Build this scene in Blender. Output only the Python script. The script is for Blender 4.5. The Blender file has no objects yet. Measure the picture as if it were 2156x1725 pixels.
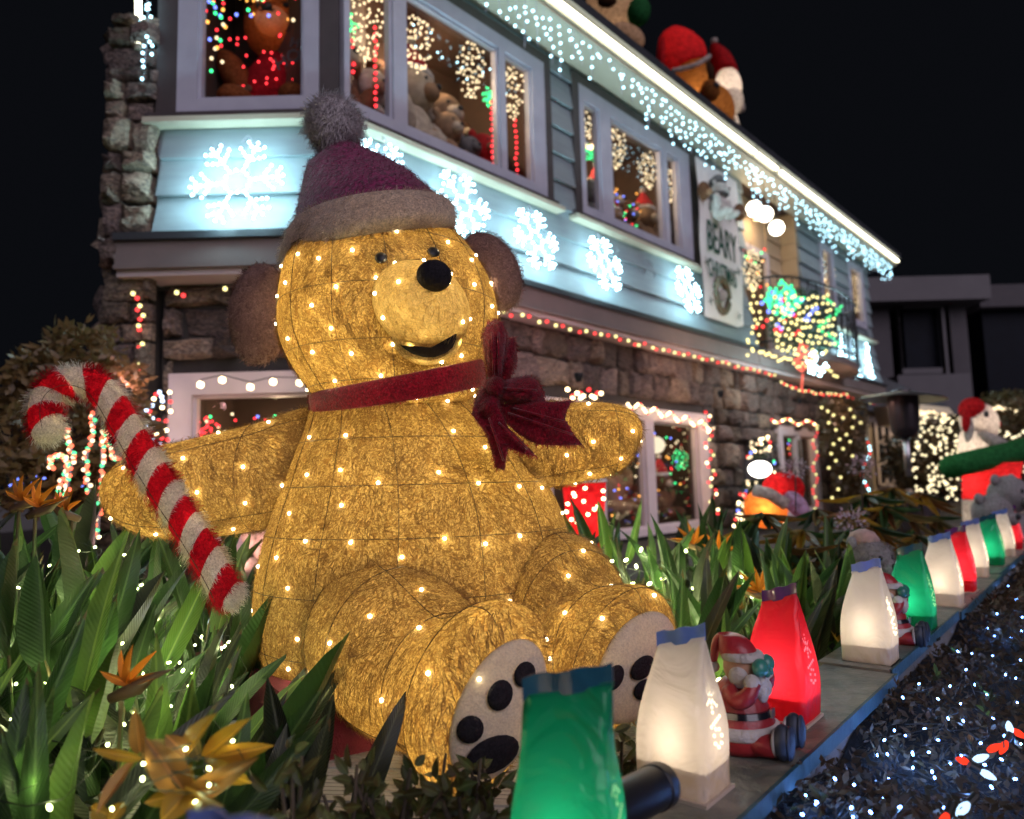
import bpy, math, random
from mathutils import Vector, Matrix, noise
from mathutils.bvhtree import BVHTree
random.seed(7)
V = Vector
sc = bpy.context.scene
COL = sc.collection
R = math.radians
# ------------------------------------------------------------------ camera, world, sun as fill light, exposure
FPX, PIT, ROL, ZC = 720.0, 5.79, -1.5, 1.4
cam_d = bpy.data.cameras.new('camera')
cam_d.sensor_width = 36; cam_d.lens = 36 * FPX / 1024
cam_d.clip_start = 0.02; cam_d.clip_end = 500
cam_d.dof.use_dof = True; cam_d.dof.focus_distance = 1.72; cam_d.dof.aperture_fstop = 2.35; cam_d.dof.aperture_blades = 0
cam = bpy.data.objects.new('camera', cam_d); COL.objects.link(cam)
CAMM = Matrix.Rotation(R(90 + PIT), 3, 'X') @ Matrix.Rotation(R(ROL), 3, 'Z')
cam.matrix_world = Matrix.Translation((0, 0, ZC)) @ CAMM.to_4x4()
sc.camera = cam
w = bpy.data.worlds.new('World'); sc.world = w; w.use_nodes = True
bg = w.node_tree.nodes['Background']; bg.inputs[0].default_value = (0.0032, 0.0036, 0.0050, 1); bg.inputs[1].default_value = 1.0
ld = bpy.data.lights.new('fill_sun', 'SUN'); ld.energy = 1.45; ld.angle = R(50); ld.color = (0.90, 0.80, 0.98)  # sun lamp added as soft fill for street and decoration light
lo = bpy.data.objects.new('fill_sun', ld); COL.objects.link(lo)
lo.rotation_euler = V((-0.42, 0.72, -0.50)).to_track_quat('-Z', 'Y').to_euler()
sc.view_settings.view_transform = 'Standard'; sc.view_settings.look = 'None'
sc.view_settings.exposure = 0.0; sc.view_settings.gamma = 1.0; sc.view_settings.use_curve_mapping = False
sc.cycles.max_bounces = 6; sc.cycles.diffuse_bounces = 3; sc.cycles.glossy_bounces = 3
sc.cycles.transparent_max_bounces = 12; sc.cycles.transmission_bounces = 4
sc.cycles.sample_clamp_indirect = 2.0; sc.cycles.sample_clamp_direct = 12.0
sc.cycles.caustics_reflective = False; sc.cycles.caustics_refractive = False
sc.cycles.use_denoising = True
try: sc.cycles.denoiser = 'OPENIMAGEDENOISE'
except Exception: pass

# ------------------------------------------------------------------ measuring helpers (photograph measured in a 2156 px wide view)
K = 1024 / 2156
def ray(dx, dy): return CAMM @ V(((dx * K - 512) / FPX, -(dy * K - 409.5) / FPX, -1))
def P(dx, dy, Y):
    r = ray(dx, dy); return V((0, 0, ZC)) + r * (Y / r.y)
def G(dx, dy, z):
    r = ray(dx, dy); return V((0, 0, ZC)) + r * ((z - ZC) / r.z)
def rm(rd, Y): return rd * K * Y / FPX

# ------------------------------------------------------------------ mesh helpers
class MB:
    def __init__(s): s.v = []; s.f = []
    def add(s, vs, fs):
        o = len(s.v); s.v += [V(a) for a in vs]; s.f += [tuple(i + o for i in f) for f in fs]; return s
    def box(s, c, h, X=(1, 0, 0), Y=(0, 1, 0), Z=(0, 0, 1)):
        X, Y, Z, c = V(X), V(Y), V(Z), V(c); vs = []
        for i in (-1, 1):
            for j in (-1, 1):
                for k in (-1, 1): vs.append(c + X * h[0] * i + Y * h[1] * j + Z * h[2] * k)
        return s.add(vs, [(0, 1, 3, 2), (4, 6, 7, 5), (0, 4, 5, 1), (2, 3, 7, 6), (0, 2, 6, 4), (1, 5, 7, 3)])
    def tube(s, pts, r, n=6, cap=True):
        pts = [V(p) for p in pts]; m = len(pts); rr = r if isinstance(r, (list, tuple)) else [r] * m
        up = V((0.13, 0.21, 1)).normalized(); vs = []; fs = []
        for i, p in enumerate(pts):
            t = (pts[min(i + 1, m - 1)] - pts[max(i - 1, 0)])
            t = t.normalized() if t.length > 1e-9 else V((0, 0, 1))
            a = t.cross(up)
            if a.length < 1e-3: a = t.cross(V((1, 0, 0)))
            a.normalize(); b = t.cross(a)
            for k in range(n):
                q = 2 * math.pi * k / n; vs.append(p + (a * math.cos(q) + b * math.sin(q)) * rr[i])
        for i in range(m - 1):
            for k in range(n):
                k2 = (k + 1) % n; fs.append((i * n + k, i * n + k2, (i + 1) * n + k2, (i + 1) * n + k))
        if cap: fs.append(tuple(range(n - 1, -1, -1))); fs.append(tuple((m - 1) * n + k for k in range(n)))
        return s.add(vs, fs)
    def ell(s, c, rad, M=None, seg=16, rings=10):
        c = V(c); M = M or Matrix.Identity(3); vs = [c + M @ V((0, 0, rad[2]))]; fs = []
        for i in range(1, rings):
            th = math.pi * i / rings
            for k in range(seg):
                q = 2 * math.pi * k / seg
                vs.append(c + M @ V((rad[0] * math.sin(th) * math.cos(q), rad[1] * math.sin(th) * math.sin(q), rad[2] * math.cos(th))))
        vs.append(c - M @ V((0, 0, rad[2]))); L = len(vs) - 1
        for k in range(seg):
            fs.append((0, 1 + k, 1 + (k + 1) % seg)); b = 1 + (rings - 2) * seg
            fs.append((L, b + (k + 1) % seg, b + k))
        for i in range(rings - 2):
            for k in range(seg):
                a = 1 + i * seg; k2 = (k + 1) % seg; fs.append((a + k, a + seg + k, a + seg + k2, a + k2))
        return s.add(vs, fs)
    def lathe(s, prof, c, M=None, n=20):
        c = V(c); M = M or Matrix.Identity(3); vs = []; fs = []
        for r, z in prof:
            for k in range(n):
                q = 2 * math.pi * k / n; vs.append(c + M @ V((r * math.cos(q), r * math.sin(q), z)))
        for i in range(len(prof) - 1):
            for k in range(n):
                k2 = (k + 1) % n; fs.append((i * n + k, i * n + k2, (i + 1) * n + k2, (i + 1) * n + k))
        fs.append(tuple(range(n - 1, -1, -1))); fs.append(tuple((len(prof) - 1) * n + k for k in range(n)))
        return s.add(vs, fs)
    def prism(s, poly, off):
        n = len(poly); a = [V(p) for p in poly]; off = V(off)
        fs = [tuple(range(n)), tuple(range(2 * n - 1, n - 1, -1))] + [(i, i + n, (i + 1) % n + n, (i + 1) % n) for i in range(n)]
        return s.add(a + [p + off for p in a], fs)
    def loft(s, rings, n=28, sub=4, close=True, pw=1.0):
        def cr(p0, p1, p2, p3, t):
            return 0.5 * ((2 * p1) + (p2 - p0) * t + (2 * p0 - 5 * p1 + 4 * p2 - p3) * t * t + (3 * p1 - p0 - 3 * p2 + p3) * t ** 3)
        L = len(rings); out = []
        for i in range(L - 1):
            q = [rings[max(i - 1, 0)], rings[i], rings[i + 1], rings[min(i + 2, L - 1)]]
            for j in range(sub):
                out.append([cr(q[0][c], q[1][c], q[2][c], q[3][c], j / sub) for c in range(3)])
        out.append([rings[-1][c].copy() for c in range(3)])
        vs = []; fs = []
        for C_, U, W_ in out:
            for k in range(n):
                a = 2 * math.pi * k / n; vs.append(C_ + U * math.cos(a) + W_ * math.sin(a))
        for i in range(len(out) - 1):
            for k in range(n):
                k2 = (k + 1) % n; fs.append((i * n + k, i * n + k2, (i + 1) * n + k2, (i + 1) * n + k))
        if close: fs.append(tuple(range(n - 1, -1, -1))); fs.append(tuple((len(out) - 1) * n + k for k in range(n)))
        s.grid = (len(out), n)
        return s.add(vs, fs)
    def mesh(s, name, mat, smooth=True, fixn=True):
        me = bpy.data.meshes.new(name); me.from_pydata([tuple(a) for a in s.v], [], s.f)
        if fixn:
            import bmesh
            b = bmesh.new(); b.from_mesh(me); bmesh.ops.recalc_face_normals(b, faces=b.faces); b.to_mesh(me); b.free()
        if smooth:
            me.polygons.foreach_set('use_smooth', [True] * len(me.polygons))
            if smooth == 'edge': 
                try: me.set_sharp_from_angle(angle=R(38))
                except Exception: pass
        if mat: me.materials.append(mat)
        return me
def thing(name, label, cat, loc=(0, 0, 0), group=None):
    o = bpy.data.objects.new(name, None); o.location = loc; o.empty_display_size = 0.05; COL.objects.link(o)
    o['label'] = label; o['category'] = cat
    if group: o['group'] = group
    return o
def adopt(o, parent):
    if parent is not None:
        o.parent = parent
        t = V((0, 0, 0)); p = parent
        while p is not None: t += V(p.location); p = p.parent
        if parent.type == 'EMPTY': o.matrix_parent_inverse = Matrix.Translation(-t)
    return o
def part(name, mb, mat, parent=None, smooth=False, kind=None, fixn=True):
    me = mb.mesh(name, mat, smooth, fixn); o = bpy.data.objects.new(name, me); COL.objects.link(o); adopt(o, parent)
    if kind: o['kind'] = kind
    return o
def tag(o, label, cat, group=None):
    o['label'] = label; o['category'] = cat
    if group: o['group'] = group
    return o
def inst(name, me, M, parent):
    o = bpy.data.objects.new(name, me); o.matrix_basis = M; COL.objects.link(o); return adopt(o, parent)
_bm = {}
def bulb_mesh(r, mat):
    k = (round(r, 4), mat.name)
    if k not in _bm:
        m = MB(); t = (1 + 5 ** .5) / 2; l = math.sqrt(1 + t * t)
        vs = [(-1, t, 0), (1, t, 0), (-1, -t, 0), (1, -t, 0), (0, -1, t), (0, 1, t), (0, -1, -t), (0, 1, -t), (t, 0, -1), (t, 0, 1), (-t, 0, -1), (-t, 0, 1)]
        fs = [(0, 11, 5), (0, 5, 1), (0, 1, 7), (0, 7, 10), (0, 10, 11), (1, 5, 9), (5, 11, 4), (11, 10, 2), (10, 7, 6), (7, 1, 8), (3, 9, 4), (3, 4, 2), (3, 2, 6), (3, 6, 8), (3, 8, 9), (4, 9, 5), (2, 4, 11), (6, 2, 10), (8, 6, 7), (9, 8, 1)]
        m.add([V(a) * (r / l) for a in vs], fs); _bm[k] = m.mesh('bulb', mat, True)
    return _bm[k]
def bulbs(pts, r, mat, parent, name='bulb'):
    me = bulb_mesh(r, mat)
    for p in pts[:300]: inst(name, me, Matrix.Translation(p), parent)
    if len(pts) > 300:
        m = MB()
        for p in pts[300:]: m.add([V(v.co) + p for v in me.vertices], [tuple(f.vertices) for f in me.polygons])
        part('bulb', m, mat, parent, True, 'stuff')
def rnd(a, b): return random.uniform(a, b)
def basis(z, up=(0, 0, 1)):
    z = V(z).normalized(); x = V(up).cross(z)
    if x.length < 1e-4: x = V((1, 0, 0)).cross(z)
    x.normalize(); y = z.cross(x); return Matrix((x, y, z)).transposed()
def M4(loc, M3, s=(1, 1, 1)): return Matrix.Translation(loc) @ M3.to_4x4() @ Matrix.Diagonal((s[0], s[1], s[2], 1))

# ------------------------------------------------------------------ materials
def nt(name):
    m = bpy.data.materials.new(name); m.use_nodes = True; t = m.node_tree; b = t.nodes['Principled BSDF']; return m, t, b
def ramp2(t, fac, c0, c1, p0=0.3, p1=0.7):
    r = t.nodes.new('ShaderNodeValToRGB'); e = r.color_ramp.elements
    e[0].position = p0; e[0].color = (*c0, 1); e[1].position = p1; e[1].color = (*c1, 1); t.links.new(fac, r.inputs[0]); return r.outputs[0]
def tex(t, kind, scale, detail=4, dist=0.0, vec=None):
    n = t.nodes.new('ShaderNodeTexNoise' if kind == 'noise' else 'ShaderNodeTexVoronoi'); n.inputs['Scale'].default_value = scale
    if kind == 'noise': n.inputs['Detail'].default_value = detail; n.inputs['Distortion'].default_value = dist
    co = vec
    if co is None:
        g = t.nodes.new('ShaderNodeNewGeometry'); co = g.outputs['Position']
    t.links.new(co, n.inputs['Vector']); return n
def mat(name, c0, c1=None, rough=0.6, scale=12, bump=0.0, bscale=None, metal=0.0, coat=0.0, stretch=None, spec=0.5):
    m, t, b = nt(name); c1 = c1 or tuple(x * 0.7 for x in c0); vec = None
    if stretch:
        g = t.nodes.new('ShaderNodeNewGeometry'); mp = t.nodes.new('ShaderNodeMapping'); mp.inputs['Scale'].default_value = stretch
        t.links.new(g.outputs['Position'], mp.inputs['Vector']); vec = mp.outputs[0]
    n = tex(t, 'noise', scale, 5, 0.3, vec); t.links.new(ramp2(t, n.outputs[0], c0, c1), b.inputs['Base Color'])
    b.inputs['Roughness'].default_value = rough; b.inputs['Metallic'].default_value = metal; b.inputs['Specular IOR Level'].default_value = spec
    if coat: b.inputs['Coat Weight'].default_value = coat
    if bump:
        bp = t.nodes.new('ShaderNodeBump'); bp.inputs['Strength'].default_value = bump; bp.inputs['Distance'].default_value = 0.01
        n2 = tex(t, 'noise', bscale or scale * 4, 6, 0.2, vec); t.links.new(n2.outputs[0], bp.inputs['Height']); t.links.new(bp.outputs[0], b.inputs['Normal'])
    return m
def stonemat(name, c0, c1):
    m, t, b = nt(name); L = t.links; g = t.nodes.new('ShaderNodeNewGeometry'); mp = t.nodes.new('ShaderNodeMapping'); mp.inputs['Scale'].default_value = (1, 1, 2.2); mp.inputs['Rotation'].default_value = (.3, .4, 0)
    L.new(g.outputs['Position'], mp.inputs['Vector']); n = tex(t, 'noise', 5, 8, 1.5, mp.outputs[0]); n2 = tex(t, 'noise', 14, 6, 2.5, mp.outputs[0])
    oi = t.nodes.new('ShaderNodeObjectInfo'); hs = t.nodes.new('ShaderNodeHueSaturation'); mr = t.nodes.new('ShaderNodeMapRange'); mr.inputs[3].default_value = .45; mr.inputs[4].default_value = 1.5
    L.new(oi.outputs['Random'], mr.inputs[0]); L.new(mr.outputs[0], hs.inputs['Value']); L.new(ramp2(t, n2.outputs[0], c1, c0, .38, .66), hs.inputs['Color']); L.new(hs.outputs[0], b.inputs['Base Color'])
    b.inputs['Roughness'].default_value = .8; bp = t.nodes.new('ShaderNodeBump'); bp.inputs['Strength'].default_value = 1.0; bp.inputs['Distance'].default_value = .09
    L.new(n.outputs[0], bp.inputs['Height']); bp2 = t.nodes.new('ShaderNodeBump'); bp2.inputs['Strength'].default_value = .8; bp2.inputs['Distance'].default_value = .03; L.new(n2.outputs[0], bp2.inputs['Height']); L.new(bp.outputs[0], bp2.inputs['Normal']); L.new(bp2.outputs[0], b.inputs['Normal']); return m
def emit(name, col, st, sample=True):
    m = bpy.data.materials.new(name); m.use_nodes = True; t = m.node_tree; t.nodes.clear()
    e = t.nodes.new('ShaderNodeEmission'); e.inputs[0].default_value = (*col, 1); e.inputs[1].default_value = st
    o = t.nodes.new('ShaderNodeOutputMaterial'); t.links.new(e.outputs[0], o.inputs[0])
    m.cycles.emission_sampling = 'FRONT' if sample else 'NONE'; return m
def fabric(name, c0, c1, trans=0.5, scale=40, bump=0.6, thr=(0.38, 0.62), tcol=None, sheen=0.0, ribs=0.0, fine=220, fm=.8):
    """woven or shaggy cloth that lets light through: diffuse front plus translucent back"""
    m, t, b = nt(name); L = t.links
    n = tex(t, 'noise', scale, 6, 1.6); col = ramp2(t, n.outputs[0], c0, c1, *thr)
    nf = tex(t, 'noise', fine, 3, 0.5); mx = t.nodes.new('ShaderNodeMix'); mx.data_type = 'RGBA'; mx.blend_type = 'MULTIPLY'; mx.inputs[0].default_value = fm
    L.new(col, mx.inputs[6]); L.new(ramp2(t, nf.outputs[0], (0.45, 0.42, 0.4), (1, 1, 1), 0.35, 0.6), mx.inputs[7]); col = mx.outputs[2]
    L.new(col, b.inputs['Base Color']); b.inputs['Roughness'].default_value = 0.85; b.inputs['Sheen Weight'].default_value = sheen
    b.inputs['Specular IOR Level'].default_value = 0.2
    bp = t.nodes.new('ShaderNodeBump'); bp.inputs['Strength'].default_value = bump; bp.inputs['Distance'].default_value = 0.006
    L.new(n.outputs[0], bp.inputs['Height']); L.new(bp.outputs[0], b.inputs['Normal'])
    tr = t.nodes.new('ShaderNodeBsdfTranslucent'); mt = t.nodes.new('ShaderNodeMix'); mt.data_type = 'RGBA'; mt.blend_type = 'MULTIPLY'; mt.inputs[0].default_value = 1
    L.new(col, mt.inputs[6]); mt.inputs[7].default_value = (*(tcol or (1, 1, 1)), 1); L.new(mt.outputs[2], tr.inputs[0])
    ms = t.nodes.new('ShaderNodeMixShader'); ms.inputs[0].default_value = trans; L.new(b.outputs[0], ms.inputs[1]); L.new(tr.outputs[0], ms.inputs[2])
    L.new(ms.outputs[0], t.nodes['Material Output'].inputs[0]); return m
def leafmat(name, c0, c1, rough=0.4, scale=9, trans=0.35):
    m, t, b = nt(name); L = t.links
    tc = t.nodes.new('ShaderNodeTexCoord'); oi = t.nodes.new('ShaderNodeObjectInfo')
    n = tex(t, 'noise', scale, 4, 0.6); col = ramp2(t, n.outputs[0], c0, c1)
    sx_ = t.nodes.new('ShaderNodeSeparateXYZ'); L.new(tc.outputs['Object'], sx_.inputs[0])
    def mth(op, a_, b_=None, c_=None):
        n_ = t.nodes.new('ShaderNodeMath'); n_.operation = op
        for i_, q_ in enumerate((a_, b_, c_)):
            if q_ is None: continue
            if isinstance(q_, (int, float)): n_.inputs[i_].default_value = q_
            else: L.new(q_, n_.inputs[i_])
        return n_.outputs[0]
    ax_ = mth('ABSOLUTE', sx_.outputs[0]); vein = mth('SINE', mth('MULTIPLY', mth('MULTIPLY_ADD', ax_, -.45, sx_.outputs[2]), 150)); wv = vein
    rib = mth('LESS_THAN', ax_, .035); nb = tex(t, 'noise', 30, 3, .5); tipb = mth('GREATER_THAN', mth('ADD', mth('ADD', sx_.outputs[2], mth('MULTIPLY', ax_, .35)), mth('MULTIPLY', nb.outputs[0], .35)), 1.16)
    m1 = t.nodes.new('ShaderNodeMix'); m1.data_type = 'RGBA'; L.new(mth('MULTIPLY', rib, .6), m1.inputs[0]); L.new(col, m1.inputs[6]); m1.inputs[7].default_value = (c0[0] * 2.2 + .02, c0[1] * 1.9 + .02, c0[2] * 2 + .01, 1)
    m2 = t.nodes.new('ShaderNodeMix'); m2.data_type = 'RGBA'; L.new(mth('MULTIPLY', tipb, .75), m2.inputs[0]); L.new(m1.outputs[2], m2.inputs[6]); m2.inputs[7].default_value = (.13, .075, .03, 1); col = m2.outputs[2]
    hs = t.nodes.new('ShaderNodeHueSaturation'); mr = t.nodes.new('ShaderNodeMapRange'); mr.inputs[3].default_value = 0.55; mr.inputs[4].default_value = 1.5
    L.new(oi.outputs['Random'], mr.inputs[0]); L.new(mr.outputs[0], hs.inputs['Value']); L.new(col, hs.inputs['Color'])
    L.new(hs.outputs[0], b.inputs['Base Color']); b.inputs['Roughness'].default_value = rough
    bp = t.nodes.new('ShaderNodeBump'); bp.inputs['Strength'].default_value = 0.25; bp.inputs['Distance'].default_value = 0.003
    L.new(wv, bp.inputs['Height']); L.new(bp.outputs[0], b.inputs['Normal'])
    tr = t.nodes.new('ShaderNodeBsdfTranslucent'); L.new(hs.outputs[0], tr.inputs[0])
    ms = t.nodes.new('ShaderNodeMixShader'); ms.inputs[0].default_value = trans; L.new(b.outputs[0], ms.inputs[1]); L.new(tr.outputs[0], ms.inputs[2])
    L.new(ms.outputs[0], t.nodes['Material Output'].inputs[0]); return m
def plastic_lit(name, col, trans=0.6, rough=0.18):
    """thin glossy printed film of a luminaria, light comes through it"""
    m, t, b = nt(name); L = t.links
    n = tex(t, 'noise', 9, 3, 0.4); c = ramp2(t, n.outputs[0], tuple(x * 0.85 for x in col), col)
    L.new(c, b.inputs['Base Color']); b.inputs['Roughness'].default_value = 0.4; b.inputs['Coat Weight'].default_value = 0.7; b.inputs['Coat Roughness'].default_value = rough
    bp = t.nodes.new('ShaderNodeBump'); bp.inputs['Strength'].default_value = 0.8; bp.inputs['Distance'].default_value = 0.02
    n2 = tex(t, 'noise', 11, 2, 2.2); L.new(n2.outputs[0], bp.inputs['Height']); L.new(bp.outputs[0], b.inputs['Normal']); L.new(bp.outputs[0], b.inputs['Coat Normal'])
    tr = t.nodes.new('ShaderNodeBsdfTranslucent'); L.new(c, tr.inputs[0])
    ms = t.nodes.new('ShaderNodeMixShader'); ms.inputs[0].default_value = trans; L.new(b.outputs[0], ms.inputs[1]); L.new(tr.outputs[0], ms.inputs[2])
    L.new(ms.outputs[0], t.nodes['Material Output'].inputs[0]); return m
def glass_mat():
    m = bpy.data.materials.new('window_glass'); m.use_nodes = True; t = m.node_tree; t.nodes.clear(); L = t.links
    o = t.nodes.new('ShaderNodeOutputMaterial'); a = t.nodes.new('ShaderNodeBsdfTransparent'); g = t.nodes.new('ShaderNodeBsdfGlossy')
    g.inputs['Roughness'].default_value = 0.02; lw = t.nodes.new('ShaderNodeLayerWeight'); fr = t.nodes.new('ShaderNodeMath'); fr.operation = 'POWER'; fr.inputs[1].default_value = 5; L.new(lw.outputs['Facing'], fr.inputs[0])
    fa = t.nodes.new('ShaderNodeMath'); fa.operation = 'MULTIPLY_ADD'; fa.inputs[1].default_value = .9; fa.inputs[2].default_value = .03; L.new(fr.outputs[0], fa.inputs[0])
    mx = t.nodes.new('ShaderNodeMixShader'); L.new(fa.outputs[0], mx.inputs[0]); L.new(a.outputs[0], mx.inputs[1]); L.new(g.outputs[0], mx.inputs[2]); L.new(mx.outputs[0], o.inputs[0]); return m
M = dict(
 siding=mat('siding_paint', (.27, .33, .35), (.22, .27, .29), .5, 3, .15, 60, stretch=(1, 1, 6)),
 siding_warm=mat('siding_cream_paint', (.55, .42, .28), (.46, .35, .22), .5, 3, .1, 40),
 trim=mat('window_trim_paint', (.50, .50, .58), (.42, .42, .50), .4, 5),
 trim_low=mat('white_trim_paint', (.75, .66, .66), (.66, .58, .58), .4, 5),
 dark_trim=mat('dark_brown_trim_paint', (.075, .06, .06), (.055, .045, .045), .5, 5),
 fascia=mat('fascia_paint', (.22, .18, .165), (.18, .15, .14), .5, 4, .1, 30),
 cream=mat('eave_cream_paint', (.55, .50, .38), (.48, .44, .33), .5, 4),
 roof=mat('roof_edge_metal', (.045, .05, .055), (.03, .034, .04), .5, 4),
 stone=stonemat('rough_stone', (.27, .20, .165), (.065, .052, .048)),
 stone2=stonemat('pale_rough_stone', (.36, .28, .20), (.10, .08, .062)),
 mortar=mat('stone_mortar', (.045, .04, .036), (.03, .027, .025), .9, 10),
 room=mat('room_paint', (.095, .055, .038), (.06, .038, .028), .8, 3),
 glass=glass_mat(),
 soil=mat('garden_soil', (.045, .035, .028), (.02, .016, .013), .95, 8, .8, 40),
 pavement=mat('pavement_concrete', (.20, .19, .18), (.15, .145, .14), .85, 3, .4, 60),
 board=mat('ledge_board_paint', (.27, .245, .20), (.07, .085, .080), .5, 9, .9, 30, stretch=(1.2, 1.2, 8)),
 board_edge=mat('ledge_teal_edge_paint', (.03, .09, .11), (.015, .045, .06), .6, 14, .3, 40),
 slat=mat('grey_deck_slat', (.40, .37, .36), (.30, .28, .28), .5, 8),
 red_box=mat('red_felt', (.13, .006, .018), (.09, .004, .012), .95, 30, .5, 200),
 black=mat('black_plastic', (.015, .015, .018), (.010, .010, .012), .45, 10),
 black_cloth=fabric('black_plush', (.012, .010, .014), (.02, .017, .022), .05, 90, .5),
 wire=mat('cable_rubber', (.014, .016, .014), (.01, .012, .01), .5, 10),
 frame_wire=mat('frame_wire_paint', (.05, .03, .012), (.03, .018, .008), .6, 10),
 metal=mat('polished_steel', (.60, .57, .57), (.50, .48, .48), .34, 3, metal=1),
 metal_dark=mat('dark_heater_steel', (.06, .045, .05), (.04, .03, .035), .35, 3, metal=.6),
 neighbor=mat('neighbour_stucco', (.085, .075, .08), (.07, .062, .068), .8, 2, .2, 30),
 neighbor_glass=mat('dark_window_glass', (.006, .008, .014), (.005, .006, .010), .5, 3, spec=.08),
 neighbor_trim=mat('neighbour_trim', (.105, .095, .10), (.09, .08, .086), .6, 2),
)
BE = dict(
 fur=fabric('gold_shaggy_fabric', (.86, .65, .30), (.26, .155, .055), .62, 80, .9, (.34, .60), (1.0, .90, .58)),
 muz=fabric('pale_gold_fabric', (.92, .76, .42), (.55, .40, .17), .66, 60, .8, (.36, .62), (1.0, .90, .62)),
 strand=fabric('gold_fibre', (.46, .31, .13), (.20, .12, .045), .40, 60, .2, (.3, .7), (1.0, .8, .45)),
 ear=fabric('brown_ear_fabric', (.36, .215, .18), (.22, .125, .11), .08, 60, .7),
 hat=fabric('crimson_hat_fabric', (.46, .012, .17), (.18, .005, .07), .3, 50, .7, sheen=.9),
 hattrim=fabric('white_hat_fabric', (.98, .80, .62), (.66, .52, .42), .4, 55, .8, sheen=.4),
 pom=fabric('white_pompom_fabric', (.85, .78, .80), (.52, .48, .50), .2, 60, .9),
 ribbon=fabric('crimson_ribbon', (.40, .008, .030), (.19, .003, .014), .35, 70, .5, sheen=.4),
 sole=fabric('cream_sole_fabric', (1.0, .88, .68), (.90, .76, .56), .40, 70, .4, (.3, .7), (1, .88, .66), fm=.3),
)
EM = dict(
 bear=emit('warm_led', (1.0, .86, .52), 150),
 bear_in=emit('warm_led_inner', (1.0, .80, .44), 360),
 warm=emit('warm_white_bulb', (1.0, .76, .42), 7),
 warm_soft=emit('warm_white_cluster_bulb', (1.0, .78, .46), 2.2, False),
 gw=emit('green_white_fairy_bulb', (.92, 1.0, .46), 340),
 ygreen=emit('yellow_green_bulb', (.85, .95, .32), 7, True),
 green=emit('green_bulb', (.05, .95, .28), 3.2, False), red=emit('red_bulb', (1.0, .035, .045), 3.6, True),
 redstr=emit('red_string_bulb', (1.0, .05, .05), 2.8, True), blue=emit('blue_bulb', (.18, .25, 1.0), 3, False),
 amber=emit('amber_bulb', (1.0, .42, .08), 3, False),
 ice=emit('icicle_bulb', (.46, .84, 1.0), 6.5), cold=emit('snowflake_bulb', (.52, .88, 1.0), 170),
 bluefairy=emit('cold_blue_fairy_bulb', (.16, .36, 1.0), 240), tube=emit('led_tube', (1.0, .95, .72), 7.5),
 globe=emit('globe_lamp', (1.0, .90, .72), 9),
)

# ------------------------------------------------------------------ a facade's own frame: s along it, z up, d out of it
class Face:
    def __init__(s, O, ang):
        s.O = V((O[0], O[1], 0)); a = R(ang); s.u = V((math.sin(a), math.cos(a), 0)); s.n = V((math.cos(a), -math.sin(a), 0))
    def pt(s, a, z, d=0): return s.O + s.u * a + s.n * d + V((0, 0, z))
    def hit(s, dx, dy, d=0):
        r = ray(dx, dy); o = s.O + s.n * d; C0 = V((0, 0, ZC)); t = (o - C0).dot(s.n) / r.dot(s.n); p = C0 + r * t
        return (p - s.O).dot(s.u), p.z
    def on(s, dx, dy, d=0): a, z = s.hit(dx, dy, d); return s.pt(a, z, d)
    def box(s, mb, s0, s1, z0, z1, d0, d1): return mb.box(s.pt((s0 + s1) / 2, (z0 + z1) / 2, (d0 + d1) / 2), (abs(s1 - s0) / 2, abs(d1 - d0) / 2, abs(z1 - z0) / 2), s.u, s.n)
    def holes(s, mb, s0, s1, z0, z1, hs, d0, d1):
        ss = sorted({s0, s1} | {min(max(v, s0), s1) for h in hs for v in h[:2]}); zz = sorted({z0, z1} | {min(max(v, z0), z1) for h in hs for v in h[2:]})
        for a, b in zip(ss, ss[1:]):
            for c, e in zip(zz, zz[1:]):
                m_, k_ = (a + b) / 2, (c + e) / 2
                if b - a > 1e-4 and e - c > 1e-4 and not any(h[0] < m_ < h[1] and h[2] < k_ < h[3] for h in hs): s.box(mb, a, b, c, e, d0, d1)
C0 = P(716, 263, 4.8)
FR = Face(C0, 42); FL = Face(C0, 90)
ZG = 0.76
Z_FT, Z_FB, Z_SILL, Z_EAVE = 3.11, 2.83, 3.97, 5.95
LU = V((math.sin(R(40)), math.cos(R(40)), 0)); LN = V((LU.y, -LU.x, 0)); LO = V((.287, 1.216, 0))
def led(t, n=0, z=.88): return LO + LU * t + LN * n + V((0, 0, z))

# ------------------------------------------------------------------ setting: ground, garden soil, street
def setting():
    m = MB().box((0, 0, -.05), (150, 150, .05)); part('ground', m, M['pavement'])['kind'] = 'structure'
    m = MB(); a, b = led(-3, -.02, 0), led(9.5, -.02, 0)
    m.prism([a + V((0, 0, .02)), b + V((0, 0, .02)), V((14, 22, .02)), V((-9, 22, .02)), V((-9, 0, .02))], V((0, 0, ZG - .02)))
    part('garden_soil', m, M['soil'])['kind'] = 'structure'
setting()

# ------------------------------------------------------------------ the house
house = thing('beach_house', 'two storey house of grey blue clapboard over rough stone, hung with Christmas lights', 'house', (C0.x, C0.y, 0))
def lap(mb, F, s0, s1, z0, z1, dt, db, th=.02):
    a = [F.pt(s0, z1, dt), F.pt(s0, z0, db), F.pt(s0, z0, db - th - .01), F.pt(s0, z1, dt - th)]
    return mb.prism(a, F.u * (s1 - s0))
def siding(F, s0, s1, z0, z1, pitch, holes, m, dt=.008, db=.046):
    z = z0
    while z < z1 - .03:
        zt = min(z + pitch, z1); cuts = [(s0, s1)]
        for h in holes:
            if h[2] < zt - .01 and h[3] > z + .01:
                cuts = [c for a, b in cuts for c in ((a, min(b, h[0])), (max(a, h[1]), b)) if c[1] - c[0] > .02]
        for a, b in cuts:
            j = rnd(-.003, .003); part('siding_board', lap(MB(), F, a, b, z + j, zt - .003, dt, db), m, house)
        z += pitch
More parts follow.
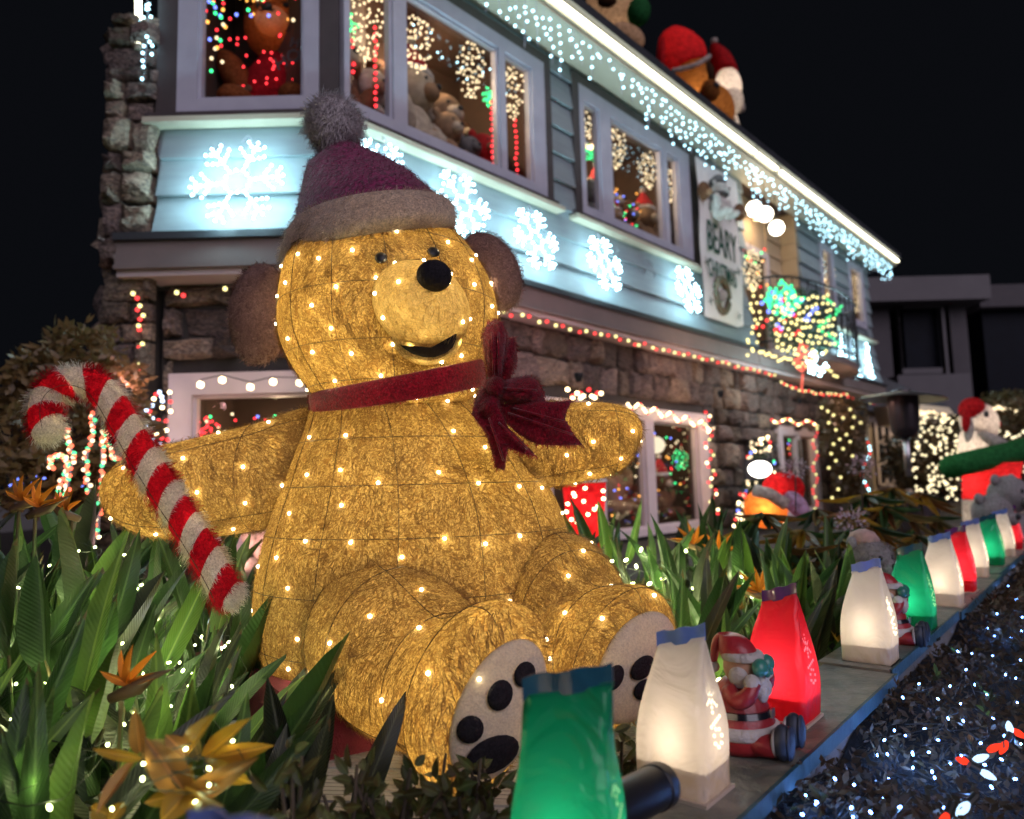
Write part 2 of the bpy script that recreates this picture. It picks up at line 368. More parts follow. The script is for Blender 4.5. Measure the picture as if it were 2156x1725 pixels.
def stones(F, s0, s1, z0, z1, d, holes, cw, ch, m1, m2, parent, out):
    """irregular split stones with recessed joints; each a block of its own"""
    z = z0; row = 0
    while z < z1 - .04:
        h = min(ch * rnd(.65, 1.45), z1 - z)
        if z1 - z - h < .06: h = z1 - z
        s = s0 - rnd(0, cw)
        while s < s1:
            w_ = cw * rnd(.35, 1.8); a, b = max(s, s0), min(s + w_, s1); s += w_
            if b - a < .05: continue
            cz = (z + h / 2); skip = False
            for q in holes:
                if q[2] < cz < q[3]:
                    if a >= q[0] - .02 and b <= q[1] + .02: skip = True
                    elif a < q[0] < b: b = q[0]
                    elif a < q[1] < b: a = q[1]
            if skip or b - a < .04: continue
            g = .005; n = 7; dd = rnd(.03, .14); pts = []
            for i, (x, y) in enumerate([(0, 0), (.35, -.03), (.75, .02), (1, 0), (1.01, .5), (1, 1), (.6, 1.02), (.3, .97), (0, 1), (-.01, .45)]):
                jx, jy = rnd(-.11, .11), rnd(-.16, .16)
                pts.append((a + g + (b - a - 2 * g) * min(max(x + jx, 0), 1), z + g + (h - 2 * g) * min(max(y + jy, 0), 1)))
            cx = (a + b) / 2; cy = z + h / 2; k = len(pts); vs = [F.pt(x, y, d - .02) for x, y in pts]
            vs += [F.pt(x, y, d + dd * rnd(.45, .75)) for x, y in pts]
            vs += [F.pt(cx + (x - cx) * rnd(.5, .8), cy + (y - cy) * rnd(.5, .8), d + dd * rnd(.8, 1.25)) for x, y in pts]
            vs.append(F.pt(cx + rnd(-.3, .3) * (b - a) * .5, cy, d + dd * rnd(.9, 1.3)))
            fs = []
            for L_ in (0, k):
                for i in range(k): fs.append((L_ + i, L_ + (i + 1) % k, L_ + k + (i + 1) % k, L_ + k + i))
            for i in range(k): fs.append((2 * k + i, 2 * k + (i + 1) % k, 3 * k))
            out.append((MB().add(vs, fs), m2 if random.random() < .3 else m1, parent))
        z += h; row += 1
def window(F, o, panes, zg0, zg1, m, d=.0, fd=.05, room=True):
    """o = outer (s0,s1,z0,z1); panes = [(s0,s1)...]"""
    fr = MB(); hs = [(a, b, zg0, zg1) for a, b in panes]; F.holes(fr, *o, hs, d - .045, d + fd)
    w_ = part('window', fr, m, house)
    for a, b in panes:
        e = MB(); F.holes(e, a - .0, b + .0, zg0 - .0, zg1 + .0, [(a + .022, b - .022, zg0 + .022, zg1 - .022)], d - .03, d + .025)
        part('sash', e, m, w_)
        part('pane', F_box(F, a + .015, b - .015, zg0 + .015, zg1 - .015, d - .016, d - .010), M['glass'], w_)
    return w_
def F_box(F, *a):
    m = MB(); F.box(m, *a); return m

W1 = (.0, 2.235, 4.0, 5.33); W2 = (2.785, 5.03, 4.0, 5.36); WL = (-1.125, -.135, 3.98, 5.66)
NW1 = (9.58, 10.28, 4.27, 5.36); NW2 = (11.05, 11.98, 4.14, 5.36); DOOR = (6.58, 8.65, 3.05, 5.95)
LW1 = (2.2, 5.38, .80, 2.17); LW2 = (7.58, 9.16, .80, 2.13); LWL = (-1.19, -.03, .98, 2.2)
def build_house():
    up_holes = [W1, W2, NW1, NW2, DOOR]
    m = MB(); FR.holes(m, .0, 12.33, Z_FT, 5.97, up_holes, -.06, .0); part('wall', m, M['siding'], house)
    m = MB(); FL.holes(m, -1.27, 0, Z_FT, 5.97, [WL], -.06, 0); part('wall', m, M['siding'], house)
    # end walls
    m = MB(); FR.box(m, 12.17, 12.33, Z_FB, 5.97, -6, -.16); part('wall', m, M['siding'], house)
    m = MB(); FL.box(m, -1.27, -1.12, 0.5, 5.97, -5, -.16); part('wall', m, M['siding'], house)
    tr = [(W1[0], 2.335, 3.94, 5.38), (2.68, 5.24, 3.94, 5.45), NW1, NW2, DOOR]
    siding(FR, .03, 12.31, 3.97, 5.92, .27, tr, M['siding'])
    siding(FL, -1.25, -.0, 3.97, 5.92, .27, [(-1.27, .02, 3.9, 5.7)], M['siding'])
    # flared skirt of three courses
    for F, a, b in ((FR, .02, 6.56), (FR, 8.66, 12.32), (FL, -1.22, -.0)):
        for k, (z0, z1) in enumerate(((3.67, 3.90), (3.39, 3.68), (3.115, 3.40))):
            part('skirt_board', lap(MB(), F, a, b, z0, z1, 0.01 + .030 * k, .075 + .042 * k), M['siding'], house)
    # sills
    for F, a, b in ((FR, 0, 2.42), (FR, 2.62, 5.27), (FL, -1.33, 0), (FR, 9.3, 12.35)):
        m = MB(); F.box(m, a, b, 3.915, 3.955, 0, .11); part('sill', m, M['cream'], house)
        m = MB(); F.box(m, a, b - .05, 3.955, 4.003, 0, .075); part('sill_apron', m, M['dark_trim'], house)
    # dark casings
    for F, a, b, c, e in ((FR, 2.235, 2.335, 4.003, 5.43), (FR, 2.68, 2.783, 4.003, 5.46), (FR, 5.03, 5.24, 4.003, 5.46), (FR, .0, 2.235, 5.332, 5.43), (FR, 2.785, 5.03, 5.362, 5.46), (FL, -.133, 0.0, 4.003, 5.9), (FL, -1.27, -1.127, 4.003, 5.9)):
        m = MB(); F.box(m, a, b, c, e, -.02, .045); part('casing', m, M['dark_trim'], house)
    window(FR, W1, [(.045, .44), (.57, 1.615), (1.69, 2.055)], 4.10, 5.2, M['trim'])
    window(FR, W2, [(2.86, 3.13), (3.335, 4.39), (4.49, 4.76)], 4.10, 5.21, M['trim'])
    window(FL, WL, [(-.985, -.245)], 4.107, 5.55, M['trim'])
    window(FR, NW1, [(9.7, 10.16)], 4.37, 5.26, M['trim'], fd=.04); window(FR, NW2, [(11.2, 11.83)], 4.26, 5.26, M['trim'], fd=.04)
    window(FR, LW1, [(2.32, 3.05), (3.15, 3.93), (4.1, 5.13)], .88, 2.03, M['trim_low'], d=-.12, fd=.06)
    window(FR, LW2, [(7.72, 8.3), (8.4, 9.0)], .88, 2.0, M['trim_low'], d=-.12, fd=.06)
    window(FL, LWL, [(-1.03, -.14)], 1.1, 2.05, M['trim_low'], d=-.12, fd=.06)
    # rooms behind the windows
    def room(F, a, b, z0, z1, dp, shelf):
        m = MB(); d0 = -.07 if z0 > 3 else -.21
        F.box(m, a, b, z0, z1, -dp - .05, -dp); F.box(m, a, b, z0 - .05, z0, -dp, d0); F.box(m, a, b, z1, z1 + .05, -dp, d0)
        F.box(m, a - .05, a, z0, z1, -dp, d0); F.box(m, b, b + .05, z0, z1, -dp, d0)
        r = part('room_interior', m, M['room'], house)
        if shelf:
            m = MB(); F.box(m, a + .01, b - .01, shelf - .04, shelf, -dp + .02, -.08); part('window_seat', m, M['room'], house)
    room(FR, .03, 2.24, 3.9, 5.6, 1.1, 4.06); room(FR, 2.75, 5.1, 3.9, 5.6, 1.1, 4.06); room(FL, -1.1, -.05, 3.9, 5.7, .9, 4.06)
    room(FR, 6.6, 12.1, 3.2, 5.6, 1.6, None); room(FR, 2.1, 5.5, .8, 2.5, 1.3, None); room(FR, 7.5, 9.3, .8, 2.5, 1.0, None); room(FL, -1.1, -.02, .8, 2.5, 1.0, None)
    # lower wall of mortar with stones
    lh = [LW1, LW2]; out = []
    m = MB(); FR.holes(m, -.06, 12.2, .5, Z_FB, lh, -.2, -.13); part('wall', m, M['mortar'], house)
    m = MB(); FL.holes(m, -1.27, .06, .5, Z_FB, [LWL], -.2, -.13); part('wall', m, M['mortar'], house)
    stones(FL, -1.25, -.02, .7, 2.82, -.14, [LWL], .34, .2, M['stone'], M['stone2'], house, out)
    stones(FR, .02, 9.9, .78, 2.82, -.14, lh, .27, .25, M['stone'], M['stone2'], house, out)
    # chimney of stacked stone left of the corner
    ch = part('chimney', F_box(FL, -1.56, -1.30, .5, 4.62, -.5, .02), M['mortar'], house)
    stones(FL, -1.61, -1.25, .7, 4.72, .02, [], .26, .17, M['stone2'], M['stone'], ch, out)
    FS = Face(FL.pt(-1.57, 0, 0), 0); FS.n = V((-1, 0, 0)); FS.u = V((0, 1, 0)); 
    stones(FS, -.02, .5, .7, 4.66, 0, [], .26, .2, M['stone2'], M['stone'], ch, out)
    rest = {}
    for i, (mb, mm, pr) in enumerate(out):
        if i < 300 or pr is ch: part('stone', mb, mm, pr, 'edge')
        else: rest.setdefault(mm.name, (MB(), mm))[0].add(mb.v, mb.f)
    for b_, mm in rest.values(): part('stone', b_, mm, house, False, 'stuff')
    # fascia band between the storeys
    for F, a, b in ((FR, .0, 6.5), (FR, 6.5, 8.7), (FR, 8.7, 12.45), (FL, -1.46, .0)):
        e = .16 if a != 6.5 else .17
        for z0, z1, d1, mm, nm in ((2.90, 3.06, e, M['fascia'], 'fascia'), (3.062, 3.112, e + .035, M['roof'], 'drip_cap'), (2.872, 2.898, e + .015, M['fascia'], 'fascia_moulding'), (2.83, 2.87, e - .03, M['trim_low'], 'soffit_trim')):
            m = MB(); F.box(m, a, b, z0, z1, -.14, d1); part(nm, m, mm, house)
    # round vent and eaves
    m = MB(); q = Matrix((FR.u, V((0, 0, 1)), FR.n)).transposed()
    m.lathe([(.15, -.02), (.15, .03), (.125, .035), (.12, .01), (.085, .012), (.08, .03), (.03, .035), (.0, .03)], FR.pt(3.95, 3.66, .03), q); part('round_vent', m, M['siding'], house)
    zr = FR.hit(*(2500 / 1.9, 250 / 1.9), d=.42)[1]
    for F, a, b in ((FR, -.1, 12.85), (FL, -1.75, .1)):
        for z0, z1, d0, d1, mm, nm in ((zr - .03, zr, 0, .42, M['cream'], 'soffit'), (zr, zr + .10, .40, .44, M['cream'], 'eave_board'), (zr + .102, zr + .20, .36, .52, M['roof'], 'gutter')):
            m = MB(); F.box(m, a, b, z0, z1, d0, d1); part(nm, m, mm, house)
    zt = zr + .18
    m = MB(); m.prism([FR.pt(-.1, zt, .44), FR.pt(13.0, zt, .44), FR.pt(13.0, zt + .5, -6), FL.pt(-1.75, zt + .5, -5), FL.pt(-1.75, zt, .44)], (0, 0, .05)); part('roof', m, M['roof'], house)
    # doorway recess with cream boards, door and its casing
    for a, b, c, e in ((6.58, 6.72, 3.06, 5.9), (6.72, 8.0, 4.82, 5.9), (8.0, 8.65, 3.06, 5.9)):
        m = MB(); FR.box(m, a, b, c, e, -.34, -.28); part('wall', m, M['siding_warm'], house)
    z = 3.1
    while z < 5.9:
        part('siding_board', lap(MB(), FR, 8.05, 8.64, z, min(z + .25, 5.9), -.275, -.25), M['siding_warm'], house)
        m = MB(); FR.box(m, 8.622, 8.65, z + .004, z + .246, -.26, -.01); part('siding_board', m, M['siding_warm'], house); z += .25
    m = MB(); FR.holes(m, 6.68, 8.06, 3.06, 4.84, [(6.78, 7.96, 3.06, 4.74)], -.29, -.235); part('door_casing', m, M['trim_low'], house)
    return zr
ZR = build_house()

# LED tubes under the eave and beside the chimney
def led_tube(segs, label):
    for i, (a, b, lb) in enumerate(segs):
        t = thing('led_tube', lb, 'light tube', a, 'LED tubes along the eaves')
        part('glowing_tube', MB().tube([a, b], .022, 8), EM['tube'], t, True)
        part('end_cap', MB().tube([b, b + (b - a).normalized() * .04], .026, 8), M['cream'], t)
zt_ = ZR - .05
led_tube([(FR.pt(-.05, ZR + .05, .47), FR.pt(6.05, ZR + .05, .47), 'long glowing white tube under the eave above the two big window groups'),
          (FR.pt(6.12, ZR + .05, .47), FR.pt(6.75, ZR + .05, .47), 'short glowing white tube in the middle of the eave above the banner'),
          (FR.pt(6.9, ZR + .05, .47), FR.pt(12.8, ZR + .05, .47), 'long glowing white tube under the far half of the eave'),
          (P(291, -60, 4.75), P(291.5, 94, 4.75), 'upright glowing tube at the top left corner above the stone chimney')], '')

# ------------------------------------------------------------------ the big light-up bear
def ring(c, rx, rz=None, Y=2.1, deep=.85, rr=None):
    pass
def bvh_of(obs):
    vs = []; fs = []
    for o in obs:
        b = len(vs); vs += [v.co.copy() for v in o.data.vertices]; fs += [tuple(i + b for i in p.vertices) for p in o.data.polygons]
    return BVHTree.FromPolygons(vs, fs)
def decal(name, poly, tree, m, parent, off=.006, thick=.006, rings=4):
    """a cloth patch laid on the surface found behind its outline, with real thickness"""
    n = len(poly); cx = sum(p[0] for p in poly) / n; cy = sum(p[1] for p in poly) / n; top = []
    def proj(x, y, o):
        r = ray(x, y).normalized(); h = tree.ray_cast(V((0, 0, ZC)), r)
        if h[0] is None: return None
        return h[0] - r * o
    for k in range(1, rings + 1):
        for x, y in poly:
            t = k / rings; top.append((cx + (x - cx) * t, cy + (y - cy) * t, off + thick * math.sqrt(max(0, 1 - t ** 2.5))))
    pts = [(cx, cy, off + thick)] + top; vs = []; last = None
    for x, y, o in pts:
        q = proj(x, y, o)
        if q is None: q = V((0, 0, ZC)) + ray(x, y).normalized() * last
        last = (q - V((0, 0, ZC))).length; vs.append(q)
    fs = [(0, 1 + i, 1 + (i + 1) % n) for i in range(n)]
    for k in range(rings - 1):
        for i in range(n): a = 1 + k * n; fs.append((a + i, a + n + i, a + n + (i + 1) % n, a + (i + 1) % n))
    b = len(vs)
    for x, y in poly:
        q = proj(x, y, -.02); vs.append(q if q is not None else vs[1 + (rings - 1) * n + len(vs) - b] + ray(x, y).normalized() * .03)
    a = 1 + (rings - 1) * n
    for i in range(n): fs.append((a + i, b + i, b + (i + 1) % n, a + (i + 1) % n))
    return part(name, MB().add(vs, fs), m, parent, True)
def oval(cx, cy, rx, ry, rot=0, n=18, pt=0.0):
    c, s_ = math.cos(R(rot)), math.sin(R(rot)); o = []
    for i in range(n):
        a = 2 * math.pi * i / n; k = 1 + pt * math.cos(2 * a) ; x, y = rx * math.cos(a) * k, ry * math.sin(a); o.append((cx + x * c - y * s_, cy + x * s_ + y * c))
    return o
def surf_points(o, spacing, keep=lambda p, n: True, tries=9000, prev=None):
    """evenly spread points with normals over a mesh"""
    me = o.data; tris = []; area = []; tot = 0
    me.calc_loop_triangles()
    for t in me.loop_triangles:
        tot += t.area; tris.append(t); area.append(tot)
    import bisect
    pts = prev if prev is not None else []; new = []; cell = {}
    def key(p): return (int(p.x // spacing), int(p.y // spacing), int(p.z // spacing))
    for p, _ in pts: cell.setdefault(key(p), []).append(p)
    for _ in range(tries):
        t = tris[bisect.bisect_left(area, random.random() * tot) if tot else 0]
        a, b = random.random(), random.random()
        if a + b > 1: a, b = 1 - a, 1 - b
        v = [me.vertices[i] for i in t.vertices]; p = v[0].co * (1 - a - b) + v[1].co * a + v[2].co * b
        n = (v[0].normal * (1 - a - b) + v[1].normal * a + v[2].normal * b).normalized()
        if not keep(p, n): continue
        kx, ky, kz = key(p); ok = True
        for i in (-1, 0, 1):
            for j in (-1, 0, 1):
                for l in (-1, 0, 1):
                    for q in cell.get((kx + i, ky + j, kz + l), ()):
                        if (q - p).length < spacing: ok = False; break
        if ok: new.append((p, n)); pts.append((p, n)); cell.setdefault((kx, ky, kz), []).append(p)
    return new
def fuzz(o, m, parent, n, ln, wd, lift=.25, name='fibre', down=(0.25, 0, -1)):
    """short fibres of the shaggy cloth lying on the surface, one mass"""
    me = o.data; me.calc_loop_triangles(); import bisect
    cum = []; tot = 0; T = list(me.loop_triangles)
    for t in T: tot += t.area; cum.append(tot)
    vs = []; fs = []; dn = V(down)
    for _ in range(n):
        t = T[min(bisect.bisect_left(cum, random.random() * tot), len(T) - 1)]; a, b = random.random(), random.random()
        if a + b > 1: a, b = 1 - a, 1 - b
        v = [me.vertices[i] for i in t.vertices]; p = v[0].co * (1 - a - b) + v[1].co * a + v[2].co * b
        nr = (v[0].normal * (1 - a - b) + v[1].normal * a + v[2].normal * b).normalized()
        f = noise.noise_vector(p * 9) * 1.6 + dn + V((rnd(-.7, .7), rnd(-.7, .7), rnd(-.7, .7))); f = f - nr * f.dot(nr)
        if f.length < 1e-3: continue
        f.normalize(); sd = nr.cross(f) * wd * rnd(.6, 1.2) * .5; L_ = ln * rnd(.5, 1.4); lf = lift * rnd(.3, 1.6)
        q0 = p + nr * .0005; q1 = p + f * L_ * .5 + nr * (L_ * lf * .8); q2 = p + f * L_ + nr * (L_ * lf * .9) + sd * rnd(-6, 6)
        i = len(vs); vs += [q0 - sd, q0 + sd, q1 + sd, q1 - sd, q2]; fs += [(i, i + 1, i + 2, i + 3), (i + 3, i + 2, i + 4)]
    mb = MB(); mb.v = vs; mb.f = fs
    return part(name, mb, m, parent, False, 'stuff', fixn=False)
def wires(mb, grid, rws, cls, off=.0012, r=.0011):
    """the steel frame's hoops and ribs telegraphing through the cloth"""
    L_, n = grid; out = MB(); c = [mb.v[i * n:(i + 1) * n] for i in range(L_)]
    for i in rws:
        ctr = sum(c[i], V((0, 0, 0))) / n; out.tube([p + (p - ctr).normalized() * off for p in c[i]] + [c[i][0]], r, 4, False)
    for k in cls:
        pts = []
        for i in range(1, L_ - 1):
            ctr = sum(c[i], V((0, 0, 0))) / n; pts.append(c[i][k] + (c[i][k] - ctr).normalized() * off)
        out.tube(pts, r, 4, False)
    return out

def build_bear():
    T = thing('light_up_bear', 'huge glowing golden bear in a crimson Christmas hat and bow sitting in the garden', 'bear decoration', P(850, 1500, 2.1) * 1)
    def led_on(o, sp, prev, r=.0052, keep=None, tries=5000, dist=.018):
        pts = surf_points(o, sp, keep or (lambda p, n: n.y < .55), tries, prev)
        me = bulb_mesh(r, EM['bear'])
        for p, n in pts:
            if random.random() < .82: inst('bulb', me, Matrix.Translation(p + n * .0020), T)                    # tip poking through the cloth
            inst('bulb', bulb_mesh(r, EM['bear_in']), Matrix.Translation(p - n * rnd(.016, .045)), T)
        return len(pts)
    near = []
    # body
    rows = [(830, 668, 1000, .92), (860, 655, 1012, .92), (905, 640, 1062, .86), (960, 617, 1112, .84), (1020, 598, 1152, .84), (1080, 578, 1182, .84), (1150, 560, 1202, .84), (1220, 549, 1212, .84), (1300, 549, 1208, .84), (1365, 564, 1188, .82), (1420, 600, 1150, .8), (1462, 660, 1100, .76), (1482, 760, 1020, .7)]
    rg = []
    for y, a, b, dk in rows:
        Y = 2.16; h = rm((b - a) / 2, Y) * .985; rg.append((P((a + b) / 2, y, Y), V((h, 0, 0)), V((0, h * dk, 0))))
    mb = MB().loft(rg, 40, 4); body = part('body', mb, BE['fur'], T, True)
    n = 40; part('frame_wire', wires(mb, mb.grid, [10, 16, 22, 28, 34], [24, 27, 30, 33, 36, 21]), BE['fur'] and M['frame_wire'], T)
    # head with full cheeks
    hc = P(820, 640, 2.08); hr = rm(231, 2.08)
    rg = []
    for y, k, hx in ((425, .25, 780), (440, .42, 782), (480, .68, 790), (530, .83, 803), (590, .95, 814), (650, 1.0, 820), (710, .99, 821), (765, .915, 826), (810, .80, 830), (850, .66, 832), (870, .4, 832)):
        c = P(hx, y, 2.08); rg.append((c, V((hr * k, 0, 0)), V((0, hr * k * .95, 0))))
    mb = MB().loft(rg, 40, 4); head = part('head', mb, BE['fur'], T, True)
    part('frame_wire', wires(mb, mb.grid, [13, 20, 27, 33], [22, 25, 28, 31, 34, 37]), M['frame_wire'], T)
    mz = Matrix.Rotation(R(35), 3, 'Y')
    muz = part('muzzle', MB().ell(P(887, 645, 1.80), (rm(113, 1.75), .125, rm(94, 1.75)), mz, 40, 26), BE['muz'], T, True)
    jaw = part('lower_jaw', MB().ell(P(900, 704, 1.825), (rm(79, 1.78), .085, rm(68, 1.78)), None, 32, 20), BE['muz'], T, True)
    tree = bvh_of([head, muz, jaw, body])
    # mouth, between muzzle and lip
    decal('mouth', [(843, 727), (862, 733), (884, 735), (906, 732), (930, 723), (950, 710), (961, 702), (960, 716), (953, 732), (938, 744), (915, 752), (892, 752), (870, 746), (855, 737)], tree, BE['black_cloth'] if 'black_cloth' in BE else M['black_cloth'], T, .004, .002, 3)
    decal('eye', oval(802, 543, 13, 12), tree, M['black'], T, .012, .014)
    decal('eye', oval(913, 531, 13.5, 10.5, 20), tree, M['black'], T, .012, .014)
    part('nose', MB().ell(P(914, 581, 1.685), (rm(39, 1.665), .035, rm(35.5, 1.665)), Matrix.Rotation(R(10), 3, 'Y'), 24, 14), M['black_cloth'], T, True)
    # ears
    e1 = part('ear', MB().ell(P(548, 660, 2.17), (rm(66, 2.17), .055, rm(110, 2.17)), Matrix.Rotation(R(3), 3, 'Y'), 32, 20), BE['ear'], T, True)
    e2 = part('ear', MB().ell(P(1032, 572, 2.17), (rm(62, 2.17), .055, rm(92, 2.17)), Matrix.Rotation(R(-24), 3, 'Y'), 32, 20), BE['ear'], T, True)
    # hat
    def rng(c, r_, nn):
        C_ = P(*c); return (C_, P(*r_) - C_, P(*nn) - C_)
    band = MB().loft([rng((769, 523, 2.08), (945, 490, 2.06), (784, 494, 1.82)), rng((769, 527, 2.08), (953, 488, 2.06), (784, 486, 1.79)), rng((770, 505, 2.09), (956, 468, 2.06), (783, 462, 1.77)), rng((773, 478, 2.10), (953, 446, 2.07), (782, 428, 1.79)), rng((777, 456, 2.1), (942, 434, 2.08), (780, 404, 1.84)), rng((777, 448, 2.1), (915, 430, 2.1), (778, 412, 1.9))], 44, 4)
    hb = part('hat_trim', band, BE['hattrim'], T, True)
    cone = MB().loft([rng((776, 455, 2.1), (936, 432, 2.08), (779, 415, 1.85)), rng((764, 412, 2.11), (900, 402, 2.1), (772, 375, 1.89)), rng((748, 368, 2.11), (858, 362, 2.1), (752, 345, 1.96)), rng((728, 336, 2.11), (808, 330, 2.1), (730, 325, 2.01)), rng((716, 313, 2.1), (758, 306, 2.1), (716, 308, 2.04)), rng((708, 292, 2.1), (730, 290, 2.1), (708, 290, 2.07))], 40, 4)
    hh = part('hat', cone, BE['hat'], T, True)
    pp = part('pompom', MB().ell(P(703, 264, 2.1), (rm(58, 2.1),) * 3, None, 28, 18), BE['pom'], T, True)
    # ribbon round the neck
    col = MB().loft([rng((836, 834, 2.1), (1012, 806, 2.08), (840, 842, 1.79)), rng((836, 834, 2.1), (1019, 806, 2.08), (840, 846, 1.775)), rng((834, 812, 2.1), (1019, 780, 2.08), (838, 818, 1.765)), rng((833, 792, 2.1), (1015, 757, 2.08), (836, 793, 1.775)), rng((833, 792, 2.1), (1008, 757, 2.08), (836, 793, 1.79))], 44, 3, False)
    rb = part('collar', col, BE['ribbon'], T, True)
    Yb = 1.86
    def cloth(name, poly, th=.012, bulge=.03):
        # a cloth flap: subdivided fan, bowed towards the viewer, with thickness
        n_ = len(poly); cx = sum(p[0] for p in poly) / n_; cy = sum(p[1] for p in poly) / n_; vs = []; fs = []
        for side in (0, 1):
            for k in range(0, 4):
                for x, y, Y in poly:
                    t = (k + 1) / 4; q = cx + (x - cx) * t, cy + (y - cy) * t; vs.append(P(q[0], q[1], Y - bulge * (1 - t * t) + .006 * math.sin(q[0] * .13 + q[1] * .09) + (th if side else 0)))
        m_ = 4 * n_
        for side in (0, 1):
            b_ = side * m_; fs.append(tuple(b_ + i for i in range(n_)))
            for k in range(3):
                for i in range(n_): fs.append((b_ + k * n_ + i, b_ + (k + 1) * n_ + i, b_ + (k + 1) * n_ + (i + 1) % n_, b_ + k * n_ + (i + 1) % n_))
        for i in range(n_): fs.append((3 * n_ + i, m_ + 3 * n_ + i, m_ + 3 * n_ + (i + 1) % n_, 3 * n_ + (i + 1) % n_))
        return part(name, MB().add(vs, fs), BE['ribbon'], T, True)
    bow = []
    bow.append(cloth('bow_tail', [(1030, 850, 1.78), (1075, 850, 1.77), (1120, 842, 1.77), (1160, 846, 1.78), (1205, 843, 1.80), (1192, 866, 1.79), (1190, 885, 1.79), (1206, 910, 1.80), (1226, 937, 1.81), (1180, 938, 1.79), (1130, 936, 1.77), (1092, 915, 1.77), (1060, 885, 1.78)], bulge=.02))
    bow.append(cloth('bow_tail', [(1000, 850, 1.76), (1045, 850, 1.74), (1070, 900, 1.74), (1100, 930, 1.75), (1131, 962, 1.76), (1098, 955, 1.75), (1070, 941, 1.74), (1066, 965, 1.74), (1062, 990, 1.75), (1044, 984, 1.75), (1035, 950, 1.745), (1025, 915, 1.74), (993, 872, 1.75)], bulge=.015))
    bow.append(cloth('bow_loop', [(1050, 800, 1.84), (1058, 750, 1.85), (1068, 715, 1.86), (1080, 710, 1.86), (1087, 730, 1.86), (1086, 765, 1.85), (1072, 800, 1.84)], .03, .03))
    bow.append(cloth('bow_loop', [(1030, 800, 1.80), (1022, 755, 1.80), (1016, 708, 1.81), (1026, 682, 1.82), (1044, 671, 1.82), (1058, 680, 1.82), (1066, 706, 1.82), (1062, 750, 1.81), (1054, 800, 1.80)], .035, .045))
    bow.append(cloth('bow_loop', [(1046, 806, 1.79), (1080, 796, 1.80), (1112, 790, 1.80), (1132, 802, 1.80), (1143, 826, 1.79), (1146, 846, 1.79), (1110, 852, 1.78), (1070, 850, 1.77), (1046, 838, 1.77)], .03, .045))
    bow.append(cloth('bow_loop', [(1028, 806, 1.78), (1012, 824, 1.78), (998, 850, 1.78), (1000, 874, 1.77), (1026, 884, 1.76), (1050, 862, 1.76), (1054, 826, 1.77)], .03, .04))
    bow.append(part('bow_knot', MB().ell(P(1044, 816, 1.765), (rm(21, 1.77), .035, rm(24, 1.77)), Matrix.Rotation(R(15), 3, 'Y'), 20, 12), BE['ribbon'], T, True))
    rbs = MB()
    for x0, y0, x1, y1, Y_ in ((1036, 700, 1040, 795, 1.772), (1050, 700, 1048, 795, 1.772), (1060, 818, 1130, 822, 1.742), (1070, 870, 1205, 915, 1.755), (1080, 860, 1195, 890, 1.755), (1030, 880, 1060, 970, 1.728), (1050, 890, 1110, 945, 1.728)): rbs.tube([P(x0 + (x1 - x0) * i / 4, y0 + (y1 - y0) * i / 4, Y_ - .012 * math.sin(math.pi * i / 4)) for i in range(5)], .003, 5)
    part('ribbon_crease', rbs, BE['ribbon'], T, True)
    # arms
    def arm(rows, flip=1):
        rg_ = []
        for x, y, r_, Y in rows:
            h = rm(r_, Y); rg_.append((P(x, y, Y), V((0, 0, h)), V((.12 * h * flip, h * .85, 0))))
        m_ = MB().loft(rg_, 32, 4); return m_, part('arm', m_, BE['fur'], T, True)
    m1, a1 = arm([(690, 965, 118, 2.2), (620, 985, 120, 2.17), (560, 1000, 113, 2.13), (480, 1016, 109, 2.08), (400, 1030, 104, 2.02), (320, 1036, 92, 1.97), (262, 1036, 66, 1.95), (232, 1036, 38, 1.94), (220, 1036, 12, 1.94)])
    m2, a2 = arm([(1060, 950, 98, 2.15), (1110, 940, 98, 2.13), (1160, 935, 90, 2.1), (1220, 930, 84, 2.07), (1275, 925, 78, 2.05), (1315, 918, 62, 2.04), (1340, 908, 34, 2.04), (1350, 903, 10, 2.04)], -1)
    for m_ in (m1, m2): part('frame_wire', wires(m_, m_.grid, [9, 17], [12, 20, 28]), M['frame_wire'], T)
    # legs: hip to sole
    def leg(rgs, solepoly_r, flip):
        m_ = MB().loft(rgs, 36, 5, True); return m_, part('leg', m_, BE['fur'], T, True)
    def fr_(c, Y, ru, uang, rv, ax):
        # ring square to the leg axis ax; long half-axis ru leans by uang in the picture
        A = V(ax).normalized(); u = (V((math.cos(R(uang)), 0, math.sin(R(uang))))); u = (u - A * u.dot(A)).normalized(); v = A.cross(u)
        return (P(c[0], c[1], Y), u * rm(ru, Y), v * rm(rv, Y))
    ax = (.42, -.70, -.02)
    m3, l1 = leg([fr_((752, 1300), 2.05, 60, 60, 60, ax), fr_((765, 1310), 1.98, 128, 60, 120, ax), fr_((795, 1330), 1.88, 158, 60, 148, ax), fr_((848, 1368), 1.78, 168, 60, 162, ax), fr_((898, 1414), 1.69, 156, 58, 148, ax), fr_((935, 1440), 1.63, 142, 56, 132, ax), fr_((962, 1446), 1.59, 150, 56, 126, ax), fr_((995, 1452), 1.545, 186, 57, 130, ax), fr_((1028, 1468), 1.505, 194, 57, 124, ax), fr_((1046, 1484), 1.49, 174, 57, 104, ax)], None, 1)
    ax2 = (.36, -.60, -.05)
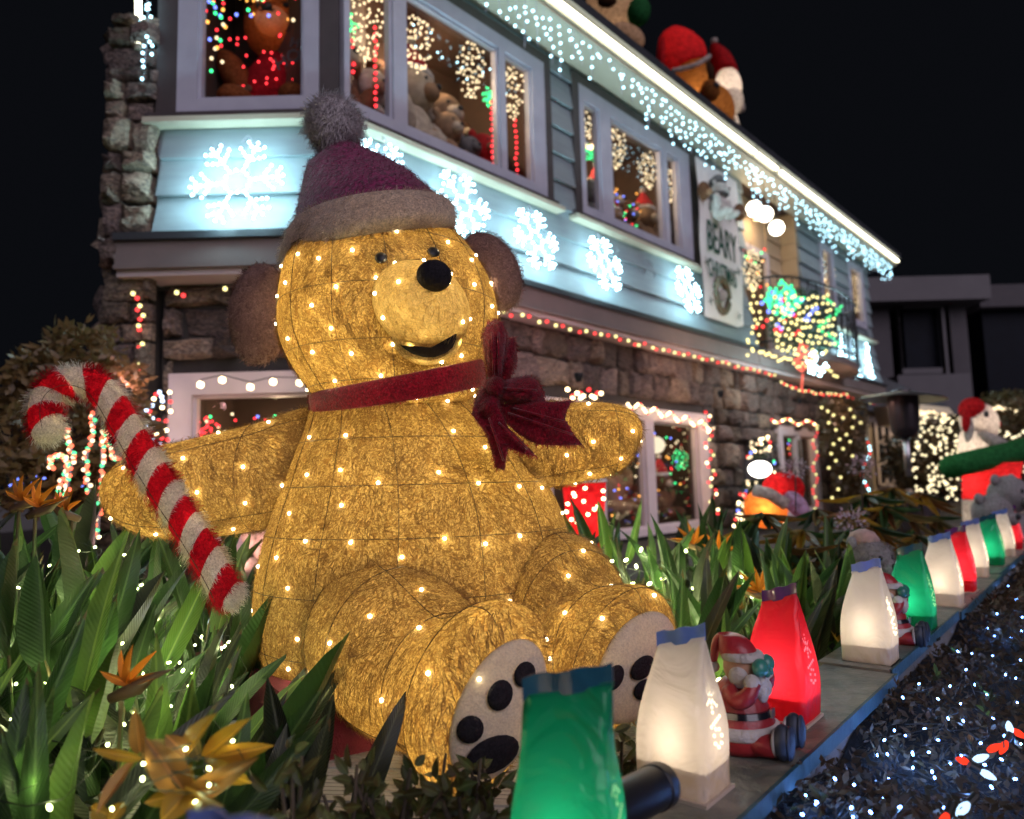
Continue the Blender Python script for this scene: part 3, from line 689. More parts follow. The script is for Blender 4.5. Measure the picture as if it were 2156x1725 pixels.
    m4, l2 = leg([fr_((1140, 1240), 2.10, 60, 50, 60, ax2), fr_((1150, 1245), 2.06, 110, 50, 105, ax2), fr_((1175, 1262), 1.99, 138, 50, 130, ax2), fr_((1210, 1300), 1.90, 140, 50, 132, ax2), fr_((1240, 1345), 1.84, 122, 48, 116, ax2), fr_((1262, 1358), 1.80, 122, 46, 110, ax2), fr_((1290, 1370), 1.765, 146, 44, 112, ax2), fr_((1318, 1386), 1.73, 152, 42, 110, ax2), fr_((1335, 1397), 1.71, 130, 42, 98, ax2)], None, 1)
    for m_ in (m3, m4): part('frame_wire', wires(m_, m_.grid, [10, 15, 25, 34], [4, 16, 31]), M['frame_wire'], T)
    # soles and paw pads
    def sole(m_, lg, c, ru, rv, ang, axv, Y, pads, deep):
        A = V(axv).normalized(); u = V((math.cos(R(ang)), 0, math.sin(R(ang)))); u = (u - A * u.dot(A)).normalized(); v = A.cross(u)
        Mx = Matrix((u, v, A)).transposed()
        s_ = part('sole', MB().ell(P(c[0], c[1], Y), (rm(ru, Y), rm(rv, Y), deep), Mx, 36, 14), BE['sole'], T, True)
        tr_ = bvh_of([s_])
        for k, pd in enumerate(pads): decal('paw_pad', pd, tr_, M['black_cloth'], T, .008, .008)
        return s_
    s1 = sole(m3, l1, (1052, 1494), 148, 96, 52, ax, 1.475, [oval(1053, 1464, 26, 34, 20), oval(990, 1536, 28, 31, 35), oval(1105, 1420, 22, 28, 20), oval(1036, 1590, 62, 36, -28)], .03)
    s2 = sole(m4, l2, (1342, 1404), 122, 90, 42, ax2, 1.695, [oval(1294, 1427, 18, 29, 25), oval(1353, 1406, 20, 31, 42), oval(1358, 1452, 26, 20, -40)], .03)
    part('seat_box', MB().loft([(P(745, 1600, 1.98) * 1, V((.30, -.06, 0)), V((.06, .30, 0))), (P(745, 1610, 1.98) + V((0, 0, .24)), V((.30, -.06, 0)), V((.06, .30, 0)))], 4, 1), M['red_box'], T)
    # lights and fibres
    cnt = 0
    for o, sp in ((head, .078), (body, .095), (a1, .085), (a2, .076), (l1, .100), (l2, .095), (muz, .06), (jaw, .05)):
        if o is head: kp = lambda p, n: n.y < .5 and p.z < P(800, 500, 1.9).z
        elif o is jaw: kp = lambda p, n: n.y < .55 and p.z < P(900, 758, 1.8).z
        else: kp = lambda p, n: n.y < .55
        cnt += led_on(o, sp, near, keep=kp)
    led_on(s1, .1, near, .004); led_on(s2, .1, near, .004)
    for o, k in ((body, 30000), (head, 17000), (a1, 11000), (a2, 8000), (l1, 14000), (l2, 11000)): fuzz(o, BE['strand'], T, k, .030, .0016, .22)
    fuzz(muz, BE['muz'], T, 4000, .016, .0012, .2)
    for o, k in ((e1, 4500), (e2, 4000)): fuzz(o, BE['ear'], T, k, .018, .0014, .5)
    fuzz(hb, BE['hattrim'], T, 9000, .016, .0014, .55); fuzz(pp, BE['pom'], T, 5000, .02, .0014, .9); fuzz(hh, BE['hat'], T, 7000, .014, .0014, .5); fuzz(rb, BE['ribbon'], T, 3500, .010, .0012, .5)
    for b_ in bow: fuzz(b_, BE['ribbon'], T, 1500, .010, .0012, .5)
    # added soft lamps inside the chambers, hat and soles to lift the glow
    for c, e in ((P(850, 1150, 2.16), 1.9), (P(880, 1330, 2.2), .8), (P(820, 650, 2.08), .9), (P(460, 1016, 2.06), .32), (P(640, 985, 2.2), .2), (P(1200, 932, 2.08), .28), (P(850, 1372, 1.8), .2), (P(970, 1440, 1.62), .12), (P(1210, 1300, 1.92), .2), (P(1300, 1375, 1.78), .12), (P(887, 650, 1.79), .30), (P(1040, 1488, 1.50), .30), (P(1336, 1400, 1.72), .26), (P(778, 455, 2.1), 2.2), (P(778, 470, 1.84), .5)):
        l = bpy.data.lights.new('bear_lamp', 'POINT'); l.energy = e * .24; l.color = (1, .80, .42); l.shadow_soft_size = .08
        o = bpy.data.objects.new('bear_lamp', l); o.location = c; COL.objects.link(o); adopt(o, T)
    print('bear lights', cnt)
build_bear()

# ------------------------------------------------------------------ candy cane leaning in the bear's paw
def path_sample(pts, n):
    pts = [V(p) for p in pts]; out = []; L = len(pts)
    for i in range(L - 1):
        p0, p1, p2, p3 = pts[max(i - 1, 0)], pts[i], pts[i + 1], pts[min(i + 2, L - 1)]
        for j in range(n):
            t = j / n; out.append(0.5 * ((2 * p1) + (p2 - p0) * t + (2 * p0 - 5 * p1 + 4 * p2 - p3) * t * t + (3 * p1 - p0 - 3 * p2 + p3) * t ** 3))
    out.append(pts[-1]); return out
def striped(T, path, r, per, m_a, m_b, frac=.5, skew=.8, n=16, fz=0):
    q = path_sample(path, 10); d = [0]
    for a, b in zip(q, q[1:]): d.append(d[-1] + (b - a).length)
    tot = d[-1]
    def at(s_):
        s_ = min(max(s_, 0), tot); i = 0
        while i < len(d) - 2 and d[i + 1] < s_: i += 1
        t = (s_ - d[i]) / max(d[i + 1] - d[i], 1e-9); p = q[i].lerp(q[i + 1], t)
        a, b = q[max(i - 1, 0)], q[min(i + 2, len(q) - 1)]; tg = (b - a).normalized(); x = tg.cross(V((0, 1, 0))).normalized(); return p, x, tg.cross(x)
    s0 = 0; k = 0; obs = []
    while s0 < tot:
        w_ = per * (frac if k % 2 == 0 else 1 - frac); s1 = min(s0 + w_, tot + .001); L_ = 4; vs = []; fs = []
        for i in range(L_ + 1):
            for j in range(n):
                a = 2 * math.pi * j / n; f_ = min(1, s0 / .05, 1) if k else (i / L_); g_ = 1 if s1 < tot - per else 1 - i / L_
                ss = s0 + (s1 - s0) * i / L_ + r * skew * math.cos(a) * min(1, (k + i / L_) / 1.0) * (1 if s1 < tot - .02 or i < L_ else 0)
                p, x, y = at(ss); e = min(ss, tot - ss); rr_ = r * (math.sqrt(max(0.02, 1 - (1 - min(e, r) / r) ** 2)) if e < r else 1)
                vs.append(p + (x * math.cos(a) + y * math.sin(a)) * rr_)
        for i in range(L_):
            for j in range(n): fs.append((i * n + j, i * n + (j + 1) % n, (i + 1) * n + (j + 1) % n, (i + 1) * n + j))
        if k == 0: fs.append(tuple(range(n - 1, -1, -1)))
        if s1 >= tot: fs.append(tuple(L_ * n + j for j in range(n)))
        o = part('white_stripe' if k % 2 == 0 else 'red_stripe', MB().add(vs, fs), m_a if k % 2 == 0 else m_b, T, True); obs.append(o)
        if fz: fuzz(o, m_a if k % 2 == 0 else m_b, T, fz, .014, .0011, .9)
        s0 = s1; k += 1
    return at, tot
def build_cane():
    T = thing('candy_cane', 'giant fuzzy red and white striped candy cane leaning across the arm of the big bear', 'candy cane', G(490, 1275, ZG))
    Y = 1.72
    dpt = [(106, 932, Y), (98, 900, Y), (95, 864, Y), (110, 826, Y), (152, 804, Y), (200, 812, Y), (232, 845, Y), (262, 895, Y), (305, 970, Y), (355, 1050, Y), (405, 1125, Y), (450, 1200, Y), (478, 1255, Y), (488, 1280, Y)]
    w_ = fabric('white_cane_fabric', (1.0, .98, .92), (.90, .85, .74), .32, 60, .6, (.3, .7), (1, .9, .65))
    r_ = fabric('red_cane_fabric', (.62, .010, .035), (.28, .004, .018), .5, 60, .7, (.35, .65), (1, .5, .4))
    at, tot = striped(T, [P(*p) for p in dpt], rm(31.5, Y), .0945, w_, r_, .47, -.75, 18, 900)
    me = bulb_mesh(.0045, EM['bear_in']); s_ = .05
    while s_ < tot - .03:
        p, x, y = at(s_); inst('bulb', me, Matrix.Translation(p + x * rnd(-.02, .02) - y * rnd(-.015, .015)), T); s_ += .075
    rib = MB(); pts = [at(tot * i / 60)[0] + at(tot * i / 60)[1] * rm(12, Y) * -1 + V((0, -rm(35, Y), 0)) for i in range(2, 59)]
    part('frame_wire', rib.tube(pts, .001, 4), M['frame_wire'], T)
build_cane()

# ------------------------------------------------------------------ ledge of boards on top of the garden wall
def build_ledge():
    T = thing('garden_wall_ledge', 'low garden wall capped with weathered teal edged boards carrying the glowing bags', 'wall', led(0, 0, 0))
    ts = [-1.6, -.15, 1.02, 2.05, 3.3, 4.6, 6.2]
    for i, (a, b) in enumerate(zip(ts, ts[1:])):
        w0 = [.062, .066, .052, .06, .05, .058][i]; dz = [0, -.002, .004, 0, .003, 0][i]
        m = MB(); c = led((a + b) / 2, w0 - .095, .862 + dz); m.box(c, ((b - a) / 2 - .0015, .092, .013), LU, LN); part('board', m, M['board'], T)
        m = MB(); c = led((a + b) / 2, w0 - .001, .862 + dz); m.box(c, ((b - a) / 2 - .002, .0035, .0150), LU, LN); part('board_edge', m, M['board_edge'], T)
    m = MB().box(led(2.3, -.035, .42), (3.9, .06, .425), LU, LN); part('wall_core', m, M['pavement'], T)
build_ledge()

# ------------------------------------------------------------------ luminaria bags
BAGM = {}
for nm, c in (('white', (.92, .84, .76)), ('green', (.008, .34, .17)), ('red', (.85, .025, .05))):
    BAGM[nm] = plastic_lit(nm + '_bag_film', c)
BAGM['seal_white'] = mat('white_seal_blue_lit', (.22, .32, .80), (.16, .24, .65), .25, 30, coat=.5)  # seal colours have the cold blue ambient light painted in
BAGM['seal_green'] = mat('green_seal_blue_lit', (.01, .10, .16), (.008, .07, .11), .25, 30, coat=.5)
BAGM['seal_red'] = mat('red_seal_blue_lit', (.16, .02, .20), (.10, .015, .14), .25, 30, coat=.5)
BAGM['tray'] = mat('cream_tray', (.62, .50, .40), (.52, .42, .34), .5, 10)
HOLE = emit('punched_hole_glow', (1.0, .86, .62), 2.2, False); HOLEG = emit('green_punched_hole_glow', (.45, .9, .42), .9, False); HOLER = emit('red_punched_hole_glow', (1.0, .22, .28), 1.2, False)
def bag(label, colr, t, n=0, rot=0, h=.262, a=.063, b=.051, energy=.55, loc=None, topw=.040, tilt=.02, group='luminaria bags along the ledge'):
    base = loc if loc is not None else led(t, n, .8765)
    T = thing('luminaria_bag', label, 'luminaria', base, group)
    c, s_ = math.cos(R(rot)), math.sin(R(rot)); X = (LN * c + LU * s_); Yd = (LU * c - LN * s_)      # X across the ledge, Y along it
    rs = random.Random(int(t * 977) + 5); m = MB(); N = 4
    # outline rings: eight points, corners and mid sides, gussets fold inwards towards the top
    lv = [(0, 1, 1, 0), (.10, 1.0, 1.0, .0), (.30, 1.04, 1.03, .02), (.50, .97, .92, -.04), (.72, .82, .56, -.16), (.90, topw / a * 1.04, .12, -.3), (.965, topw / a, .02, 0)]
    vs = []; fs = []
    for z, ka, kb, gz in lv:
        j = lambda k: rs.uniform(-k, k) * (z > .05)
        lean = tilt * z
        P8 = [(-1, -1), (-.05, -1 - j(.05)), (1, -1), (1 + gz, 0), (1, 1), (.05, 1 + j(.05)), (-1, 1), (-1 - gz, 0)]
        for i, (x, y) in enumerate(P8):
            p = base + X * (a * ka * x + j(.0025) + lean * .3) + Yd * (b * kb * y + j(.002)) + V((0, 0, h * z + (x * .012 * (z > .8)) + j(.002)))
            vs.append(p)
    for i in range(len(lv) - 1):
        for k in range(8): fs.append((i * 8 + k, i * 8 + (k + 1) % 8, (i + 1) * 8 + (k + 1) % 8, (i + 1) * 8 + k))
    fs.append(tuple(range(7, -1, -1)))
    import bmesh
    film = part('bag_film', m.add(vs, fs), BAGM[colr], T, False)
    md = film.modifiers.new('soft', 'SUBSURF'); md.levels = md.render_levels = 2; md.subdivision_type = 'CATMULL_CLARK'
    film.data.polygons.foreach_set('use_smooth', [True] * len(film.data.polygons))
    cr = film.data.attributes.new('crease_edge', 'FLOAT', 'EDGE')
    for e in film.data.edges:
        i, k = sorted(e.vertices); same = (k - i == 8 and i % 8 in (0, 2, 4, 6)); bot = k < 8; top = i >= 8 * (len(lv) - 1)
        cr.data[e.index].value = .85 if same or bot else (1.0 if top else 0)
    # top seal band
    sm = MB(); tp = vs[-8:]; L0 = (tp[0] + tp[6]) / 2; R0 = (tp[2] + tp[4]) / 2; up = V((0, 0, h * .085)); M_ = 9; pv = []
    for side in (-1, 1):
        for k in range(M_):
            f = k / (M_ - 1); q = L0.lerp(R0, f) + Yd * (side * .0015 + .003 * math.sin(f * 9 + t)); pv += [q - V((0, 0, .006)), q + up + V((0, 0, .002 * math.sin(f * 14 + t * 3)))]
    fs2 = []
    for k in range(M_ - 1):
        i = 2 * k; j = 2 * M_ + i; fs2 += [(i, i + 2, i + 3, i + 1), (j, j + 1, j + 3, j + 2), (i + 1, i + 3, j + 3, j + 1)]
    fs2 += [(0, 1, 2 * M_ + 1, 2 * M_), (2 * M_ - 2, 4 * M_ - 2, 4 * M_ - 1, 2 * M_ - 1)]
    part('top_seal', sm.add(pv, fs2), BAGM['seal_' + colr], T, 'edge')
    # inner sleeve that doubles the film near the foot, tray, cable end
    sl = MB()
    for k, (x0, y0, x1, y1) in enumerate(((-1, -1, 1, -1), (1, -1, 1, 1), (1, 1, -1, 1), (-1, 1, -1, -1))):
        p0, p1 = base + X * a * .97 * x0 + Yd * b * .97 * y0, base + X * a * .97 * x1 + Yd * b * .97 * y1
        sl.add([p0, p1, p1 + V((0, 0, h * .19)), p0 + V((0, 0, h * .19))], [(0, 1, 2, 3)])
    part('inner_tray_sleeve', sl, BAGM[colr], T)
    part('tray', MB().box(base + V((0, 0, -.001)), (a + .004, b + .004, .0035), X, Yd), BAGM['tray'], T)
    # glowing discs standing for lamp light through snowflake holes, street side
    hm = MB(); hp = []
    for k in range(6):
        for q in (1, 2, 3): hp.append((math.cos(k * 1.047 + .3) * q * .0075, math.sin(k * 1.047 + .3) * q * .0075 + .155))
    for y in (-.018, -.009, 0, .009, .018): hp.append((y, .118 + y * .25))
    for k in range(7): hp.append((math.cos(k * .9) * .014, math.sin(k * .9) * .014 + .093))
    for x, z in hp:
        f = z / h; zz = min(f, .97); ka = 1
        for (z0, A, B, g0), (z1, A1, B1, g1) in zip(lv, lv[1:]):
            if z0 <= zz <= z1: tt = (zz - z0) / (z1 - z0); ka = A + (A1 - A) * tt; gg = g0 + (g1 - g0) * tt; kb = B + (B1 - B) * tt
        q = base + X * (a * ka * (1 + gg * .5) + .0045 - .003 * f) + Yd * x * max(kb, .5) + V((0, 0, z))
        for kx in range(1): hm.add([q + Yd * math.cos(i * 1.05) * .0021 + V((0, 0, math.sin(i * 1.05) * .0030)) + X * .0012 for i in range(6)] + [q + Yd * math.cos(i * 1.05) * .0021 + V((0, 0, math.sin(i * 1.05) * .0030)) - X * .002 for i in range(6)], [(0, 1, 2, 3, 4, 5)] + [(i, i + 6, (i + 1) % 6 + 6, (i + 1) % 6) for i in range(6)])
    part('glowing_hole_disc', hm, {'white': HOLE, 'green': HOLEG, 'red': HOLER}[colr], T, False, 'stuff')
    part('lamp_bulb', MB().ell(base + V((0, 0, h * .27)), (.009, .009, .014), None, 10, 8), EM['warm'], T, True)
    l = bpy.data.lights.new('bag_lamp', 'POINT'); l.energy = energy * 1.3; l.color = (1, .82, .62); l.shadow_soft_size = .02
    o = bpy.data.objects.new('bag_lamp', l); o.location = base + V((0, 0, h * .33)); COL.objects.link(o); adopt(o, T)
    return T
bag('white luminaria bag with a top tinted blue by cold light cropped by the lower left edge of the photo', 'white', -.80, 0, 0, .250, energy=.5, topw=.062, tilt=-.05)
bag('large crumpled green luminaria bag nearest the camera, in front of the bear foot', 'green', -.36, 0, 22, .272, energy=.36, topw=.058)
bag('large white luminaria bag between the black floodlight and the Santa figurine', 'white', .05, -.055, 0, .252, energy=.5, topw=.046)
bag('tall glossy red luminaria bag right behind the Santa figurine with green mittens', 'red', .515, -.05, 0, energy=.62)
bag('white luminaria bag standing in front of the second Santa and the frosted bear', 'white', 1.12, -.022, 0, energy=.55)
bag('dark green luminaria bag right of the second Santa figurine', 'green', 1.66, -.02, 0, energy=.5)
bag('white luminaria bag partly covering a red one, past the second Santa', 'white', 2.20, -.02, 0, energy=.55)
bag('red luminaria bag half hidden behind a white one in the middle of the row', 'red', 2.62, -.03, 0, energy=.6)
bag('white luminaria bag left of the far green one', 'white', 3.17, -.05, 0, energy=.55)
bag('small far green luminaria bag between two white ones', 'green', 3.68, -.035, 0, energy=.5)
bag('small far white luminaria bag between the far green and the last red one', 'white', 4.24, -.04, 0, energy=.55)
bag('farthest red luminaria bag cut by the right edge of the photo', 'red', 4.70, -.04, 0, energy=.6)

# ------------------------------------------------------------------ light decorations on the facade
def snowflake(F, s, z, r, label, d=.12):
    T = thing('light_snowflake', label, 'light decoration', F.pt(s, z, d), 'white snowflakes on the clapboard')
    pts = []; fr = MB(); a0 = .12; dz = lambda y: .115 + max(0, 3.92 - (z + y)) * .17
    def line(p, q, st=.034):
        n = max(1, int((V(q) - V(p)).length / st)); 
        for i in range(1, n + 1):
            t = i / n; pts.append((p[0] + (q[0] - p[0]) * t + rnd(-.003, .003), p[1] + (q[1] - p[1]) * t + rnd(-.003, .003)))
        fr.tube([F.pt(s + p[0], z + p[1], dz(p[1]) - .012), F.pt(s + q[0], z + q[1], dz(q[1]) - .012)], .0035, 5)
    for k in range(6):
        a = a0 + k * math.pi / 3; c = lambda rr, aa: (rr * r * math.cos(a + aa), rr * r * math.sin(a + aa))
        line(c(.30, 0), c(1, 0)); line(c(.30, 0), c(.30, math.pi / 3), .036)
        for sg in (-1, 1):
            line(c(.55, 0), c(.80, sg * .36)); line(c(.80, 0), c(.97, sg * .20))
    part('frame', fr, M['trim'], T)
    bulbs([F.pt(s + x, z + y, dz(y) + rnd(0, .006)) for x, y in pts], .0100, EM['cold'], T)
    cb = [F.pt(s, z + r, d)] + [F.pt(s + .03 + .03 * math.sin(i), z + r + .06 - .035 * i, d - .03) for i in range(4)] + [F.pt(s + .05, z - .3, .07), F.pt(s + .02, z - r - .28, .06)]
    part('cable', MB().tube(path_sample(cb, 4), .0035, 5), M['trim'], T)
a = FL.hit(508, 392, .12); snowflake(FL, a[0], a[1], .31, 'big white light snowflake left of the corner, under the window with the glowing bear')
for (x, y), lb in zip(((806, 378), (966, 436), (1117, 508), (1262, 558), (1440, 612)), ('white snowflake mostly hidden behind the crimson hat of the big bear', 'white light snowflake just above the right ear of the big bear', 'second white light snowflake right of the big bear, under the corner window', 'white light snowflake left of the round wall vent', 'white light snowflake between the round vent and the hanging banner')):
    a = FR.hit(x, y, .12); snowflake(FR, a[0], a[1], .285, lb)
for i, (x, lb) in enumerate(((1768, 'left of the three white light trees at the far end of the wall'), (1795, 'middle one of the three white light trees at the far end'), (1824, 'rightmost of the three white light trees at the far house end'))):
    a = FR.hit(x, 748 + i * 7, .1); T = thing('light_tree', lb, 'light decoration', FR.pt(a[0], a[1], .1), 'white light trees at the far end of the wall')
    pts = []
    for j in range(11):
        z = a[1] - .36 + j * .07; w_ = .24 * (1 - j / 11)
        for k in range(max(1, 7 - j // 2)):
            pts.append(FR.pt(a[0] + rnd(-w_, w_), z + rnd(-.02, .02), .12 + rnd(0, .05)))
    bulbs(pts, .014, EM['cold'], T); part('trunk', MB().tube([FR.pt(a[0], a[1] - .42, .09), FR.pt(a[0], a[1] + .4, .09)], .01, 6), M['trim'], T)

def icicles(F, s0, s1, label, step=.085, d=.40, z0=None, seed=1, r=.0125):
    z0 = z0 or ZR - .01; T = thing('icicle_light_string', label, 'string lights', F.pt(s0, z0, d), 'icicle lights along the eaves')
    rs = random.Random(seed); pts = []; c = MB(); s = s0
    c.tube([F.pt(s0 + (s1 - s0) * i / 30, z0 - .015 * (i % 2), d) for i in range(31)], .003, 4)
    while s < s1:
        n = rs.choice((1, 2, 3, 4, 5, 6, 4, 3)); L_ = .07 + n * .085; a = F.pt(s, z0, d)
        c.tube([a, F.pt(s + rs.uniform(-.02, .02), z0 - L_, d + rs.uniform(-.02, .02))], .003, 3)
        for k in range(n): pts.append(F.pt(s + rs.uniform(-.02, .02), z0 - .07 - (k + rs.uniform(.0, .6)) * .085, d + rs.uniform(-.025, .025)))
        s += step * rs.uniform(.7, 1.3) * 1.22
    bulbs(pts, r, EM['ice'], T); part('cable', c, M['trim'], T)
icicles(FR, 1.1, 6.3, 'icicle lights under the near half of the long eave', .088, seed=3)
icicles(FR, 6.3, 8.75, 'longer icicle lights dangling in front of the cream doorway', .085, seed=4)
icicles(FR, 8.75, 12.6, 'icicle lights under the far end of the eave', .085, seed=5)
T = thing('icicle_light_string', 'icicle lights hanging beside the stone chimney at the top left', 'string lights', P(310, 0, 4.7), 'icicle lights along the eaves')
pts = [P(x + rnd(-7, 7), y + rnd(-4, 4), 4.7 + rnd(-.04, .04)) for y in range(-30, 172, 13) for x in (rnd(296, 318), rnd(305, 322)) if not (y > 120 and x > 312)]
bulbs(pts, .011, EM['ice'], T); part('cable', MB().tube([P(308, -50, 4.72), P(313, 60, 4.72), P(300, 172, 4.72)], .003, 4), M['trim'], T)

def bulb_string(label, pts, mats, r, group, sag=.0, cable=True, d_label='bulb', tear=False):
    T = thing('light_string', label, 'string lights', pts[0], group)
    by = {}
    for i, p in enumerate(pts):
        mm = mats[i % len(mats)]; inst('bulb', bulb_mesh(r * (.85 if mm is EM['red'] else 1), mm), Matrix.Translation(p), T)
    if cable: part('cable', MB().tube([V(p) + V((0, 0, r * 1.3)) for p in pts], .0035, 4), M['wire'], T)
    return T
def along(F, s0, z0, s1, z1, n, d=.0, jit=.01, sag=0.0, per=1):
    o = []
    for i in range(n + 1):
        t = i / n; q = (t * per) % 1; o.append(F.pt(s0 + (s1 - s0) * t, z0 + (z1 - z0) * t - sag * 4 * q * (1 - q) + rnd(-jit, jit), d + rnd(-jit, jit)))
    return o
CW = emit('pale_yellow_bulb', (1.0, .86, .34), 2.6)
bulb_string('pale yellow and red bulbs along the fascia right of the bear', along(FR, .3, 2.80, 7.0, 2.80, 58, .16, .018, .02, 14), [CW, EM['redstr']], .017, 'bulb strings under the fascia')
bulb_string('pale yellow and red bulbs on the far fascia below the balcony', along(FR, 7.1, 2.68, 12.4, 2.76, 46, .2, .018, .06, 2), [CW, EM['redstr']], .018, 'bulb strings under the fascia')
bulb_string('few pale bulbs under the fascia left of the bear ear', [FL.on(x, y, .1) for x, y in ((280, 618), (372, 616), (386, 622), (474, 608), (560, 604))], [CW, CW, EM['redstr']], .017, 'bulb strings under the fascia')
bulb_string('short hanging string of red and white bulbs beside the stone chimney', [FL.on(x + rnd(-5, 5), y, .12) for x, y in ((293, 628), (297, 644), (287, 652), (298, 664), (292, 672), (296, 686), (290, 694), (299, 724), (292, 732), (294, 768), (288, 778))], [EM['redstr'], CW], .016, 'bulb strings under the fascia')
cw2 = emit('cool_white_bulb', (.62, .74, 1.0), 4)
bulb_string('dense white blue and red string left of the pink window', [FL.on(rnd(306, 345), 826 + i * 4.6, .05 + rnd(0, .08)) for i in range(44)], [cw2, EM['redstr'], cw2, EM['warm']], .015, 'lights round the ground floor windows')
bulb_string('warm bulbs down the left post of the pink window', [FL.on(rnd(348, 362), 826 + i * 20, .05) for i in range(10)], [EM['warm'], EM['redstr']], .015, 'lights round the ground floor windows')
bulb_string('big warm globes strung across the top of the pink window', [FL.on(x, y, .12) for x, y in ((422, 810), (468, 800), (527, 815), (575, 804), (631, 806))], [EM['warm']], .026, 'lights round the ground floor windows')
g_ = 'lights round the ground floor windows'
bulb_string('warm and red garland along the top of the French windows', [FR.on(1322 + i * 4.2, 851 + i * 1.15 + 7 * math.sin(i * .8), .0) for i in range(44)], [EM['warm'], EM['warm'], EM['redstr'], EM['warm_soft']], .017, g_)
bulb_string('red and amber string down the right post of the French windows', [FR.on(1486 + 8 * math.sin(i * 1.3) + i * .75, 868 + i * 8.2, .03) for i in range(31)], [EM['redstr'], EM['warm'], EM['redstr'], CW], .018, g_)
bulb_string('warm bulbs over the window hidden behind the bear arm', [FR.on(1196 + i * 6 + rnd(-4, 4), 820 + 18 * abs(math.sin(i * .9)), .05) for i in range(12)], [EM['warm'], EM['redstr'], EM['warm']], .022, g_)
bulb_string('red and warm garland over the far ground floor window', [FR.on(1625 + i * 5.6, 884 + 5 * math.sin(i * .8) + i * .5, .05) for i in range(18)], [EM['redstr'], EM['warm'], CW], .02, g_)
bulb_string('red and pale string down the right side of the far window', [FR.on(1716 + 5 * math.sin(i), 895 + i * 8, .05) for i in range(26)], [EM['redstr'], CW, EM['redstr']], .018, g_)
bulb_string('cold white and red bulbs winding down the corner post by the heater', [FR.on(1823 + 9 * math.sin(i * .5), 925 + i * 7.5, .2) for i in range(20)], [EM['ice'], EM['redstr'], EM['ice']], .022, g_)

# ------------------------------------------------------------------ plush toys
PL = {}
def plushm(k):
    c = {'brown': (.16, .07, .03), 'tan': (.36, .22, .12), 'cream': (.55, .45, .33), 'grey': (.16, .15, .15), 'dark': (.05, .03, .025), 'red': (.45, .02, .025), 'white': (.72, .68, .62), 'green': (.03, .22, .07)}[k]
    if k not in PL: PL[k] = mat('plush_' + k, c, tuple(x * .6 for x in c), .95, 18, .6, 120)
    return PL[k]
def plush(label, base, h, c='tan', hat=None, face=(0, -1, 0), muz='cream', cat='teddy bear', group=None, name='plush_bear', shirt=None):
    T = thing(name, label, cat, base, group); f = V(face).normalized(); rt = V((0, 0, 1)).cross(f) * -1; up = V((0, 0, 1)); B = Matrix((rt, f, up)).transposed(); m = plushm(c) if isinstance(c, str) else c
    mzm = plushm(muz) if isinstance(muz, str) else muz
    q = lambda x, y, z: V(base) + (rt * x + f * y + up * z) * h
    e = lambda nm, c_, r_, mt, Mx=None, sg=14, rg=9: part(nm, MB().ell(q(*c_), [v * h for v in r_], (B @ Mx) if Mx else B, sg, rg), mt, T, True)
    e('body', (0, 0, .28), (.24, .2, .30), shirt or m); e('head', (0, .03, .70), (.22, .20, .20), m); e('muzzle', (0, .2, .65), (.10, .09, .08), mzm); e('nose', (0, .285, .68), (.035, .025, .025), M['black'])
    for s_ in (-1, 1):
        e('ear', (s_ * .17, .0, .86), (.075, .04, .075), m); e('eye', (s_ * .08, .205, .745), (.018, .015, .018), M['black'])
        e('arm', (s_ * .25, .08, .38), (.085, .10, .19), m, Matrix.Rotation(s_ * .5, 3, 'Y')); e('leg', (s_ * .17, .22, .10), (.11, .22, .10), m)
    if hat: part('hat', MB().lathe([(.185 * h, 0), (.16 * h, .1 * h), (.09 * h, .22 * h), (.02 * h, .33 * h)], q(0, 0, .83), B, 14), plushm(hat), T, True); part('hat_trim', MB().lathe([(.19 * h, -.03 * h), (.215 * h, 0), (.19 * h, .04 * h)], q(0, 0, .83), B, 14), plushm('white'), T, True); e('pompom', (0, 0, 1.18), (.05, .05, .05), plushm('white'))
    return T
fn = FR.n
wg = 'toys in the upstairs windows'
plush('cream polar bear in a red pointed hat in the middle corner window pane', FR.pt(1.00, 4.06, -.42), 0.952, 'cream', 'red', (fn + FR.u * .35), 'tan', group=wg)
plush('round tan toy in a dark hat beside the polar bear upstairs', FR.pt(1.38, 4.06, -.40), 0.671, 'tan', None, (fn + FR.u * .1), group=wg)
plush('dark grey toy at the lower right of the big corner window pane', FR.pt(1.62, 4.06, -.36), 0.512, 'grey', None, fn, 'grey', group=wg)
plush('brown toy behind the red beads in the narrow left pane', FR.pt(.26, 4.06, -.42), 0.878, 'brown', None, fn, group=wg)
plush('dark red toy in the narrow right pane of the corner window', FR.pt(1.88, 4.06, -.45), 0.671, 'red', None, fn, 'tan', group=wg)
plush('white toy at the left edge of the big corner pane', FR.pt(.62, 4.10, -.5), 0.756, 'white', None, fn, group=wg)
plush('tan bear in the left pane of the second window group', FR.pt(2.98, 4.06, -.4), 0.756, 'tan', None, fn, group=wg)
plush('grey shaggy toy in the middle pane of the second window group', FR.pt(3.6, 4.06, -.45), 0.756, 'grey', None, fn, group=wg)
plush('toy in a red hat and sweater in the second window group', FR.pt(3.98, 4.15, -.6), 0.805, 'cream', 'red', fn, shirt=plushm('red'), group=wg)
plush('dark brown toy at the right end of the middle second window pane', FR.pt(4.25, 4.06, -.4), 0.671, 'brown', None, fn, group=wg)
plush('tan and red toy in the rightmost pane of the second window group', FR.pt(4.66, 4.06, -.4), 0.732, 'tan', 'red', fn, group=wg)
plush('brown toy in a red shirt inside the first narrow far window', FR.pt(9.95, 4.2, -.5), 0.732, 'tan', None, fn, shirt=plushm('red'), group=wg)
plush('dim dark toy in the left window beside the glowing bear', FL.pt(-.86, 4.06, -.38), .42, 'brown', None, (0, -1, 0), 'dark', group=wg)
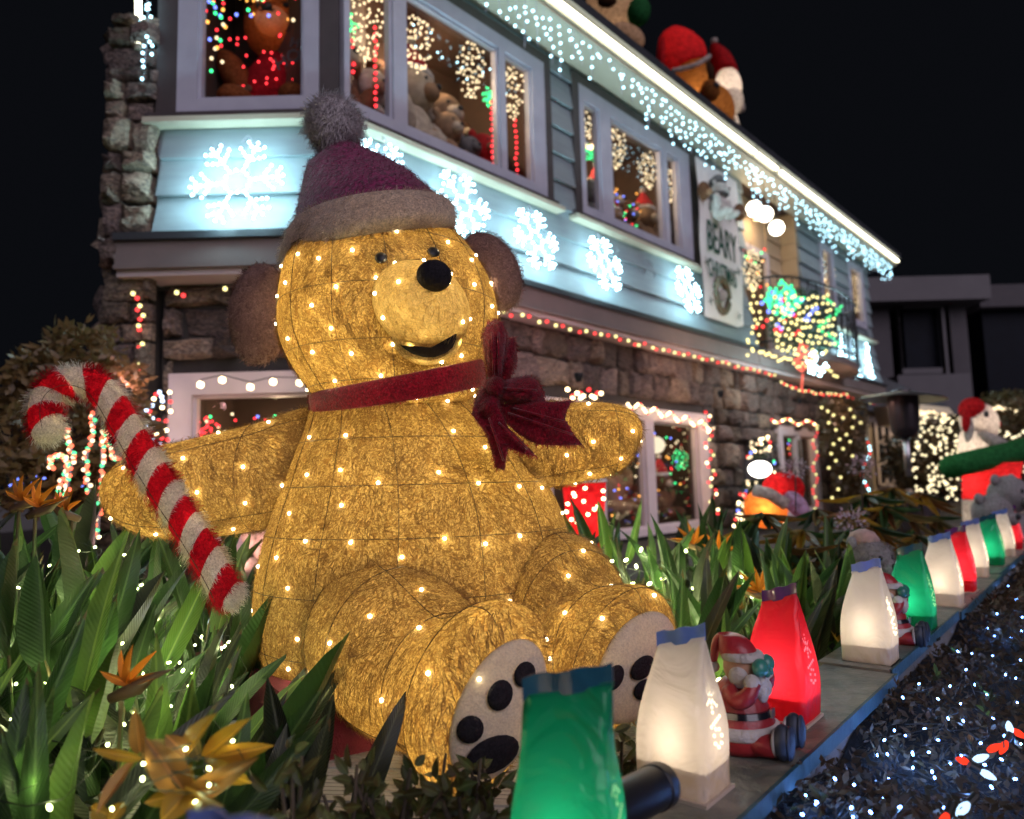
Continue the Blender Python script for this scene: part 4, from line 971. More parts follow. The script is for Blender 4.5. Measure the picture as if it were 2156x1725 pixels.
plush('small grey toy at the lower edge of the left window', FL.pt(-.55, 4.03, -.3), .26, 'grey', None, (0, -1, 0), 'grey', group=wg)
plush('dark toy in the lower right of the left window', FL.pt(-.34, 4.04, -.3), .34, 'grey', None, (0, -1, 0), 'grey', group=wg)
plush('brown bear seated high behind the polar bear upstairs', FR.pt(.95, 4.5, -.85), 0.732, 'brown', None, fn, group=wg)
plush('tan bear at the back between two warm bulb clusters', FR.pt(1.35, 4.45, -.8), 0.61, 'tan', 'red', fn, group=wg)
plush('small cream toy low at the left of the big corner pane', FR.pt(.74, 4.06, -.3), 0.415, 'cream', None, fn, group=wg)
plush('large tan bear at the right side of the big corner pane', FR.pt(1.45, 4.06, -.55), .95, 'tan', None, fn, group=wg)
plush('cream bear slumped beside the polar bear upstairs', FR.pt(1.22, 4.06, -.62), .85, 'cream', None, fn + FR.u * .3, group=wg)
plush('large brown bear at the right of the middle second window pane', FR.pt(4.15, 4.06, -.6), .9, 'brown', None, fn, group=wg)
plush('large tan bear at the left of the middle second window pane', FR.pt(3.5, 4.06, -.7), .95, 'tan', None, fn, group=wg)
plush('small red hatted toy low in the middle second window pane', FR.pt(3.85, 4.06, -.3), 0.439, 'tan', 'red', fn, group=wg)
plush('white toy at the back of the second window group', FR.pt(3.75, 4.5, -.9), 0.61, 'white', 'green', fn, group=wg)
plush('cream toy behind the grey shaggy one in the second group', FR.pt(3.45, 4.5, -.85), 0.549, 'cream', None, fn, group=wg)
plush('brown toy in the upper part of the narrow right pane', FR.pt(1.95, 4.45, -.8), 0.549, 'brown', None, fn, group=wg)
# the glowing bear in the left window
lb_ = fabric('lit_brown_mesh', (.55, .17, .05), (.25, .07, .02), .5, 40, .5); lr_ = fabric('lit_red_mesh', (.75, .03, .05), (.4, .01, .02), .5, 40, .5); lw_ = fabric('lit_white_mesh', (.85, .70, .5), (.7, .5, .35), .5, 40, .5)
sf, zf = FL.hit(573, 42, -.42); HB = 1.32; bz = zf - .66 * HB
T = plush('brown glowing wire bear in a red sweater waving in the left window', FL.pt(sf, bz, -.68), HB, lb_, None, (0.0, -1, 0), lw_, 'light bear', None, 'glowing_bear', lr_)
bulbs([FL.pt(sf + rnd(-.26, .26), bz + rnd(.2, .72), -.36 - rnd(0, .05)) for _ in range(34)], .011, EM['red'], T); bulbs([FL.pt(sf + rnd(-.27, .27), bz + rnd(.82, 1.2), -.40) for _ in range(22)] + [FL.pt(sf + rnd(-.3, .3), bz + rnd(.02, .22), -.36) for _ in range(20)], .010, EM['amber'], T)
for c, e, cl in ((FL.pt(sf, bz + .38, -.68), 12, (1, .35, .2)), (FL.pt(sf, bz + .93, -.66), 8, (1, .5, .2)), (FL.pt(sf, zf, -.445), 5, (1, .85, .7))):
    l = bpy.data.lights.new('bear_lamp', 'POINT'); l.energy = e; l.color = cl; l.shadow_soft_size = .05; o = bpy.data.objects.new('bear_lamp', l); o.location = c; COL.objects.link(o); adopt(o, T)
q = FL.pt(sf, zf + .01, -.295)
m = MB(); m.tube([q + V((0, 0, .045)), q, q + V((-.03, 0, -.02)), q + V((-.06, 0, -.01))], .006, 5); m.tube([q, q + V((.03, 0, -.02)), q + V((.06, 0, -.01))], .006, 5); part('mouth_line', m, M['black'], T)
# letters of a small sign in the left window
def text(name, body, size, M3, loc, m, parent, ext=.004, sx=1.0, off=0.0):
    cu = bpy.data.curves.new(name, 'FONT'); cu.body = body; cu.size = size; cu.extrude = ext; cu.align_x = 'CENTER'; cu.align_y = 'CENTER'; cu.offset = off
    tmp = bpy.data.objects.new(name + '_tmp', cu); COL.objects.link(tmp); bpy.context.view_layer.update()
    me = bpy.data.meshes.new_from_object(tmp, depsgraph=bpy.context.evaluated_depsgraph_get()); bpy.data.objects.remove(tmp)
    me.materials.clear(); me.materials.append(m)
    o = bpy.data.objects.new(name, me); o.matrix_basis = M4(loc, M3, (sx, 1, 1)); COL.objects.link(o); adopt(o, parent); return o
T = thing('hanging_letters', 'dark cut out letters HO hanging inside the left window', 'sign', FL.pt(-.4, 4.5, -.2))
FM = lambda F, a=0: Matrix((F.u, V((0, 0, 1)), F.n)).transposed() @ Matrix.Rotation(R(a), 3, 'Z')
text('letter', 'H', .10, FM(FL, -12), FL.pt(-.36, 4.62, -.14), M['dark_trim'], T, off=.002); text('letter', 'H', .13, FM(FL, 25), FL.pt(-.46, 4.47, -.14), M['dark_trim'], T, off=.002); text('letter', 'O', .13, FM(FL, 10), FL.pt(-.37, 4.52, -.14), M['dark_trim'], T, off=.002)
# clusters of warm bulbs hanging in the panes
def cluster(label, c, rx, rz, n, m, r=.0105, group='bulb clusters behind the upstairs panes', name='light_cluster', ry=.07):
    T = thing(name, label, 'light cluster', c, group); pts = []
    for i in range(n):
        u = 1 - 2 * (i + .5) / n; a = i * 2.39996; k = math.sqrt(1 - u * u) * (1 - .25 * u)
        kk = math.sqrt(((i * 7) % n + .5) / n) * (1 if u > -.2 else 1.0); pts.append(V(c) + V((rx * (1 - .25 * u) * math.sqrt(1 - u * u) * (2 * ((i * 0.618) % 1) - 1) + rnd(-.012, .012), rnd(-ry, ry), rz * -u + rnd(-.01, .01))))
    bulbs(pts, r, m, T); part('hanger', MB().tube([V(c) + V((0, 0, rz * .8)), V(c) + V((0, 0, rz + .12))], .003, 4), M['wire'], T)
for x, y, k, lb in ((770, 50, 1.25, 'warm bulb cluster in the narrow left corner pane'), (880, 92, 1.05, 'warm bulb cluster at the left of the big corner pane'), (992, 148, 1.05, 'warm bulb cluster at the right of the big corner pane'), (1078, 195, 1.0, 'warm bulb cluster in the narrow right corner pane'),
                    (1224, 275, 1.0, 'warm bulb cluster in the leftmost pane of the second group'), (1297, 312, 1.0, 'warm bulb cluster left in the middle pane of the second group'), (1364, 360, .95, 'warm bulb cluster right in the middle pane of the second group'), (1408, 392, .9, 'warm bulb cluster in the narrow right pane of the second group')):
    s_, z_ = FR.hit(x, y, -.15); cluster(lb, FR.pt(s_, z_, -.15), .115 * k, .235 * k, int(64 * k), EM['warm_soft'])
for x, y, k, lb in ((1583, 570, .8, 'warm cluster just inside the balcony door'), (1740, 580, 1.0, 'warm bulb cluster in the first narrow far window'), (1800, 620, 1.0, 'warm bulb cluster in the last narrow far window')):
    s_, z_ = FR.hit(x, y, -.09 if y > 571 else .1); cluster(lb, FR.pt(s_, z_, -.09 if y > 571 else .1), .17 * k, .36 * k, 60, EM['warm_soft'], .015, ry=.03)
for x, y, r_, lb in ((732, 52, .07, 'green bulb ball at the left corner pane'), (1030, 205, .055, 'green bulb ball low in the big corner pane'), (1243, 322, .07, 'round green bulb ball in the second window group'), (1432, 968, .10, 'green bulb ball in the French window')):
    dd = -.3 if y > 900 else -.2; s_, z_ = FR.hit(x, y, dd); cluster(lb, FR.pt(s_, z_, dd), r_, r_ * 1.15, 40, EM['green'], .008, 'green bulb balls in the windows', 'light_ball', r_)
def beads(lb, F, s, z0, z1, d=-.2, n=None, r=.017):
    n = n or int((z0 - z1) / .052); bulb_string(lb, [F.pt(s + rnd(-.012, .012), z0 + (z1 - z0) * i / n, d) for i in range(n + 1)], [EM['red']], r, 'red bead strings in the corner window')
beads('red bulb string at the left of the narrow corner pane', FR, .10, 4.62, 4.12); beads('red bulb string at the right of the narrow left pane', FR, .47, 4.95, 4.10)
beads('red bulb string at the left of the narrow right pane', FR, 1.77, 4.85, 4.12); beads('red bulb string at the right of the narrow right pane', FR, 2.09, 4.8, 4.10); beads('short red bulb string in the middle of the left pane', FR, .26, 4.75, 4.5)
def multi(lb, F, s0, s1, z0, z1, d, n, r=.012, cols=('red', 'green', 'blue', 'amber', 'warm_soft'), group='coloured strings behind the windows'):
    pts = []; 
    for i in range(n): t = i / n; pts.append(F.pt(s0 + (s1 - s0) * t, rnd(z0, z1), d + rnd(-.08, .08)))
    bulb_string(lb, pts, [EM[c] for c in cols], r, group, cable=False)
multi('coloured bulbs at the left inside the left window', FL, -1.0, -.86, 4.45, 5.2, -.16, 26, .014); multi('coloured bulbs across the top of the left window', FL, -1.0, -.25, 4.85, 5.2, -.16, 30, .014)
multi('blue and red bulbs in the middle of the second window group', FR, 3.4, 4.3, 4.15, 4.75, -.25, 46, .012, ('blue', 'red', 'blue', 'green', 'amber')); multi('few cold bulbs standing for reflections high in the corner window', FR, .6, 2.0, 4.95, 5.15, -.18, 14, .008, ('ice',)); multi('amber and red bulbs inside the balcony doorway', FR, 6.9, 8.0, 4.2, 4.9, -.2, 14, .02, ('amber', 'red', 'green'))  # ice bulbs placed as painted reflections on the corner glass
multi('coloured bulbs on the garland inside the pink window', FL, -1.0, -.2, 1.72, 1.95, -.3, 46, .012, ('warm_soft', 'green', 'warm_soft', 'blue', 'warm_soft', 'red')); multi('coloured bulbs inside the French windows', FR, 3.2, 5.1, 1.0, 1.95, -.35, 80, .013)
multi('coloured bulbs inside the far ground floor window', FR, 7.75, 9.0, 1.0, 2.0, -.3, 60, .015)
cluster('red bulb heart low in the pink window', FL.on(432, 905, -.2), .07, .08, 34, EM['red'], .010, 'bulb shapes in the pink window', 'light_ball')
part_T = thing('paper_lantern', 'round glowing paper lantern hanging in the French window', 'lantern', FR.on(1382, 937, -.35)); part('shade', MB().ell(FR.on(1382, 937, -.35), (.10, .10, .10), None, 20, 14), emit('lantern_glow', (1, .86, .60), 1.2, False), part_T, True)
plush('large tan bear behind the French window mullion', FR.pt(3.95, 1.0, -.6), .95, 'tan', None, fn); plush('cream toy with a red boot behind the pink window', FL.pt(-.35, .86, .22), .62, 'cream', 'red', (-.3, -1, 0))
plush('small brown toy behind the lower right French pane', FR.pt(4.75, .95, -.4), .6, 'brown', 'red', fn)
for F, s_, z_, e in ((FR, 1.1, 5.3, 46), (FR, 3.9, 5.3, 42), (FL, -.6, 1.9, 9), (FR, 3.3, 2.2, 9), (FR, 4.6, 2.2, 10), (FR, 8.3, 2.1, 9), (FR, 7.4, 5.2, 14), (FR, 10.1, 5.2, 34), (FR, 11.6, 5.2, 40)):  # unseen lamps added to brighten the rooms behind the windows
    lT = thing('room_fill_lamp', 'added warm lamp brightening the room ' + {1.1: 'behind the corner window', 3.9: 'behind the second window group', -.6: 'behind the pink window', 3.3: 'behind the left French panes', 4.6: 'behind the right French panes', 8.3: 'behind the far ground floor window', 7.4: 'at the balcony door', 10.1: 'behind the first narrow far window', 11.6: 'behind the last narrow far window'}[s_], 'lamp', F.pt(s_, z_, -.6 if s_ != 7.4 else -.1))
    c = F.pt(s_, z_, -.6 if s_ != 7.4 else -.1); part('fill_lamp_shade', MB().lathe([(.03, .05), (.08, 0), (.06, -.01)], c, None, 12), M['cream'], lT)
    l = bpy.data.lights.new('room_fill_light', 'POINT'); l.energy = e; l.color = (1, .70, .42); l.shadow_soft_size = .06; o = bpy.data.objects.new('room_fill_light', l); o.location = c - V((0, 0, .05)); COL.objects.link(o); adopt(o, lT)
# warm and pink lamps added to wash the ground floor in light
for c, e, lb in ((FL.pt(-1.15, 2.0, .55), 9, 'added pink floodlight left of the pink window'), (FL.pt(-.5, .95, .5), 8, 'added pink floodlight on the ground under the pink window'), (FR.pt(4.4, 2.3, .6), 22, 'added pink floodlight over the French windows'), (FR.pt(6.4, 2.35, .7), 18, 'added warm floodlight on the stone between the two windows'), (FR.pt(1.6, 2.2, .8), 18, 'added floodlight on the stone hidden behind the bear head'), (FR.pt(8.6, 2.3, .8), 16, 'added floodlight over the far ground floor window')):
    T = thing('floodlight', lb, 'spotlight', c, 'added floodlights washing the ground floor'); part('housing', MB().lathe([(.02, -.05), (.035, 0), (.035, .02)], c, None, 12), M['black'], T)
    l = bpy.data.lights.new('added_wash_lamp', 'POINT'); l.energy = e; l.color = (1, .50, .50) if c.x < 1.9 else (1, .58, .42); l.shadow_soft_size = .05; o = bpy.data.objects.new('added_wash_lamp', l); o.location = c + V((0, 0, .05)); COL.objects.link(o); adopt(o, T)

# ------------------------------------------------------------------ banner
def banner():
    T = thing('christmas_banner', 'long white banner lettered BEARY CHRISTMAS hanging between the windows and the balcony', 'banner', FR.pt(5.85, 3.3, .14))
    SB0, SB1 = FR.hit(1475, 520, .15)[0], FR.hit(1557, 520, .15)[0]; m = MB(); N = 12; vs = []
    for side in (0, 1):
        for i in range(N + 1):
            z = 3.31 + (5.30 - 3.31) * i / N
            for k in range(7):
                s = SB0 + (SB1 - SB0) * k / 6; vs.append(FR.pt(s, z + (.05 if i == 0 and k == 6 else 0), .15 + .012 * math.sin(i * .9 + k * .7) + side * .004))
    fs = []; q = 7 * (N + 1)
    for side in (0, 1):
        for i in range(N):
            for k in range(6): a = side * q + i * 7 + k; fs.append((a, a + 1, a + 8, a + 7))
    part('cloth', m.add(vs, fs), mat('banner_cloth', (.82, .79, .75), (.74, .72, .70), .7, 4), T, True)
    gr = mat('banner_green_print', (.02, .09, .06), (.015, .07, .05), .7, 20); wr = mat('banner_wreath_print', (.05, .16, .10), (.20, .05, .03), .7, 60)
    text('lettering', 'BEARY', .54, FM(FR, -1.5), FR.on(1521, 513, .172), gr, T, .001, .52, .005); text('lettering', 'CHRISTMAS', .33, FM(FR, -1.5), FR.on(1522, 577, .172), gr, T, .001, .45, .003)
    m = MB(); wc = FR.on(1520, 622, .176); m.tube([wc + FR.u * .17 * math.cos(i * .3927) + V((0, 0, .21 * math.sin(i * .3927))) for i in range(17)], .045, 8); part('wreath_print', m, wr, T, True); part('bear_face_print', MB().ell(wc, (.07, .012, .08), None, 12, 8), mat('banner_face_print', (.45, .42, .40), (.30, .28, .27), .7, 20), T, True)
    for a, b in ((SB0 + .1, 4.0), (SB1 - .12, 4.05), (SB0 + .15, 3.52), (SB1 - .18, 3.45), (SB0 + .3, 4.72), (SB1 - .3, 4.72)):
        m = MB()
        for t in range(4): an = t * 1.57 + .4; m.add([FR.pt(a, b, .172), FR.pt(a + .03 * math.cos(an + .5), b + .03 * math.sin(an + .5), .173), FR.pt(a + .07 * math.cos(an), b + .07 * math.sin(an), .172), FR.pt(a + .03 * math.cos(an - .5), b + .03 * math.sin(an - .5), .173)], [(0, 1, 2, 3)])
        part('holly_print', m, gr, T)
    # polar bear standing at the top of the banner
    T2 = plush('white snow bear figure in a striped hat perched on top of the banner', FR.on(1516, 462, .24), .52, 'white', None, fn, 'white', 'bear figure', None, 'snow_bear_figure')
    part('scarf', MB().lathe([(.10, 0), (.13, .02), (.11, .05)], FR.on(1516, 462, .24) + V((0, 0, .28)), None, 14), plushm('grey'), T2); part('hat', MB().lathe([(.10, 0), (.105, .05), (.05, .10)], FR.on(1516, 462, .24) + V((0, 0, .46)), None, 14), plushm('grey'), T2)
    for s_, lb in ((SB0 + .06, 'brown bear peeking round the left side of the banner'), (SB1 - .05, 'brown bear peeking round the right side of the banner')):
        T3 = thing('peeking_bear', lb, 'bear figure', FR.pt(s_, 4.7, .2), 'brown bears beside the banner'); part('head', MB().ell(FR.pt(s_, 4.86, .2), (.08, .07, .12), None, 14, 10), plushm('brown'), T3, True); part('muzzle', MB().ell(FR.pt(s_, 4.83, .27), (.045, .03, .045), None, 10, 8), plushm('tan'), T3, True)
banner()

# ------------------------------------------------------------------ balcony with its nets of lights
def balcony():
    B = thing('balcony', 'small iron railed balcony wrapped in coloured light nets', 'balcony', FR.pt(8.2, 3.05, .4))
    pth = [FR.pt(6.62, 0, .05), FR.pt(6.7, 0, .4), FR.pt(7.2, 0, .62), FR.pt(8.2, 0, .72), FR.pt(9.2, 0, .62), FR.pt(9.8, 0, .4), FR.pt(9.95, 0, .05)]
    q = path_sample(pth, 8)
    m = MB(); m.prism([V((p.x, p.y, 3.0)) for p in q], (0, 0, .10)); part('floor', m, M['fascia'], B)
    for z in (3.2, 4.08): part('rail', MB().tube([V((p.x, p.y, z)) for p in q], .016, 6), M['black'], B)
    for p in q[::2]: part('baluster', MB().tube([V((p.x, p.y, 3.1)), V((p.x, p.y, 4.08))], .009, 5), M['black'], B)
    sc_ = path_sample(pth, 3)
    for p in sc_[1:-1]:
        c = V((p.x, p.y, 3.62)); part('scroll', MB().tube([c + FR.u * .09 * math.cos(a * .5) * (1 - a * .03) + V((0, 0, .12 * math.sin(a * .5))) for a in range(0, 14)], .006, 4), M['black'], B)
balcony()
def net(label, cells, m, r, group='light nets on the balcony', cat='net lights'):
    T = thing('net_lights', label, cat, cells[0], group); bulbs(cells, r, m, T); return T
def blob(x, y, rx, ry, Yd, n, jd=.12, shell=True):
    o = []
    for _ in range(n):
        a = rnd(0, 6.283); k = math.sqrt(rnd(.02, 1)); o.append(FR.on(x + rx * k * math.cos(a), y + ry * k * math.sin(a), Yd + rnd(-jd, jd)))
    return o
cells = []
for j in range(9):
    for i in range(12):
        t = (i + .5 * (j % 2)) / 11.5; x = 1628 + t * 132 + (j - 4) * 2.0; y = 612 + j * 15.5 + (t - .3) * 22 + 14 * math.sin(t * 3.0) - (8 - j) * t * 1.0
        if (x - 1695) ** 2 / 78 ** 2 + (y - 680) ** 2 / 80 ** 2 < 1.0: cells.append(FR.on(x + rnd(-4, 4), y + rnd(-4, 4), .85 + .15 * math.sin(t * 3.1)))
net('rows of pale yellow bulbs on the bulging balcony net', cells, CW, .021)
net('bright green bulb wreath at the top left of the balcony', [FR.on(1648 + 46 * math.cos(a * .39) * rnd(.2, 1) , 630 + 40 * math.sin(a * .39) * rnd(.2, 1), .8) for a in range(84)], emit('bright_green_bulb', (.06, 1.0, .38), 2.2), .024)
net('green bulbs round the right edge of the balcony net', [FR.on(1748 + 18 * math.sin(i * .3) + rnd(-8, 8), 630 + i * 3.6, .8) for i in range(28)], emit('green_bulb_lit', (.08, 1.0, .32), 1.8), .019)
net('yellow bulbs trailing down the left side of the balcony', [FR.on(1576 + rnd(-5, 28), 608 + i * 6.6 + rnd(-6, 6), .5) for i in range(22)], CW, .020)
net('yellow bulbs along the foot of the balcony', [FR.on(1600 + i * 6.5, 745 + i * 1.7 + rnd(-7, 7), .75) for i in range(26)], CW, .021)
net('red bulb poinsettia hanging from the balcony foot', blob(1690, 752, 17, 30, .95, 60, .05) + [FR.on(1690 - i * .5, 790 + i * 6, .9) for i in range(6)], emit('red_flower_bulb', (1.0, .16, .10), 1.8), .016)
net('cold white bulb bunch at the lower right of the balcony', blob(1722, 765, 26, 28, .8, 50, .06), EM['cold'], .012)
net('scattered red and blue bulbs over the balcony', blob(1660, 650, 60, 45, .95, 16, .05), EM['blue'], .024); net('scattered red bulbs over the balcony', blob(1640, 670, 60, 50, .95, 12, .05), EM['redstr'], .021)
T = thing('evergreen_garland', 'dark green garland bunched over the balcony railing', 'garland', FR.pt(8.3, 3.6, .7))
m = MB()
for _ in range(2600):
    a = rnd(0, 6.28); k = math.sqrt(rnd(0, 1)); x = 1690 + 74 * k * math.cos(a); y = 680 + 74 * k * math.sin(a); c = FR.on(x, y, .62 + rnd(-.05, .18)); d1 = V((rnd(-1, 1), rnd(-1, 1), rnd(-1, 1))).normalized() * .05; d2 = V((rnd(-1, 1), rnd(-1, 1), rnd(-1, 1))).normalized() * .012
    m.add([c - d2, c + d2, c + d1], [(0, 1, 2)])
part('needles', m, mat('evergreen_needles', (.02, .07, .03), (.012, .045, .02), .6, 20), T, False, 'stuff', fixn=False)
for x, y, lb in ((1588, 440, 'left'), (1611, 451, 'middle'), (1635, 480, 'right')):
    T = thing('globe_lamp', lb + ('most' if lb != 'middle' else '') + ' of the three glowing globe lamps over the balcony', 'lamp', FR.on(x, y, .25), 'globe lamps over the balcony'); part('globe', MB().ell(FR.on(x, y, .25), (.105, .105, .105), None, 18, 12), EM['globe'], T, True); part('hook', MB().tube([FR.on(x, y, .25) + V((0, 0, .1)), FR.on(x, y, .25) + V((0, 0, .5))], .006, 5), M['wire'], T)

# ------------------------------------------------------------------ leaves and plants
LM = dict(
 strel=leafmat('strelitzia_leaf', (.036, .078, .020), (.020, .046, .015), .38, 7, .35), strel_y=leafmat('strelitzia_leaf_pale', (.12, .20, .040), (.06, .12, .03), .38, 7, .4),
 stalk=leafmat('strelitzia_stalk', (.09, .15, .04), (.05, .09, .025), .4, 12, .2),
 yellow=leafmat('yellow_leaf', (.42, .26, .025), (.30, .13, .018), .35, 14, .4), brown=leafmat('bronze_leaf', (.22, .10, .025), (.11, .045, .016), .35, 12, .35),
 olive=leafmat('olive_leaf', (.26, .19, .065), (.12, .095, .036), .42, 10, .35), dark=leafmat('dark_leaf', (.030, .038, .018), (.016, .020, .012), .4, 12, .2),
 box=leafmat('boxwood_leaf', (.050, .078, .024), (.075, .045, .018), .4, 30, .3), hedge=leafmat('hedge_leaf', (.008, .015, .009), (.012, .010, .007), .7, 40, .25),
 petal=leafmat('orange_petal', (.75, .26, .02), (.60, .16, .015), .4, 20, .4), spathe=leafmat('purple_spathe', (.12, .07, .07), (.07, .04, .04), .4, 20, .2), bark=mat('bark', (.09, .065, .045), (.045, .032, .024), .9, 16, .8, 60),
 lit=leafmat('lit_green_leaf', (.16, .38, .10), (.10, .28, .07), .4, 20, .4))
_lf = {}
def leafmesh(name, shape, m, fold=.25, droop=.25, seg=7, tipk=1.0):
    key = (name, m.name)
    if key in _lf: return _lf[key]
    vs = []; fs = []
    for i in range(seg + 1):
        t = i / seg; w_ = shape(t); z = t; y = droop * t * t
        wob = .012 * math.sin(t * 17 + len(_lf))
        for k in (-1, -.5, 0, .5, 1): vs.append((k * w_ + .03 * math.sin(t * 5 + droop * 9) * t, y - abs(k) * fold * w_ + wob * abs(k) * (2 if k > 0 else -2) * math.sin(t * 23 + fold * 9), z - .04 * abs(k)))
    for i in range(seg):
        for k in range(4): a = i * 5 + k; fs.append((a, a + 1, a + 6, a + 5))
    me = MB().add(vs, fs).mesh(name, m, True, False); _lf[key] = me; return me
lance = lambda t: max(.0, (math.sin(math.pi * min(t * .96 + .03, 1) ** .85)) ** .75 * .5)
blade = lambda t: max(.01, (math.sin(math.pi * min(t * .93 + .06, 1) ** .72)) ** .6 * .5 * (1 - .15 * t))
stm = {}
def stalkmesh(m):
    if m.name not in stm: stm[m.name] = MB().tube([(0, 0, i / 5) for i in range(6)], [1, .95, .9, .85, .8, .7], 5).mesh('stalk', m, True)
    return stm[m.name]
def orient(z, face=(0, -1, 0)):
    z = V(z).normalized(); y = -V(face); y = (y - z * y.dot(z)); 
    if y.length < 1e-3: y = V((1, 0, 0))
    y.normalize(); x = y.cross(z); return Matrix((x, y, z)).transposed()
def put_leaf(T, me, base, tip, width, face=(0, -1, .3), name='leaf'):
    d = V(tip) - V(base); L_ = d.length; return inst(name, me, M4(base, orient(d, face), (width, L_, L_)), T)
def put_stalk(T, m, a, b, r): d = V(b) - V(a); return inst('stalk', stalkmesh(m), M4(a, basis(d), (r, r, d.length)), T)
def fairy(T, pts, m, r, cable=True):
    for p in pts: inst('bulb', bulb_mesh(r, m), M4(p, basis((rnd(-1, 1), rnd(-1, 1), rnd(-.5, 1))), (1, 1, 1.7)), T)
    if cable and len(pts) > 2: part('cable', MB().tube(path_sample([V(p) + V((rnd(-.02, .02), .006, rnd(-.02, .01))) for p in pts], 3), .0010, 4), M['wire'], T, True)
SM = [('l1', .28, .18), ('l2', .15, .35), ('l3', .4, -.08)]
def strel(label, x, y, h, n, spread=.22, tone='strel', group='bird of paradise clumps', ln=(.20, .34), wd=(.032, .068), zb=None):
    zb = ZG if zb is None else zb; T = thing('bird_of_paradise_plant', label, 'plant', (x, y, zb), group)
    for i in range(n):
        a = rnd(0, 6.283); b = V((x + rnd(-.07, .07), y + rnd(-.07, .07), zb)); k = rnd(.45, 1.0); L_ = rnd(*ln)
        out = V((math.cos(a), math.sin(a) * .8, 0)) * spread * rnd(.2, 1) * (1.3 - k * .5); j = b + out + V((0, 0, max(.05, h * k - L_ * .8)))
        dr = (out * rnd(.6, 1.6) + V((rnd(-.05, .05), rnd(-.05, .05), L_))).normalized(); m_ = LM[tone] if tone == 'dark' else random.choice((LM['strel'], LM['strel'], LM['dark'], LM['strel'], LM['strel_y']))
        nm, fo, dp = random.choice(SM); me = leafmesh('strel_' + nm, blade, m_, fo, dp)
        mid = b.lerp(j, .5) + V((rnd(-.012, .012), 0, 0)); put_stalk(T, LM['stalk'], b, j, rnd(.0045, .0075)); put_leaf(T, me, j, j + dr * L_, rnd(*wd), (rnd(-1, 1), -1, rnd(-.2, .6)))
    return T
def flower(label, c, s=.13, lean=0.0, flip=1):
    T = thing('bird_of_paradise_flower', label, 'flower', V(c) - V((0, 0, .4)), 'orange bird of paradise flowers')
    c = V(c); put_stalk(T, LM['stalk'], c - V((lean * .5, 0, .45)), c, .006)
    part('spathe', MB().tube([c - V((.02 * flip, 0, .015)), c + V((.03 * flip, 0, .004)), c + V((s * .6 * flip, 0, .02)), c + V((s * 1.1 * flip, -.01, .035))], [.009, .014, .008, .001], 8), LM['spathe'], T, True)
    me = leafmesh('petal', lance, LM['petal'], .3, .12)
    for a, l in ((20, 1), (48, 1.05), (75, .95), (100, .8), (128, .55)): put_leaf(T, me, c + V((.012 * flip, 0, .01)), c + V((math.cos(R(a)) * s * l * flip, rnd(-.03, .01), math.sin(R(a)) * s * l)), s * .17, (0, -1, .2), 'petal')
# left garden, dense clumps from the wall back to the house
LEFT = [(-1.42, 2.45, .66, 16, 'at the far left edge below the lit rope canes'), (-1.02, 2.5, .62, 16, 'behind the foot of the candy cane'), (-1.62, 2.05, .62, 14, 'at the left edge under the orange flower'), (-1.20, 1.98, .62, 16, 'left of the candy cane shaft'), (-.86, 2.06, .50, 14, 'between the candy cane tip and the bear'),
        (-1.28, 1.6, .56, 14, 'left edge in the middle of the garden'), (-.95, 1.58, .52, 15, 'with a lit orange flower in its middle'), (-1.02, 1.22, .40, 12, 'low at the left edge of the photo'), (-.72, 1.45, .20, 9, 'left of the red box'), (-.74, 1.22, .28, 9, 'behind the yellow leaved croton'), (-.80, 1.75, .26, 7, 'leaning in front of the terracotta pots'), (-1.72, 2.6, .66, 12, 'in the far left corner of the garden')]
for x, y, h, n, lb in LEFT: strel('bird of paradise clump ' + lb, x, y, h, int(n * 1.6))
strel('dark leaved clump in front of the red box', -.42, 1.38, .22, 6, .14, 'dark', ln=(.16, .26), wd=(.035, .06))
strel('dark spiky clump left of the red box', -.68, 1.66, .30, 9, .2, 'dark', ln=(.2, .3), wd=(.035, .055))
T = thing('fairy_light_string', 'warm green fairy lights woven through the left clumps of leaves', 'string lights', (-1.1, 1.9, ZG + .2), 'fairy lights in the planting')
pts = []
for x, y, Y in [(20, 1235, 1.9), (38, 1237, 1.85), (80, 1135, 2.1), (115, 1140, 2.1), (165, 1160, 2.05), (200, 1152, 2.0), (85, 1280, 1.8), (118, 1290, 1.8), (135, 1287, 1.8), (170, 1225, 1.9), (148, 1312, 1.75), (55, 1360, 1.7), (262, 1168, 1.9), (286, 1240, 1.85), (173, 1385, 1.6), (225, 1283, 1.75), (268, 1320, 1.7), (245, 1390, 1.6), (255, 1355, 1.62), (320, 1250, 1.9), (365, 1362, 1.8), (380, 1395, 1.75), (408, 1310, 2.0), (356, 1395, 1.6), (384, 1412, 1.55), (340, 1440, 1.5), (327, 1443, 1.5), (300, 1420, 1.52), (314, 1470, 1.45), (330, 1492, 1.4), (400, 1445, 1.55), (430, 1442, 1.6), (445, 1440, 1.6), (25, 1515, 1.35), (225, 1568, 1.2), (60, 1605, 1.2), (70, 1650, 1.15), (465, 1365, 1.9), (490, 1445, 1.7), (5, 1640, 1.2), (105, 1700, 1.05), (262, 1525, 1.4), (175, 1480, 1.4), (95, 1440, 1.5), (35, 1440, 1.5), (345, 1128, 2.2), (212, 1130, 2.2)]:
    pts.append(P(x + rnd(-2, 2), y, Y))
for _ in range(46):
    x, y = rnd(5, 500), rnd(1150, 1560); pts.append(P(x, y, 2.25 - (y - 1150) / 410 * .75))
fairy(T, pts, EM['gw'], .0032)
